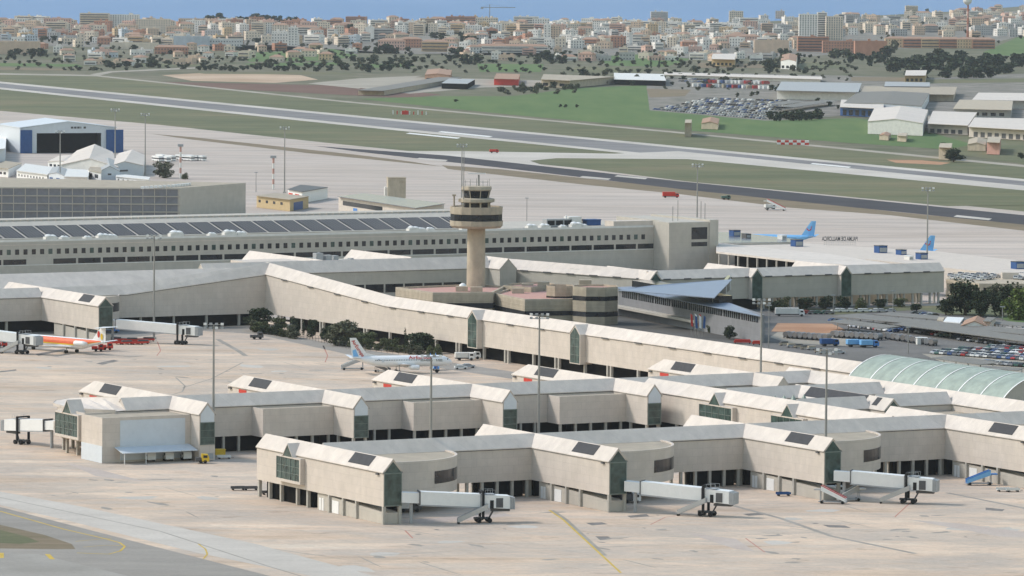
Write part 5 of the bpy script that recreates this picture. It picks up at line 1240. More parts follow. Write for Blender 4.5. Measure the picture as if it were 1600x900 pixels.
for (nx, ny, tx_, ty_), l_ in (((1150, 385, 1275, 388), 'left one of the two light blue tails with a red smile above the roofs'),
                            ((1330, 409, 1461, 412), 'right one of the two light blue tails with a red smile above the roofs')):
    q = airliner(l_, (nx, ny), (tx_, ty_), 0, 0, 'tui'); smile(q[5], q[6])

# ------------------------------------------------------------------ vehicles
def paint(name, c): return M(name, c, .06, 1, rough=.35, spec=.5)
CARC = dict(white=paint('car_white', (.72, .72, .71)), silver=paint('car_silver', (.42, .43, .45)), grey=paint('car_grey', (.16, .165, .175)), black=paint('car_black', (.02, .021, .024)),
            blue=paint('car_blue', (.04, .09, .24)), red=paint('car_red', (.36, .03, .03)), green=paint('car_green', (.05, .12, .10)), sand=paint('car_sand', (.40, .34, .25)))
carmesh = {}
def car_protos(c):
    L, w = 4.2, .86
    prof = [(-2.1, .35), (2.1, .35), (2.1, .72), (1.95, .86), (1.0, .95), (.35, 1.42), (-1.15, 1.46), (-1.85, 1.0), (-2.1, .92)]
    b = B().rings([[(x, -w, z) for x, z in prof], [(x, w, z) for x, z in prof]])
    g = B().hexa([(-1.72, -w - .01, .98), (.92, -w - .01, .98), (.92, w + .01, .98), (-1.72, w + .01, .98)], [(-1.2, -w * .98, 1.36), (.40, -w * .98, 1.36), (.40, w * .98, 1.36), (-1.2, w * .98, 1.36)])
    g.poly([(1.02, -w * .9, .97), (1.02, w * .9, .97), (.42, w * .85, 1.39), (.42, -w * .85, 1.39)]); g.poly([(-1.9, -w * .9, 1.0), (-1.9, w * .9, 1.0), (-1.24, w * .85, 1.42), (-1.24, -w * .85, 1.42)])
    wh = [B().tube((x, y - .1, .31), (x, y + .1, .31), .31, 10).mesh('wheel', MT['black']) for x in (-1.3, 1.35) for y in (-.78, .78)]
    return b.mesh('car_body', CARC[c]), g.mesh('car_windows', MT['glassd']), wh
def car(X, Y, rz, c, label, group, parts=True, cat='car', s_=1.0, z=.06):
    if c not in carmesh: carmesh[c] = car_protos(c)
    bm_, gm_, wh = carmesh[c]
    if parts:
        t_ = bpy.data.objects.new('parked_car', None); col.objects.link(t_); t_.location = (X, Y, z); t_.rotation_euler.z = rz; t_.scale = (s_,) * 3
        for nm, me in [('body', bm_), ('windows', gm_)] + [('wheel', q) for q in wh]:
            o = bpy.data.objects.new(nm, me); col.objects.link(o); o.parent = t_
    else:
        if ('one', c) not in carmesh:
            me = bpy.data.meshes.new('car'); bm = bmesh.new()
            for k, src in enumerate([bm_, gm_] + wh):
                n0 = len(bm.faces); bm.from_mesh(src); bm.faces.ensure_lookup_table()
                for f in bm.faces[n0:]: f.material_index = min(k, 2)
            bm.to_mesh(me); bm.free()
            for q in (CARC[c], MT['glassd'], MT['black']): me.materials.append(q)
            carmesh[('one', c)] = me
        t_ = bpy.data.objects.new('parked_car', carmesh[('one', c)]); col.objects.link(t_); t_.location = (X, Y, z); t_.rotation_euler.z = rz; t_.scale = (s_,) * 3
    tag(t_, label, cat, group)
    return t_
CN = list(CARC)
def car_row(p0, p1, n, where, group, turn=math.pi / 2, cols=None, parts=False, skip=0., off=(0, 0)):
    a, b_ = Vector(P(*p0)), Vector(P(*p1)); d = b_ - a; ang = math.atan2(d.y, d.x) + turn
    for k in range(n):
        if random.random() < skip: continue
        p = a + d * ((k + .5) / n); c = random.choice(cols or CN)
        car(p.x + random.uniform(-.15, .15), p.y + random.uniform(-.3, .3), ang + random.uniform(-.03, .03) + (math.pi if random.random() < .4 else 0), c, f'{c} car parked {where}', group, parts)
MIX = ['white', 'white', 'silver', 'silver', 'grey', 'black', 'blue', 'red', 'green', 'grey']
car_row((1458, 553), (1640, 566), 26, 'in the front row of the open lot behind the green vault', 'cars in the open lot right of the vault', cols=MIX, parts=True)
car_row((1474, 550.5), (1640, 561.5), 23, 'in the second row of the open lot behind the green vault', 'cars in the open lot right of the vault', cols=MIX)
car_row((1500, 547.5), (1640, 556), 19, 'in the third row of the open lot behind the green vault', 'cars in the open lot right of the vault', cols=MIX)
car_row((1530, 568), (1640, 576.5), 15, 'in the nearest row of the open lot by the right edge', 'cars in the open lot right of the vault', cols=MIX)
car_row((1545, 544.5), (1640, 550), 13, 'in the rear row of the open lot by the right edge', 'cars in the open lot right of the vault', cols=MIX)
car_row((1222, 491), (1300, 491), 9, 'on the road edge below the glazed concourse', 'cars below the glazed concourse', 0.2, ['black', 'grey', 'blue', 'green', 'red', 'grey'])
car_row((1300, 488), (1396, 488), 8, 'in the short row by the carports below the glazed concourse', 'cars by the carports', 0.1, ['white', 'white', 'white', 'silver'], parts=True)
car_row((1428, 492), (1462, 496), 5, 'beside the lawn left of the small white cabin', 'cars beside the small white cabin', 1.2, ['black', 'blue', 'silver', 'blue'])
car_row((1388, 513), (1480, 527), 14, 'under the edge of the front carport', 'cars under the carports', cols=MIX, skip=.2)
car_row((1300, 503), (1420, 516), 18, 'under the edge of the rear carport', 'cars under the carports', cols=MIX, skip=.35)
car_row((1480, 529), (1640, 550), 22, 'under the right part of the front carport', 'cars under the carports', cols=['black', 'grey', 'blue', 'silver', 'grey'], skip=.3)
car_row((1576, 514), (1600, 517), 3, 'in the bay behind the carports near the right edge', 'cars behind the carports', .3, ['white'])
car_row((1330, 511), (1400, 520), 9, 'in the lane between the left carport and the front carport', 'cars between the carports', cols=MIX)
X, Y = P(1378, 518); car(X, Y, 2.6, 'white', 'white van-like car driving alone on the road left of the carports', None, True, s_=1.25)
X, Y = P(1311, 553); car(X, Y, .2, 'silver', 'silver car alone on the asphalt just left of the green vault', None, True)
for px, py in ((1486, 432), (1497, 434), (1512, 431), (1524, 436), (1530, 431), (1542, 437), (1552, 432), (1584, 432), (1592, 435), (1598, 431), (1506, 437), (1536, 434), (1490, 436), (1502, 430), (1518, 435), (1522, 432), (1548, 436), (1557, 434), (1588, 436), (1596, 437), (1509, 433), (1540, 431), (1515, 438), (1531, 438)):
    X, Y = P(px, py, 7.05); car(X, Y, 1.0 + random.random() * .3, 'white' if random.random() < .6 else 'silver', 'light coloured car on the roof deck of the beige parking building', 'cars on the roof deck', False, z=7.05)

def box_truck(label, X, Y, rz, cabm, boxm, L=7.5, Hh=3.2, name='truck', cat='truck', group=None, z=.05):
    t_ = thing(name, label, cat, (X, Y, z), group, grid=False, rz=rz)
    B().box(-L / 2, L / 2 - 2.2, -1.2, 1.2, .95, Hh).build('cargo_box', boxm, t_)
    c_ = B().rings([[(L / 2 - 2.0, y, .55), (L / 2, y, .55), (L / 2, y, 1.5), (L / 2 - .35, y, 2.4), (L / 2 - 2.0, y, 2.5)] for y in (-1.15, 1.15)]).build('cab', cabm, t_)
    B().box(L / 2 - 1.6, L / 2 - .5, -1.17, 1.17, 1.5, 2.2).build('window', MT['glassd'], c_)
    B().box(-L / 2, L / 2 - 2.0, -.9, .9, .55, .95).build('chassis', MT['dgrey'], t_)
    for x in (-L / 2 + 1.4, L / 2 - 1.1):
        for y in (-1.0, 1.0): B().tube((x, y - .15, .48), (x, y + .15, .48), .48, 12).build('wheel', MT['black'], t_)
    return t_
def bus(label, X, Y, rz, group):
    t_ = thing('apron_bus', label, 'bus', (X, Y, .02), group, grid=False, rz=rz)
    B().box(-6.5, 6.5, -1.45, 1.45, .4, 3.1).build('body', MT['white'], t_)
    B().box(-6.3, 6.52, -1.48, 1.48, 1.5, 2.25).build('windows', MT['glassd'], t_)
    B().box(-6.5, 6.5, -1.5, 1.5, 3.1, 3.3).build('roof', MT['white'], t_)
    for x in (-4, 4):
        for y in (-1.3, 1.3): B().tube((x, y - .16, .48), (x, y + .16, .48), .48, 10).build('wheel', MT['black'], t_)
bl_ = ['first', 'second', 'third', 'fourth', 'fifth', 'sixth', 'seventh', 'eighth']
for k, (px, py) in enumerate(((246, 252), (252, 249.5), (258, 252.5), (266, 251), (285, 250), (293, 251), (302, 250.5), (311, 251))):
    X, Y = P(px, py); bus(f'white apron bus parked by the sheds, {bl_[k]} from the left of its row', X, Y, -1.15 if k < 4 else -.95, 'white apron buses')
def stairs_truck(label, X, Y, rz, body, rail, L=8.5, top=3.6, z=.02):
    t_ = thing('boarding_stairs', label, 'boarding stairs', (X, Y, z), grid=False, rz=rz)
    b = B(); n = 14
    for k in range(n): x0 = -L / 2 + 1 + (L - 2.4) * k / n; b.box(x0, x0 + (L - 2.4) / n, -.8, .8, .55 + (top - .7) * k / n, .8 + (top - .7) * k / n)
    b.box(L / 2 - 1.4, L / 2 + .4, -.9, .9, top - .3, top); b.build('steps', body, t_)
    for y in (-.88, .88):
        B().hexa([(-L / 2 + .8, y - .05, .5), (L / 2 - 1.4, y - .05, top - .4), (L / 2 - 1.4, y + .05, top - .4), (-L / 2 + .8, y + .05, .5)], [(-L / 2 + .8, y - .05, 1.5), (L / 2 - 1.4, y - .05, top + .9), (L / 2 - 1.4, y + .05, top + .9), (-L / 2 + .8, y + .05, 1.5)]).build('side_rail', rail, t_)
        B().hexa([(-L / 2 + .8, y - .07, 1.45), (L / 2 - 1.4, y - .07, top + .85), (L / 2 - 1.4, y + .07, top + .85), (-L / 2 + .8, y + .07, 1.45)], [(-L / 2 + .8, y - .07, 1.65), (L / 2 - 1.4, y - .07, top + 1.05), (L / 2 - 1.4, y + .07, top + 1.05), (-L / 2 + .8, y + .07, 1.65)]).build('handrail', MT['red'] if rail is MT['white'] else body, t_)
    B().box(-L / 2 + .6, L / 2 - .8, -.85, .85, .35, .6).tube((L / 2 - 1.2, -.6, .5), (L / 2 - 1.2, -.6, top - .3), .1, 6).tube((L / 2 - 1.2, .6, .5), (L / 2 - 1.2, .6, top - .3), .1, 6).build('chassis', MT['grey'], t_)
    for x in (-L / 2 + 1.6, L / 2 - 1.6):
        for y in (-.85, .85): B().tube((x, y - .14, .38), (x, y + .14, .38), .38, 10).build('wheel', MT['black'], t_)
    return t_
X, Y = P(1301, 787); stairs_truck('white boarding stairs with red-edged rails below the third front gable, front one', X, Y, math.pi - .25, MT['steel'], MT['white'])
X, Y = P(1327, 783); stairs_truck('grey boarding stairs parked just behind the red-edged ones', X, Y, .3, MT['offw'], MT['grey'], 7.5, 3.2)
X, Y = P(551, 578); stairs_truck('white boarding stairs at the tail of the white jet with red lettering', X, Y, .15, MT['offw'], MT['steel'], 9, 3.4)
X, Y = P(597, 582); stairs_truck('belt loader stairs at the rear hold of the white jet with red lettering', X, Y, math.pi - .5, MT['offw'], MT['dgrey'], 7, 2.2)
X, Y = P(679, 578); stairs_truck('blue-topped boarding stairs at the front door of the white jet', X, Y, math.pi / 2 + .2, MT['blue'], MT['ltblue'], 9, 4.2)
X, Y = P(1530, 758); stairs_truck('bright blue boarding stairs parked by the fourth front wing at the right', X, Y, .15, MT['blue'], MT['ltblue'], 8.5, 3.0)
X, Y = P(1212, 329); stairs_truck('white boarding stairs standing alone on the far apron', X, Y, math.pi - .3, MT['offw'], MT['white'], 12, 5)
X, Y = P(1203, 327); box_truck('small white truck beside the stairs on the far apron', X, Y, .4, MT['white'], MT['offw'], 6, 2.6)
def dolly(label, X, Y, rz, m_, load=None, group=None, L=3.2):
    t_ = thing('baggage_dolly', label, 'baggage dolly', (X, Y, .02), group, grid=False, rz=rz)
    B().box(-L / 2, L / 2, -.75, .75, .42, .55).build('deck', m_, t_)
    for y in (-.72, .72): B().box(-L / 2, L / 2, y - .04, y + .04, .55, 1.0).build('side_rail', m_, t_)
    for x in (-L / 2 + .5, L / 2 - .5):
        for y in (-.6, .6): B().tube((x, y - .08, .22), (x, y + .08, .22), .22, 8).build('wheel', MT['black'], t_)
    B().tube((L / 2, 0, .4), (L / 2 + .9, 0, .3), .05, 5).build('tow_bar', MT['dgrey'], t_)
    if load: B().box(-L / 2 + .3, L / 2 - .3, -.6, .6, .56, 1.5).build('load', load, t_)
    return t_
for k in range(13):
    px, py = 181 + (k % 7) * 8.5, 533.5 + (k // 7) * 4.2 + (k % 2) * .8
    X, Y = P(px, py); dolly('red baggage dolly parked in the cluster under the rear left jet bridge', X, Y, .2 + random.uniform(-.2, .2), MT['red'], MT['dgrey'] if k % 3 == 0 else None, 'red baggage dollies', 4.2)
for px, py, l_ in ((167, 547, 'red tow tractor behind the tail of the striped jet'), (153, 549, 'dark red tow tractor under the tail of the striped jet'), (1048, 309, 'red fire engine alone at the far edge of the apron'), (2, 543, 'red tow tractor cut by the left edge of the photo')):
    X, Y = P(px, py); box_truck(l_, X, Y, .1, MT['red'], MT['red'], 9 if px == 1048 else 4.2, 3.2 if px == 1048 else 1.7, 'fire_engine' if px == 1048 else 'tow_tractor', 'fire engine' if px == 1048 else 'tow tractor')
for px, py, m_, b_, L_, h_, l_ in ((316, 724, 'yellow', 'dgrey', 3.6, 1.6, 'yellow and black tow tractor at the right end of the pier canopy'), (726, 563, 'white', 'offw', 6.5, 2.6, 'white catering truck ahead of the white jet nose'), (738, 561, 'white', 'offw', 5.5, 2.2, 'second white service truck ahead of the white jet nose, further right'),
                          (666, 546, 'grey', 'offw', 4.5, 1.8, 'small grey van on the service road behind the white jet'), (639, 800, 'dgrey', 'white', 6, 2.3, 'white windowed service cart tucked beside the first front gable'), (985, 786, 'white', 'dgrey', 5, 2.2, 'white service cart tucked beside the second front gable'),
                          (1303, 774, 'white', 'offw', 5, 2.4, 'white service van half hidden behind the boarding stairs'), (401, 530, 'dgrey', 'dgrey', 4.6, 1.5, 'dark tow tractor alone on the apron by the ramp'), (171, 520, 'blue', 'blue', 7, 3.2, 'blue truck under the wing of the rear left pier') , (1134, 312, 'green', 'green', 5, 2, 'green vehicle at the far edge of the apron')):
    X, Y = P(px, py); box_truck(l_, X, Y, .15, MT[m_] if m_ in MT else CARC[m_], MT[b_] if b_ in MT else CARC[b_], L_, h_, 'service_vehicle', 'service vehicle')
X, Y = P(720, 577); car(X, Y, .2, 'white', 'white car on the apron below the white jet nose, left of two', None, True); X, Y = P(732, 575); car(X, Y, .3, 'silver', 'silver car on the apron below the white jet nose, right of two', None, True)
X, Y = P(343, 714); t_ = thing('cargo_container', 'yellow cargo container standing beside the second pier gable', 'container', (X, Y, .02), grid=False, rz=.3)
B().box(-1.4, 1.4, -1, 1, .3, 2.0).build('body', MT['yellow'], t_); B().box(-1.5, 1.5, -1.1, 1.1, 2.0, 2.12).build('lid', MT['yellow'], t_); B().box(-1.45, 1.45, -.9, .9, .05, .3).build('base', MT['dgrey'], t_)
for px, py, l_ in ((234, 721, 'white nosed baggage tug under the pier canopy, left of three'), (262, 720, 'white nosed baggage tug under the pier canopy, middle of three'), (290, 719, 'white nosed baggage tug under the pier canopy, right of three')):
    X, Y = P(px, py); box_truck(l_, X, Y, -1.2, MT['white'], MT['dgrey'], 3.8, 1.5, 'baggage_tug', 'baggage tug')
for px, py, l_ in ((1224, 775, 'low dark blue dolly beside the third front wing'), (1568, 768, 'low white dolly train at the right beside the fourth wing'), (1582, 768.5, 'second low white dolly at the right edge beside the fourth wing'), (350, 717, 'flat white dolly beside the yellow container'), (372, 766, 'long low dark dolly left of the first front wing'), (392, 766, 'low dark dolly beside the posts of the first front wing'), (420, 773, 'dark dolly under the left end of the first front wing')):
    X, Y = P(px, py); dolly(l_, X, Y, .25, MT['dblue' if px == 1224 else 'offw' if px in (1568, 1582, 350) else 'dgrey'], None, None, 3.6)
# tank trailers and ground equipment in the landside yard
def trailer(X, Y, rz, label, m_, group):
    t_ = thing('tank_trailer', label, 'tank trailer', (X, Y, .05), group, grid=False, rz=rz)
    B().tube((-1.9, 0, 1.5), (1.9, 0, 1.5), .95, 12).build('tank', m_, t_)
    B().box(-2.1, 2.1, -.7, .7, .45, .65).build('chassis', MT['dgrey'], t_)
    for x in (-1.2, 1.2):
        for y in (-.7, .7): B().tube((x, y - .1, .36), (x, y + .1, .36), .36, 8).build('wheel', MT['black'], t_)
tk = [M('tank_grey_brown', (.27, .24, .22), .2, 1), M('tank_grey', (.30, .29, .29), .2, 1)]
for (a, b_, n, w_) in (((1226, 528), (1296, 533), 9, 'in the front row of the fenced yard beyond the green vault'), ((1300, 527), (1376, 532), 10, 'in the rear row of the fenced yard beyond the green vault'), ((1380, 529), (1462, 541), 11, 'in the right row of the yard beside the carports')):
    for k in range(n):
        p = Vector(P(*a)).lerp(Vector(P(*b_)), (k + .5) / n); trailer(p.x, p.y, 1.1 + random.uniform(-.1, .1), 'grey tank trailer ' + w_, tk[k % 2], 'grey tank trailers')
for px, py, l_ in ((1296, 541, 'dark blue truck in the yard left of the two bright blue ones'), (1337, 542, 'bright blue tanker in the yard, left of the two'), (1358, 543, 'bright blue tanker in the yard, right of the two')):
    X, Y = P(px, py); box_truck(l_, X, Y, .25, MT['dblue' if px == 1296 else 'blue'], MT['dblue' if px == 1296 else 'ltblue'], 6.5, 2.6, 'tanker_truck', 'truck')
for k, (px, py) in enumerate(((1258, 546), (1268, 547), (1280, 551), (1287, 553), (1248, 544), (1236, 543), (1225, 540))):
    X, Y = P(px, py); t_ = dolly(['brown baggage cart in the yard behind the white connector roof', 'grey loaded baggage cart in the yard behind the white connector roof'][k % 2], X, Y, .4, MT['grey' if k % 2 else 'beiged'], MT['beiged' if k % 2 else 'dgrey'], 'baggage carts in the yard')
for px, py, l_ in ((1160, 539, 'long red canopied baggage cart just above the white connector roof'), (1182, 541, 'short red baggage cart right of the long red one')):
    X, Y = P(px, py - 2); dolly(l_, X, Y, .0, MT['red'], MT['red'], None, 6 if px == 1160 else 3)
X, Y = P(1440, 534, 1); t_ = thing('site_hut', 'small white flat roofed hut among the tank trailers', 'hut', (X, Y, .05), grid=False, rz=.2)
B().box(-1.8, 1.8, -1, 1, .02, 2.3).build('wall', MT['offw'], t_); B().box(-2, 2, -1.2, 1.2, 2.3, 2.5).build('roof', MT['white'], t_); B().box(-.5, .4, -1.04, -1, .1, 2).build('door', MT['dgrey'], t_)
X, Y = P(1234, 490, 1); box_truck('white coach parked at the left end of the landside cars', X, Y, .05, MT['white'], MT['offw'], 11, 3.1, 'coach', 'coach')

# carports: long flat roofs on posts
def carport(label, a0, a1, dep, z0=2.7):
    p, q_ = Vector(P(*a0, z0)), Vector(P(*a1, z0)); d = q_ - p; L = d.length
    t_ = thing('carport', label, 'carport', (p.x, p.y, .04), grid=False, rz=math.atan2(d.y, d.x))
    B().hexa([(0, 0, z0), (L, 0, z0), (L, dep, z0 + .5), (0, dep, z0 + .5)], [(0, 0, z0 + .2), (L, 0, z0 + .2), (L, dep, z0 + .7), (0, dep, z0 + .7)]).build('roof', MT['canopy'], t_)
    n = int(L / 7)
    for k in range(n + 1):
        x = L * k / n * .98 + .5; B().box(x - .12, x + .12, dep * .6 - .12, dep * .6 + .12, .02, z0 + .25).build('post', MT['col'], t_)
carport('front carport, long sagging grey roof with cars under its near edge', (1392, 507), (1640, 540), 11)
carport('middle carport, long grey roof behind the front carport', (1300, 495), (1640, 527), 12)
carport('rear carport, long grey roof beside the small white cabin', (1365, 492), (1640, 514), 9)
carport('short carport at the left of the landside car park', (1290, 503), (1378, 514), 8)
carport('low carport beside the open lot, just behind the vault', (1452, 560), (1530, 571), 9, 2.6)
carport('pale topped carport at the right edge behind the vault', (1528, 576), (1590, 580), 4, 2.6)
shed('cabin', 'small white cabin with a hipped clay tile roof by the carports', [(1502, 510), (1543, 511), (1546, 503), (1508, 502)], 3.0, 1.9, 'white', 'tile', 'cabin', wins(4, .9, 2.3, fill=.5))
shed('hut', 'pale green grey hut left of the tiled cabin', [(1474, 503), (1500, 505), (1506, 497), (1480, 496)], 3.4, 0, 'offw', 'white', 'hut')
shed('hut', 'cream box hut behind the tiled cabin', [(1536, 502), (1548, 503), (1556, 497), (1543, 496)], 4.6, 0, 'wall', 'canopy', 'hut')
shed('hut', 'narrow tan hut left of the pale green grey hut', [(1464, 501), (1473, 502), (1476, 497), (1467, 496)], 3.0, 0, 'beige', 'beige', 'hut')
# sculpture / flags in front of the blue-roofed office
for px, py, m_, l_ in ((1085, 524, 'red', 'cluster of red and white banners on poles in front of the blue-roofed office'), (1092, 527, 'dblue', 'dark blue and white banner on a pole right of the red ones')):
    X, Y = P(px, py); t_ = thing('banner', l_, 'banner', (X, Y, 0), grid=False)
    for k in range(3):
        x = (k - 1) * 1.1; B().tube((x, 0, .02), (x * 1.4, 0, 8), .07, 5).build('pole', MT['mast'], t_)
        B().hexa([(x * 1.2 + .05, -.05, 3.4), (x * 1.2 + .9, -.12, 3.0), (x * 1.2 + .9, .0, 3.0), (x * 1.2 + .05, .05, 3.4)], [(x * 1.4 + .05, -.05, 7.8), (x * 1.4 + .8, -.12, 7.2), (x * 1.4 + .8, 0, 7.2), (x * 1.4 + .05, .05, 7.8)]).build('cloth', MT[m_ if k != 1 else 'white'], t_)

# ------------------------------------------------------------------ trees
rnd = random.Random(11)
def crown_mesh(name, w, h, n, leaf, lobes, m_, base=.25, seed=0):
    q = random.Random(seed); b = B(); L = []
    for _ in range(lobes):
        a = q.random() * 6.283; rr = q.uniform(.0, .34) * w; L.append((math.cos(a) * rr, math.sin(a) * rr, h * q.uniform(base + .06, .84), w * q.uniform(.19, .34), h * q.uniform(.13, .22)))
    for _ in range(n):
        x, y, z, r1, r2 = q.choice(L)
        d = Vector((q.gauss(0, 1), q.gauss(0, 1), q.gauss(0, 1))).normalized() * q.uniform(.55, 1.05)
        c_ = Vector((x + d.x * r1, y + d.y * r1, z + d.z * r2))
        u = Vector((q.gauss(0, 1), q.gauss(0, 1), q.gauss(0, .6))).normalized(); v = u.cross(Vector((q.gauss(0, 1), q.gauss(0, 1), q.gauss(0, 1)))).normalized(); s_ = leaf * q.uniform(.6, 1.3)
        b.poly([c_ - u * s_ - v * s_ * .6, c_ + u * s_ - v * s_ * .5, c_ + u * s_ * .8 + v * s_ * .6, c_ - u * s_ * .7 + v * s_ * .7])
    return b.mesh(name, m_)
def trunk_mesh(w, h):
    b = B().tube((0, 0, -.05), (0, 0, h * .5), w * .045, 7, w * .025)
    for a in (.4, 2.4, 4.5): b.tube((0, 0, h * .32), (math.cos(a) * w * .22, math.sin(a) * w * .22, h * .6), w * .022, 5, w * .01)
    return b.mesh('trunk', MT['trunk'])
NEAR = [[(crown_mesh('crown', 8, 8, 1700, .34, 12, LEAF[m_], .1, s_ + 10 * m_), trunk_mesh(8, 8)) for s_ in range(2)] for m_ in range(4)]
FAR = [[(crown_mesh('crown', 8, 8, 260, .85, 9, LEAF[m_], .04, s_ + 50 + 10 * m_), trunk_mesh(8, 8)) for s_ in range(2)] for m_ in range(4)]
CYP = (crown_mesh('crown', 2.2, 9, 420, .28, 14, LEAF[0], .0, 77), trunk_mesh(2, 8))
def tree(X, Y, w, h, kind, label, group=None, near=False, proto=None, name='tree', z=0):
    cm, tm = proto or rnd.choice((NEAR if near else FAR)[kind])
    w0 = 8 if cm is not CYP[0] else 2.2; h0 = 8 if cm is not CYP[0] else 9
    t_ = bpy.data.objects.new(name, None); col.objects.link(t_); t_.location = (X, Y, z); t_.scale = (w / w0, w / w0, h / h0); t_.rotation_euler.z = rnd.random() * 6.28
    for nm, me in (('crown', cm), ('trunk', tm)):
        o = bpy.data.objects.new(nm, me); col.objects.link(o); o.parent = t_
    return tag(t_, label, 'tree', group)
def tpx(px, py, wpx, hpx, kind, label, group=None, near=False, proto=None, name='tree'):
    X, Y = P(px, py); k = Y / CF; return tree(X, Y, wpx * k, hpx * k, kind, label, group, near, proto, name)
# planting along the connector
for px, py, w_, h_, k, l_ in ((404, 517, 44, 38, 0, 'dark bushy tree at the inner corner of the ramp and the connector'), (436, 518, 28, 22, 1, 'low olive bush just right of the corner tree by the connector'),
                              (462, 525, 16, 30, 0, 'dark narrow tree by the second post of the connector'), (488, 529, 20, 32, 0, 'dark narrow tree standing left of the big shrub by the connector'), (533, 540, 54, 40, 3, 'big grey green shrub behind the tail of the white jet'),
                              (575, 545, 36, 26, 1, 'olive shrub beside the tail of the white jet, under the connector'), (615, 549, 28, 22, 1, 'small tan shrub under the connector behind the white jet'), (655, 552, 50, 34, 0, 'dark broad shrub under the connector above the white jet'),
                              (510, 534, 22, 25, 0, 'dark bush between the narrow trees and the big shrub by the connector'), (596, 545, 12, 12, 3, 'tiny pale shrub under the connector')):
    tpx(px, py, w_, h_, k, l_, None, True)
for px, py, h_, l_ in ((633, 547, 34, 'thin dark cypress against the connector posts'), (474, 523, 24, 'thin cypress beside the connector fence'), (444, 511, 26, 'thin cypress nearest the ramp corner')):
    tpx(px, py, 6, h_, 0, l_, None, True, CYP, 'cypress_tree')
for k in range(24):
    f_ = k / 23; px, py = (398 + 135 * f_, 519 + 22 * f_) if k < 12 else (533 + 150 * (f_ - .5) * 2, 541 + 17 * (f_ - .5) * 2)
    tpx(px + rnd.uniform(-3, 3), py, rnd.uniform(15, 24), rnd.uniform(13, 22), rnd.choice((0, 0, 1, 1, 3)), 'low dark shrub in the hedge behind the mesh fence under the connector', 'hedge shrubs along the connector', True, None, 'shrub')
fe = thing('fence', 'thin grey mesh fence along the planting under the connector', 'fence', (*P(450, 530), 0), grid=False)
fo = P(450, 530); fp = [Vector(rel(x, y, 0, fo)) for x, y in ((396, 517), (470, 528), (545, 545), (640, 556), (700, 562))]
g = B()
for p, q_ in zip(fp, fp[1:]):
    n = int((q_ - p).length / 3)
    for k in range(n): c_ = p.lerp(q_, k / n); g.tube((c_.x, c_.y, 0), (c_.x, c_.y, 2.2), .06, 4)
    for z in (.5, 1.2, 2.1): g.tube((p.x, p.y, z), (q_.x, q_.y, z), .03, 4)
g.build('fence_frame', MT['dgrey'], fe)
# landside trees at right
for px, py, w_, h_, k, l_ in ((1508, 492, 62, 56, 0, 'big dark tree at the right in front of the beige parking building'), (1532, 495, 40, 44, 0, 'dark tree right behind the pale green grey hut'), (1566, 494, 50, 52, 0, 'dark pointed tree between the big dark tree and the fresh green one'),
                              (1592, 500, 50, 50, 2, 'fresh green tree at the right edge of the photo by the lawn'), (1478, 492, 30, 26, 0, 'low dark tree left of the big dark tree'), (1550, 478, 26, 36, 3, 'grey brown bare-looking tree behind the tiled cabin')):
    tpx(px, py, w_, h_, k, l_, None, True)
for px, py, w_, h_, k, l_ in ((1222, 486, 30, 22, 1, 'palm-like bush under the concourse by the white coach'), (1208, 488, 18, 18, 0, 'dark bush left of the palm-like bush under the concourse'), (1260, 484, 30, 20, 0, 'dark shrub under the concourse between two glazed gables'), (1290, 484, 26, 22, 0, 'dark shrub under the middle glazed gable'),
                              (1318, 483, 24, 20, 0, 'dark shrub left of the right glazed gable'), (1345, 484, 26, 18, 1, 'olive shrub just right of the right glazed gable'), (1376, 482, 24, 16, 0, 'dark shrub on the lawn under the concourse posts'), (1405, 480, 24, 14, 1, 'low olive shrub on the lawn at the concourse end'), (1432, 486, 20, 12, 0, 'low dark shrub by the blue cars'),
                              (1140, 530, 20, 22, 0, 'dark bush in front of the grey wall of the blue-roofed office'), (1108, 520, 10, 12, 1, 'small bush beside the banners')):
    tpx(px, py, w_, h_, k, l_, None, True, None, 'shrub')
for px, py, w_, h_, k, l_ in ((257, 278, 34, 26, 3, 'grey green bushy tree beside the white annexe with round windows'), (289, 280, 14, 10, 1, 'small bush by the banded mast'), (1490, 253, 30, 22, 0, 'lone round dark bush right of the runway'), (1474, 232, 12, 10, 0, 'small round bush left of and behind the lone round bush'),
                              (1596, 248, 14, 10, 0, 'dark bush at the right edge beyond the runway')):
    tpx(px, py, w_, h_, k, l_, None, True)
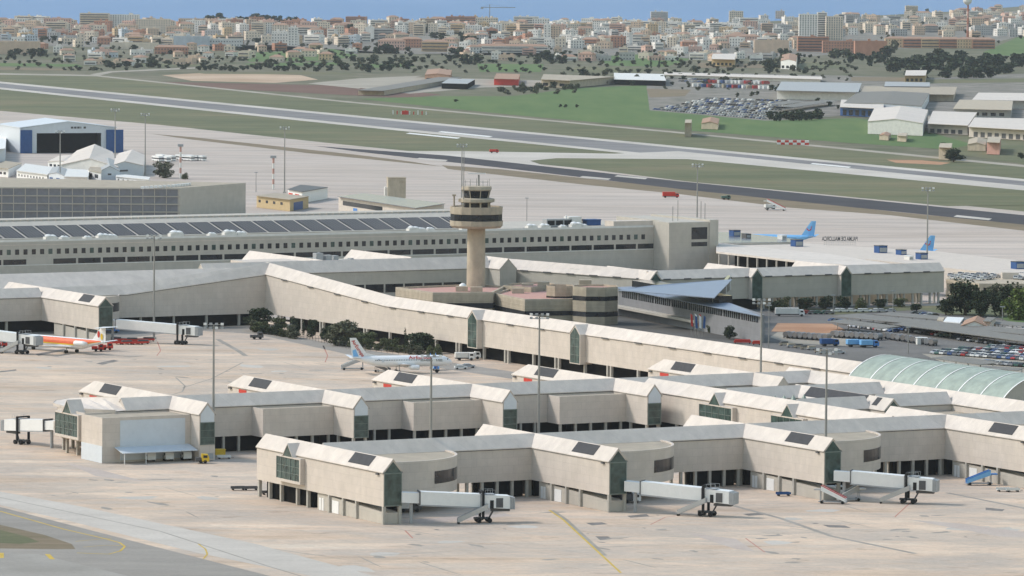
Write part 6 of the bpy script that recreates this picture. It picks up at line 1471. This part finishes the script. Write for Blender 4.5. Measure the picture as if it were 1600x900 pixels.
# countryside and town trees: (x range, y range, count, width px, height px, kinds, wording)
GROVE = []
def grove(x0, x1, y0, y1, n, w_, h_, kinds, where):
    for k in range(n):
        px = x0 + (x1 - x0) * (k + rnd.random()) / n; py = y0 + (y1 - y0) * rnd.random(); s_ = rnd.uniform(.75, 1.25)
        GROVE.append((px, py, w_ * s_ * .9, h_ * s_ * rnd.uniform(.7, 1.0), rnd.choice(kinds), where))
def plant_groves(limit):
    order = sorted(GROVE, key=lambda g: -g[2] * g[3]); vs, fs, ms = [], [], []
    for k, (px, py, w_, h_, kd, where) in enumerate(order):
        if k < limit:
            tpx(px, py, w_, h_, kd, f'{["dark pine", "olive green tree", "fresh green tree", "grey green tree"][kd]} {where}', 'trees ' + where); continue
        X, Y = P(px, py); sw, sh = w_ * Y / CF / 8, h_ * Y / CF / 8; a = rnd.random() * 6.28; ca_, sa_ = math.cos(a), math.sin(a)
        for me, mi in ((FAR[kd][0][0], kd), (FAR[kd][0][1], 4)):
            n0 = len(vs); vs += [(X + (v.co.x * ca_ - v.co.y * sa_) * sw, Y + (v.co.x * sa_ + v.co.y * ca_) * sw, v.co.z * sh) for v in me.vertices]
            fs += [tuple(n0 + q for q in p.vertices) for p in me.polygons]; ms += [mi] * len(me.polygons)
    me = bpy.data.meshes.new('small_trees'); me.from_pydata(vs, [], fs)
    for m_ in LEAF + [MT['trunk']]: me.materials.append(m_)
    me.polygons.foreach_set('material_index', ms); o = bpy.data.objects.new('small_trees', me); col.objects.link(o)
    tag(o, 'scattered small dark trees between the far houses and yards', 'trees', None, 'stuff')
grove(1390, 1600, 96, 122, 46, 24, 20, (0, 0, 0), 'in the dense dark wood above the warehouses')
grove(1300, 1400, 82, 104, 12, 18, 18, (0, 0, 3), 'between the white hotel and the dark wood')
grove(1195, 1250, 84, 112, 8, 16, 17, (0, 3), 'left below the white hotel tower')
grove(1050, 1330, 100, 124, 26, 11, 9, (0, 3, 1), 'in the belt above the far car lots')
grove(306, 520, 103, 112, 34, 11, 8, (0,), 'in the dark hedge row behind the tan dry field')
grove(522, 660, 94, 114, 22, 15, 13, (0, 0, 3), 'in the dark clump left of the yards')
grove(588, 625, 80, 92, 4, 18, 18, (0,), 'in the pair of big crowns above the dark clump')
grove(700, 752, 88, 102, 7, 18, 15, (0,), 'in the clump right of the ochre villas')
grove(838, 884, 88, 102, 7, 18, 14, (0,), 'in the round clump above the palm trees')
grove(775, 905, 136, 148, 22, 12, 10, (0, 3, 1), 'in the bushes below the yards, at the crop field edge')
grove(880, 1010, 118, 134, 16, 14, 12, (0, 3), 'in the scrub left of the far car lots')
grove(320, 460, 30, 44, 18, 17, 13, (0,), 'on the wooded skyline ridge at left')
grove(540, 590, 46, 56, 6, 15, 13, (0,), 'in the upper town left of centre')
grove(655, 700, 40, 66, 7, 17, 15, (0,), 'in the upper town above the ochre villas')
grove(712, 772, 58, 70, 9, 17, 14, (0,), 'in the dark grove amid the town at centre')
grove(12, 66, 84, 92, 7, 17, 12, (0,), 'in the dark clump at the far left')
grove(150, 300, 96, 108, 14, 13, 9, (0, 3, 1), 'in the fields at left')
grove(0, 250, 60, 84, 22, 11, 9, (0, 3), 'among the houses at left')
grove(380, 640, 62, 84, 22, 10, 8, (0, 3), 'among the houses left of centre')
grove(800, 1200, 58, 92, 30, 10, 8, (0, 3), 'among the houses right of centre')
grove(0, 640, 52, 98, 170, 6, 5, (0, 3), 'in the gardens at left')
grove(640, 1400, 50, 100, 190, 6, 5, (0, 3), 'in the gardens at right')
grove(1380, 1600, 20, 70, 40, 7, 6, (0, 3), 'on the far right plain')
grove(0, 640, 84, 110, 150, 9, 6, (0, 3), 'in the scrub belt at left')
grove(640, 1340, 88, 114, 170, 9, 6, (0, 3), 'in the scrub belt at right')
grove(1010, 1340, 122, 142, 50, 7, 5, (0, 3), 'around the far yards')
grove(1010, 1140, 112, 132, 14, 12, 10, (0, 3), 'beside the lorry yard')
grove(1230, 1400, 146, 172, 10, 9, 9, (0, 3), 'among the warehouses at right')
grove(1150, 1330, 140, 152, 12, 9, 9, (0, 3), 'between the two far car lots')
for px, py, w_, h_, k, l_ in ((165, 103, 12, 9, 0, 'small round dark tree alone in the fields at left'), (236, 105, 20, 14, 0, 'broad dark tree alone in the fields at left'), (712, 159, 8, 4, 0, 'tiny bush in the bright crop field'), (875, 167, 6, 5, 0, 'left tiny bush of three in the crop field'), (883, 167.5, 7, 5, 0, 'middle tiny bush of three in the crop field'), (901, 168, 6, 5, 0, 'right tiny bush of three in the crop field')):
    tpx(px, py, w_, h_, k, l_)
for px, py, l_ in ((818, 146, 'tall palm at the crop field edge, left of two'), (838, 147, 'tall palm at the crop field edge, right of two')): tpx(px, py, 11, 21, 3, l_, None, False, None, 'palm_tree')
for px, py, l_ in ((1017, 106, 'thin cypress left of the pair by the far yards'), (1030, 106, 'thin cypress right of the pair by the far yards')): tpx(px, py, 4, 17, 0, l_, None, False, CYP, 'cypress_tree')
X, Y = P(1238, 188); hd = solo('hedge', B(), MT['dark'], 'x', 'hedge', (X, Y, 0)) if False else None
grove(1198, 1282, 184, 189, 18, 15, 15, (0,), 'in the clipped dark block beside the far car lot')
plant_groves(245)

# ------------------------------------------------------------------ the town by the sea
FC = {n: M('facade_' + n, c, .10, .15, stain=.08) for n, c in dict(white=(.82, .78, .73), cream=(.76, .65, .53), sand=(.66, .50, .38), pink=(.68, .45, .37), terracotta=(.50, .26, .18), grey=(.50, .48, .47), ochre=(.64, .47, .30), pale_blue=(.58, .62, .66)).items()}
WIN = GL('town_window', (.07, .075, .085), .3)
FN = ['white', 'white', 'white', 'cream', 'cream', 'sand', 'pink', 'grey', 'terracotta', 'ochre', 'pale_blue']
ZONES = [(-50, 120, 'at far left'), (120, 240, 'above the blue-doored hangar'), (240, 330, 'above the bus row'), (330, 430, 'below the wooded skyline ridge'), (430, 520, 'beside the white gabled block'), (520, 640, 'above the dark clump of trees'),
         (640, 760, 'in line with the control tower'), (760, 880, 'around the dark town grove'), (880, 1000, 'above the far scrub'), (1000, 1130, 'above the lorry yard'), (1130, 1250, 'left of the white hotel tower'), (1250, 1390, 'around the white hotel tower'), (1390, 1510, 'left of the tall chimney'), (1510, 1700, 'right of the tall chimney')]
used = {}
ORD = ['', 'second', 'third', 'fourth', 'fifth', 'sixth', 'seventh', 'eighth', 'ninth']
pending = []
def house_mesh(w, d, h, roof, win, b=None):
    """wall 0, window 1, gravel roof 2, tile 3"""
    b = b or B(); q = rnd
    b.cur = 0; b.box(-w / 2, w / 2, -d / 2, d / 2, -.2, h)
    fl = max(1, int(h / 3.1)); nx = max(1, int(w / 3.4)); ny = max(1, int(d / 3.8))
    b.cur = 1
    if win:
        style = q.random()
        for f in range(fl):
            z0 = f * h / fl + .9; z1 = min(z0 + 1.5, h - .4)
            if style < .35:                                # balcony bands
                b.box(-w / 2 + .8, w / 2 - .8, -d / 2 - .06, -d / 2 + .1, z0, z1)
            else:
                for k in range(nx):
                    x = -w / 2 + w * (k + .5) / nx; b.box(x - .65, x + .65, -d / 2 - .05, -d / 2 + .1, z0 - (.5 if style > .7 else 0), z1)
            for s_ in (-1, 1):
                for k in range(ny):
                    if q.random() < .35: continue
                    y = -d / 2 + d * (k + .5) / ny; x = s_ * w / 2; b.box(x - .06, x + .06, y - .6, y + .6, z0, z1)
        if style < .35:
            b.cur = 0
            for f in range(fl): b.box(-w / 2 + .4, w / 2 - .4, -d / 2 - 1.2, -d / 2 - .07, f * h / fl + .1, f * h / fl + .95)
    if roof == 'flat':
        b.cur = 2; b.box(-w / 2 + .3, w / 2 - .3, -d / 2 + .3, d / 2 - .3, h + .003, h + .06)
        b.cur = 0
        for x0, x1, y0, y1 in ((-w / 2, w / 2, -d / 2, -d / 2 + .3), (-w / 2, w / 2, d / 2 - .3, d / 2), (-w / 2, -w / 2 + .3, -d / 2 + .3, d / 2 - .3), (w / 2 - .3, w / 2, -d / 2 + .3, d / 2 - .3)): b.box(x0, x1, y0, y1, h, h + .7)
        for _ in range(q.randint(1, 3) if w > 8 else 1):
            x, y = q.uniform(-w * .35, w * .25), q.uniform(-d * .3, d * .25); b.box(x, x + q.uniform(1.8, 4), y, y + q.uniform(1.8, 3), h + .07, h + q.uniform(1.6, 3.4))
    return b
def hip_mesh(w, d, h, r=None, cur=0):
    rise = min(2.6, w * .16); r = r or B(); r.cur = cur; e = .5
    pt = [(-w / 2 - e, -d / 2 - e), (w / 2 + e, -d / 2 - e), (w / 2 + e, d / 2 + e), (-w / 2 - e, d / 2 + e)]
    k = min(w, d) * .35; rg = [(-w / 2 + k, 0), (w / 2 - k, 0)] if w >= d else [(0, -d / 2 + k), (0, d / 2 - k)]
    z0, z1 = h + .01, h + rise
    P0 = [(*p, z0) for p in pt]; R0, R1 = (*rg[0], z1), (*rg[1], z1)
    if w >= d: r.poly([P0[0], P0[1], R1, R0]).poly([P0[1], P0[2], R1]).poly([P0[2], P0[3], R0, R1]).poly([P0[3], P0[0], R0])
    else: r.poly([P0[0], P0[1], R0]).poly([P0[1], P0[2], R1, R0]).poly([P0[2], P0[3], R1]).poly([P0[3], P0[0], R0, R1])
    return r.poly(P0[::-1])
def house(px, py, w, d, h, cn, roof='flat', rz=0., label=None, name='town_house', cat='building', win=True):
    X, Y = P(px, py)
    o = bpy.data.objects.new(name, house_mesh(w, d, h, roof, win).mesh(name, [FC[cn] if cn in FC else MT[cn], WIN, MT['tan']])); o.location = (X, Y, 0); o.rotation_euler.z = rz; col.objects.link(o)
    if roof != 'flat': hip_mesh(w, d, h).build('roof', MT['tile'], o)
    if label: tag(o, label, cat)
    else: pending.append((px, py, w, h, cn, roof, max(1, int(h / 3.1)), o))
    return o
# landmarks of the town
LM = []
def lm(px, py, w, d, h, cn, label, roof='flat', rz=0., name='apartment_block', cat='apartment block', win=True): LM.append((px, py, w)); return house(px, py, w, d, h, cn, roof, rz, label, name, cat, win)
lm(1262, 62, 26, 20, 36, 'white', 'tall white hotel slab, left of the tower pair', name='hotel_tower', cat='hotel'); lm(1284, 61, 14, 16, 38, 'white', 'tall white hotel core rising highest in the town', name='hotel_tower', cat='hotel'); lm(1303, 62, 24, 20, 33, 'cream', 'tall cream hotel slab, right of the tower pair', name='hotel_tower', cat='hotel')
lm(1270, 80, 40, 18, 18, 'terracotta', 'big red brick block below the white hotel tower, left one'); lm(1313, 82, 46, 18, 14, 'terracotta', 'long red brick block right below the white hotel tower'); lm(1360, 86, 40, 20, 17, 'terracotta', 'broad red brick block left of the dark wood', win=False)
lm(1205, 82, 44, 18, 15, 'sand', 'plain sand coloured block left of the red brick ones', win=False); lm(1160, 70, 46, 18, 12, 'pink', 'long pink block with tiled roof left of the hotel', 'hip')
for k, px in enumerate((1400, 1428, 1456, 1484, 1512, 1536)): lm(px, 74 + k * .3, 30, 18, 12, 'terracotta' if k % 2 else 'ochre', f'{"terracotta" if k % 2 else "ochre"} terrace row with red roof beyond the dark wood, {["first", "second", "third", "fourth", "fifth", "sixth"][k]} from left', 'hip')
lm(446, 70, 36, 16, 15, 'white', 'bright white block with rows of windows, left part of the gabled pair'); lm(458, 71, 12, 18, 23, 'white', 'bright white tall end block right of the long white one')
lm(592, 62, 40, 18, 15, 'grey', 'grey banded block with white end wall left of centre'); lm(578, 62, 12, 18, 17, 'white', 'plain white end wall block left of the grey banded one', win=False)
lm(148, 46, 44, 18, 24, 'cream', 'tall cream block with stepped top on the left skyline'); lm(195, 46, 44, 18, 22, 'white', 'broad white block on the left skyline'); lm(240, 52, 50, 18, 20, 'cream', 'long cream block right of the white one on the left skyline'); lm(300, 46, 40, 18, 16, 'sand', 'sand block left of the wooded skyline ridge')
lm(90, 48, 40, 18, 18, 'pink', 'pinkish block with stepped roof at upper left'); lm(352, 44, 22, 14, 14, 'white', 'white house block amid the wooded skyline ridge')
lm(720, 44, 48, 20, 18, 'terracotta', 'reddish unfinished block under the tower crane'); lm(760, 46, 34, 18, 18, 'cream', 'cream stepped block right of the crane block'); lm(855, 66, 10, 14, 24, 'white', 'narrow tall white block at centre right'); lm(868, 66, 14, 14, 22, 'sand', 'sand tower joined to the narrow white block')
lm(822, 44, 40, 18, 18, 'white', 'white stepped skyline block right of the crane'); lm(845, 50, 26, 18, 20, 'white', 'white skyline block just behind the narrow tall pair'); lm(966, 74, 20, 14, 14, 'terracotta', 'rust coloured block among white houses right of centre')
lm(680, 80, 34, 18, 12, 'ochre', 'ochre villa with tiled roof right of the dark clump', 'hip'); lm(642, 74, 28, 18, 11, 'terracotta', 'red villa left of the ochre one', 'hip'); lm(612, 78, 34, 18, 12, 'pink', 'pink villa left of the red one', 'hip')
lm(800, 82, 90, 16, 8, 'white', 'long low white row with red roof at centre', 'hip'); lm(1030, 34, 30, 18, 17, 'cream', 'cream skyline block right of centre'); lm(1424, 24, 24, 16, 18, 'cream', 'cream tower block on the right skyline')
lm(1150, 36, 24, 16, 20, 'cream', 'cream skyline block left of the hotel towers'); lm(1170, 46, 30, 16, 18, 'white', 'white skyline block left below the hotel towers')
lm(210, 76, 60, 22, 7, 'cream', 'low cream hall with white roof left of centre', win=False, name='warehouse', cat='warehouse'); lm(22, 84, 60, 30, 14, 'sand', 'large plain sand coloured hall at the far left', win=False, name='warehouse', cat='warehouse')
lm(300, 72, 46, 20, 12, 'pale_blue', 'pale blue green hall left of the white gabled block', win=False, name='warehouse', cat='warehouse'); lm(345, 72, 56, 20, 9, 'white', 'low white hall with dark blue front left of the white gabled block', name='warehouse', cat='warehouse'); lm(268, 84, 40, 14, 8, 'terracotta', 'long salmon house row in the fields at left', 'hip'); lm(212, 72, 20, 14, 12, 'ochre', 'ochre house beside a yellow machine at left', 'hip')
LM += [(1398, 100, 100), (1480, 100, 100), (1570, 100, 120), (345, 36, 60), (400, 36, 80), (740, 62, 50), (680, 60, 20), (560, 50, 40)]
TOWN = []
def town(n, x0, x1, y0, y1, ws, hs, pal, hip, tries=40):
    k = 0
    for _ in range(n * tries):
        if k >= n: break
        px, py = rnd.uniform(x0, x1), rnd.uniform(y0, y1); w = rnd.uniform(*ws)
        if any(abs(px - q[0]) < (w + q[2]) * .5 * .98 and abs(py - q[1]) < 1.7 + (2 if q[2] > 90 else 0) for q in LM): continue
        LM.append((px, py, w)); k += 1
        TOWN.append((px, py, w, rnd.uniform(9, 16), rnd.uniform(*hs), rnd.choice(pal), 'hip' if rnd.random() < hip * .8 else 'flat', rnd.uniform(-.5, .5)))
def build_town(limit):
    order = sorted(TOWN, key=lambda t_: -t_[2] * t_[4] * (t_[1] - 20)); b = B(); names = list(FC)
    mats = [FC[n] for n in names] + [WIN, MT['tan'], MT['tile']]; N = len(names)
    for k, (px, py, w, d, h, cn, roof, rz) in enumerate(order):
        if k < limit: house(px, py, w, d, h, cn, roof, rz); continue
        q = house_mesh(w, d, h, roof, True)
        if roof != 'flat': hip_mesh(w, d, h, q, 3)
        X, Y = P(px, py); c_, s_ = math.cos(rz), math.sin(rz); n0 = len(b.v)
        b.v += [(X + x * c_ - y * s_, Y + x * s_ + y * c_, z) for x, y, z in q.v]; b.f += [tuple(n0 + i for i in f) for f in q.f]
        b.mi += [names.index(cn) if m_ == 0 else N + m_ - 1 for m_ in q.mi]
    tag(b.build('small_houses', mats), 'rest of the small pale houses of the seaside town, packed behind the larger ones', 'houses', None, 'stuff')
town(110, -20, 640, 42, 54, (14, 32), (9, 17), ['white', 'white', 'cream', 'cream', 'sand', 'pink', 'sand', 'cream', 'pink', 'terracotta'], .2)
town(110, 640, 1180, 42, 56, (12, 26), (9, 17), ['white', 'white', 'white', 'cream', 'sand', 'cream', 'pink', 'ochre'], .14)
town(80, -20, 640, 55, 70, (10, 24), (6, 12), FN, .3)
town(120, 700, 1250, 56, 76, (10, 22), (6, 13), ['white', 'white', 'white', 'cream', 'cream', 'sand', 'terracotta', 'grey'], .25)
town(90, 1180, 1620, 28, 58, (12, 28), (7, 14), ['white', 'cream', 'cream', 'sand', 'grey'], .2)
town(34, 1490, 1640, 16, 40, (12, 26), (6, 12), ['cream', 'white', 'sand', 'pink'], .3)
town(34, 60, 560, 72, 96, (9, 18), (4, 8), FN, .5)
town(44, 700, 1240, 76, 96, (9, 20), (4, 9), ['white', 'white', 'cream', 'grey', 'sand', 'pink'], .35)
town(12, 140, 330, 88, 104, (8, 14), (4, 6), ['white', 'cream', 'sand'], .6)
build_town(285)
# describe every remaining house: colour, storeys, roof, where it stands; ties are told apart left to right
ST = ['', 'one-storey', 'two-storey', 'three-storey', 'four-storey', 'five-storey', 'six-storey']
keyed = {}
for it in pending:
    px, py, w, h, cn, roof, fl, o = it
    zone = next(z for a, b_, z in ZONES if a <= px < b_)
    row = 'skyline row' if py < 50 else 'mid-town' if py < 70 else 'town edge'
    key = f'{cn.replace("_", " ")} {ST[min(fl, 6)]} {"wide " if w > 20 else "narrow " if w < 13 else ""}{"tiled" if roof == "hip" else "flat-roofed"} house, {row} {zone}'
    keyed.setdefault(key, []).append((px, o))
for key, its in keyed.items():
    its.sort(key=lambda q: q[0])
    for k, (px, o) in enumerate(its):
        nth = 'leftmost' if k == 0 else (ORD[k] if k < 9 else f'{k + 1}th') + ' from left'
        tag(o, key if len(its) == 1 else f'{key}, {nth}', 'house')
# chimney, crane
X, Y = P(1512, 58); zt = zat(X, Y, 8)
t_ = thing('chimney', 'tall slim red and white factory chimney carrying a round tank on the right skyline', 'chimney', (X, Y, 0), grid=False)
for k in range(5): B().tube((0, 0, zt * k / 5 - .1), (0, 0, zt * (k + 1) / 5), 1.9 - .1 * k, 12, 1.8 - .1 * k).build('band', MT['terr' if k % 2 == 0 else 'pink'], t_)
B().lathe([(1.5, zt), (5, zt + 2.5), (6.5, zt + 5), (6.5, zt + 9), (3, zt + 11)], 16, (-1, 0)).build('tank', MT['offw'], t_)
X, Y = P(765, 46); zt = zat(X, Y, 12)
t_ = thing('tower_crane', 'thin tower crane standing over the reddish unfinished block', 'crane', (X, Y, 0), grid=False)
B().tube((0, 0, 0), (0, 0, zt + 5), .8, 4).build('mast', MT['mast'], t_); B().box(-14, 40, -.5, .5, zt, zt + 1).build('jib', MT['mast'], t_); B().tube((0, 0, zt + 5), (28, 0, zt + 1), .15, 4).tube((0, 0, zt + 5), (-12, 0, zt + 1), .15, 4).build('tie_bar', MT['mast'], t_); B().box(-14, -10, -.8, .8, zt - 2, zt).build('counterweight', MT['grey'], t_)

# ------------------------------------------------------------------ warehouses and yards beyond the runway
for nm, l_, pts, z, rise, wl, rf, ex in (
    ('warehouse', 'big cream warehouse with a pale roof, nearest the runway at right', [(1356, 190), (1442, 193), (1450, 172), (1366, 170)], 9, 2.5, 'offw', 'roof', wins(8, .2, 4.5, 'offw', 'loading_door')),
    ('warehouse', 'wide low warehouse with a long pale grey-green roof', [(1318, 162), (1440, 166), (1452, 146), (1340, 144)], 7, 1.2, 'bluewhite', 'canopy', None),
    ('showroom', 'long white building with a blue glazed front', [(1313, 167), (1380, 170), (1380, 158), (1315, 156)], 7, 0, 'dblue', 'roof', wins(6, .6, 5)),
    ('warehouse', 'cream warehouse right of the biggest one behind parked lorries', [(1450, 193), (1512, 196), (1526, 176), (1458, 174)], 7, 0, 'wall', 'roof', wins(5, .4, 3.4, 'dgrey', 'loading_door')),
    ('warehouse', 'long cream loading hall at the right edge behind the lorries', [(1514, 198), (1640, 205), (1640, 186), (1524, 184)], 7.5, 0, 'wall', 'roof', wins(10, .4, 4, 'dgrey', 'loading_door')),
    ('warehouse', 'grey hall with orange tan roof at right', [(1490, 170), (1580, 172), (1582, 158), (1500, 156)], 7, 0, 'grey', 'beige', wins(6, 2, 4.5)),
    ('warehouse', 'pale hall at the far right behind the orange tan roof', [(1520, 156), (1640, 158), (1640, 146), (1530, 145)], 7, 0, 'offw', 'roof', None),
    ('warehouse', 'white flat warehouse with a row of roof lights', [(1214, 141), (1340, 144), (1345, 130), (1222, 128)], 8, 0, 'offw', 'grey', None),
    ('warehouse', 'low cream hall right of the white flat warehouse', [(1345, 146), (1490, 148), (1494, 136), (1352, 135)], 6, 0, 'sand' if 'sand' in MT else 'beige', 'tan', None),
    ('warehouse', 'dark green glazed hall behind the cream halls', [(1382, 136), (1452, 137), (1452, 129), (1384, 128)], 6, 0, 'glazblue', 'grey', None),
    ('greenhouse', 'long thin pale greenhouse roof beyond the lorry yard', [(1040, 117), (1282, 124), (1282, 120), (1040, 113)], 3.5, 0, 'offw', 'roof', None),
    ('warehouse', 'long tan hall at centre above the palms', [(846, 124), (890, 126), (960, 120), (850, 116)], 7, 0, 'beige', 'tan', wins(3, 1, 4)),
    ('warehouse', 'dark open shed with a white dotted roof right of the tan hall', [(960, 124), (1040, 126), (1036, 116), (960, 114)], 5, 0, 'dark', 'offw', None),
    ('greenhouse', 'long grey low roof crossing the yards at left of centre', [(560, 141), (600, 142), (720, 122), (690, 120)], 4, 0, 'beige', 'canopy', None),
    ('shed', 'salmon shed with two openings in the yards', [(664, 117), (704, 118), (706, 110), (668, 109)], 6, 1.5, 'tile', 'tile', wins(2, .3, 3)),
    ('shed', 'bright red shed at the right of the yards', [(772, 123), (810, 124), (812, 116), (776, 115)], 6, 0, 'red', 'tile', None),
    ('shed', 'dark open shed roof over the yards', [(690, 130), (730, 131), (742, 124), (702, 123)], 5, 0, 'dark', 'grey', None),
    ('shed', 'pale yellow building amid the dark wood', [(1414, 118), (1446, 118), (1448, 110), (1416, 110)], 7, 0, 'ochre', 'roof', wins(4, 1, 4)),
    ('shed', 'white house with many gables left below the hotel', [(1220, 95), (1244, 96), (1246, 86), (1222, 86)], 9, 2, 'white', 'tile', wins(3, 1, 4)),
    ('shed', 'cream villa block above the far scrub', [(1112, 92), (1148, 93), (1150, 84), (1114, 84)], 8, 0, 'ochre', 'roof', wins(5, 1, 4)),
    ('farmhouse', 'ruined tan farmhouse with a tower left of the clipped hedge', [(1096, 193), (1122, 194), (1124, 186), (1098, 186)], 4, 1.5, 'beige', 'tile', None),
    ('farmhouse', 'small tan stone tower left of the ruined farmhouse', [(1070, 192), (1080, 192), (1081, 187), (1071, 187)], 10, 0, 'beiged', 'beige', None),
    ('farmhouse', 'tan stone block tower near the right edge beyond the runway', [(1467, 230), (1486, 231), (1488, 224), (1469, 224)], 8, 0, 'beiged', 'beige', None),
    ('farmhouse', 'low ruined tan house right of the stone block tower', [(1512, 226), (1540, 227), (1542, 218), (1514, 218)], 4, 1.5, 'beige', 'beiged', None),
    ('farmhouse', 'square tan stone house at right by the field', [(1542, 222), (1562, 223), (1564, 214), (1544, 214)], 8, 0, 'pink', 'beige', None),
    ('farmhouse', 'pair of ruined tan walls in the field at right', [(1402, 212), (1416, 213), (1418, 208), (1404, 208)], 4, 0, 'beige', 'beige', None),
    ('farmhouse', 'low tan farm building left of the pair of ruined walls', [(1374, 212), (1388, 213), (1392, 209), (1378, 208)], 3, 1, 'beige', 'tile', None)):
    shed(nm, l_, pts, z, rise, wl, rf, 'warehouse' if nm == 'warehouse' else nm, ex)
def boxes(rows, where, group, Ls, cols, cat='lorry', name='lorry'):
    for (a, b_, n) in rows:
        pa, pb = Vector(P(*a)), Vector(P(*b_)); d = pb - pa; ang = math.atan2(d.y, d.x)
        for k in range(n):
            if rnd.random() < .12: continue
            p = pa + d * ((k + .5) / n); c_ = rnd.choice(cols); L_ = rnd.uniform(*Ls)
            b = B(); b.box(-L_ / 2, L_ / 2 - 2, -1.2, 1.2, 1, 3.6).box(-L_ / 2, L_ / 2 - 1.9, -1, 1, .4, 1).box(L_ / 2 - 1.8, L_ / 2, -1.15, 1.15, .4, 2.8)
            o = bpy.data.objects.new(name, b.mesh(name, CARC[c_])); o.location = (p.x, p.y, 0); o.rotation_euler.z = ang + 1.3 + rnd.uniform(-.2, .2); col.objects.link(o)
            tag(o, f'{c_} lorry {where}', cat, group)
boxes([((1440, 196), (1480, 199), 5), ((1482, 200), (1560, 205), 13)], 'parked in front of the cream loading halls at right', 'lorries by the loading halls', (8, 11), ['white', 'white', 'red', 'blue', 'sand', 'silver'])
boxes([((1085, 136), (1210, 140), 16), ((1100, 130), (1200, 132), 14)], 'in the far yard beyond the crop field', 'lorries in the far yard', (7, 11), ['white', 'white', 'silver', 'red', 'blue', 'sand'])
def far_lot(rows, n_one, where, group, stuff_label):
    """the nearest cars of a far lot one by one, the rest as one mass"""
    pts = []
    for (a, b_, n) in rows:
        pa, pb = Vector(P(*a)), Vector(P(*b_)); d = pb - pa
        for k in range(n):
            if rnd.random() < .12: continue
            p = pa + d * ((k + .5) / n); pts.append((p.x + rnd.uniform(-.2, .2), p.y + rnd.uniform(-.4, .4), math.atan2(d.y, d.x) + 1.5))
    pts.sort(key=lambda q: q[1])
    cc = ['white', 'silver', 'silver', 'white', 'grey', 'blue', 'black']
    for x, y, a in pts[:n_one]:
        c_ = rnd.choice(cc); car(x, y, a, c_, f'{c_} car parked {where}', group, z=-.2, parts=False)
    b = B()
    for x, y, a in pts[n_one:]:
        b.cur = rnd.randrange(5); b.cbox((x, y, .35), (4.2, 1.75, .75), a).cbox((x, y, .95), (2.2, 1.6, .5), a)
    o = b.build('parked_cars', [CARC[q] for q in ('white', 'silver', 'grey', 'blue', 'black')]); tag(o, stuff_label, 'cars', None, 'stuff')
rows = [((1022 + 10 * r, 171 - 2.1 * r), (1196 + 6 * r, 186 - 3.4 * r), 40 - r) for r in range(9)] + [((1060, 127), (1190, 131), 26), ((1060, 123.5), (1186, 127), 26), ((1060, 120), (1180, 123), 24)]
far_lot(rows, 72, 'in the far lot right of the bright crop field', 'cars in the far lot', 'rest of the tightly parked white and grey cars in the far lots beyond the crop field')
car_row((1500, 216), (1600, 220), 1, 'x', 'x') if False else None
carport('first long grey carport right of the far car lot', (1222, 164), (1262, 158), 14, 3)
carport('second long grey carport right of the far car lot, nearer', (1240, 168), (1310, 158), 14, 3)
# runway equipment
X, Y = P(1239, 226); t_ = thing('localizer_cabin', 'long low cabin chequered in red and white beside the runway', 'cabin', (X, Y, 0), grid=False, rz=-.12)
for k in range(8): B().box(-11 + k * 2.75, -11 + (k + 1) * 2.75, -1.6, 1.6, .02, 1.5).build('panel', MT['red' if k % 2 else 'white'], t_); B().box(-11 + k * 2.75, -11 + (k + 1) * 2.75, -1.6, 1.6, 1.5, 3.0).build('panel', MT['white' if k % 2 else 'red'], t_)
X, Y = P(640, 179); t_ = thing('antenna_array', 'row of short red and white antenna posts beyond the runway', 'antenna', (X, Y, 0), grid=False, rz=-.2)
for k in range(9): B().box(-14 + k * 3.4, -13.2 + k * 3.4, -.3, .3, .02, 3.4 - (k % 3) * .5).build('post', MT['red' if k % 2 else 'white'], t_)
B().box(-6, -1, -1, 1, .02, 3).build('cabin', MT['red'], t_)
X, Y = P(772, 239); box_truck('tiny red vehicle on the taxiway exit', X, Y, .1, MT['red'], MT['red'], 6, 2.4, 'service_vehicle', 'service vehicle')
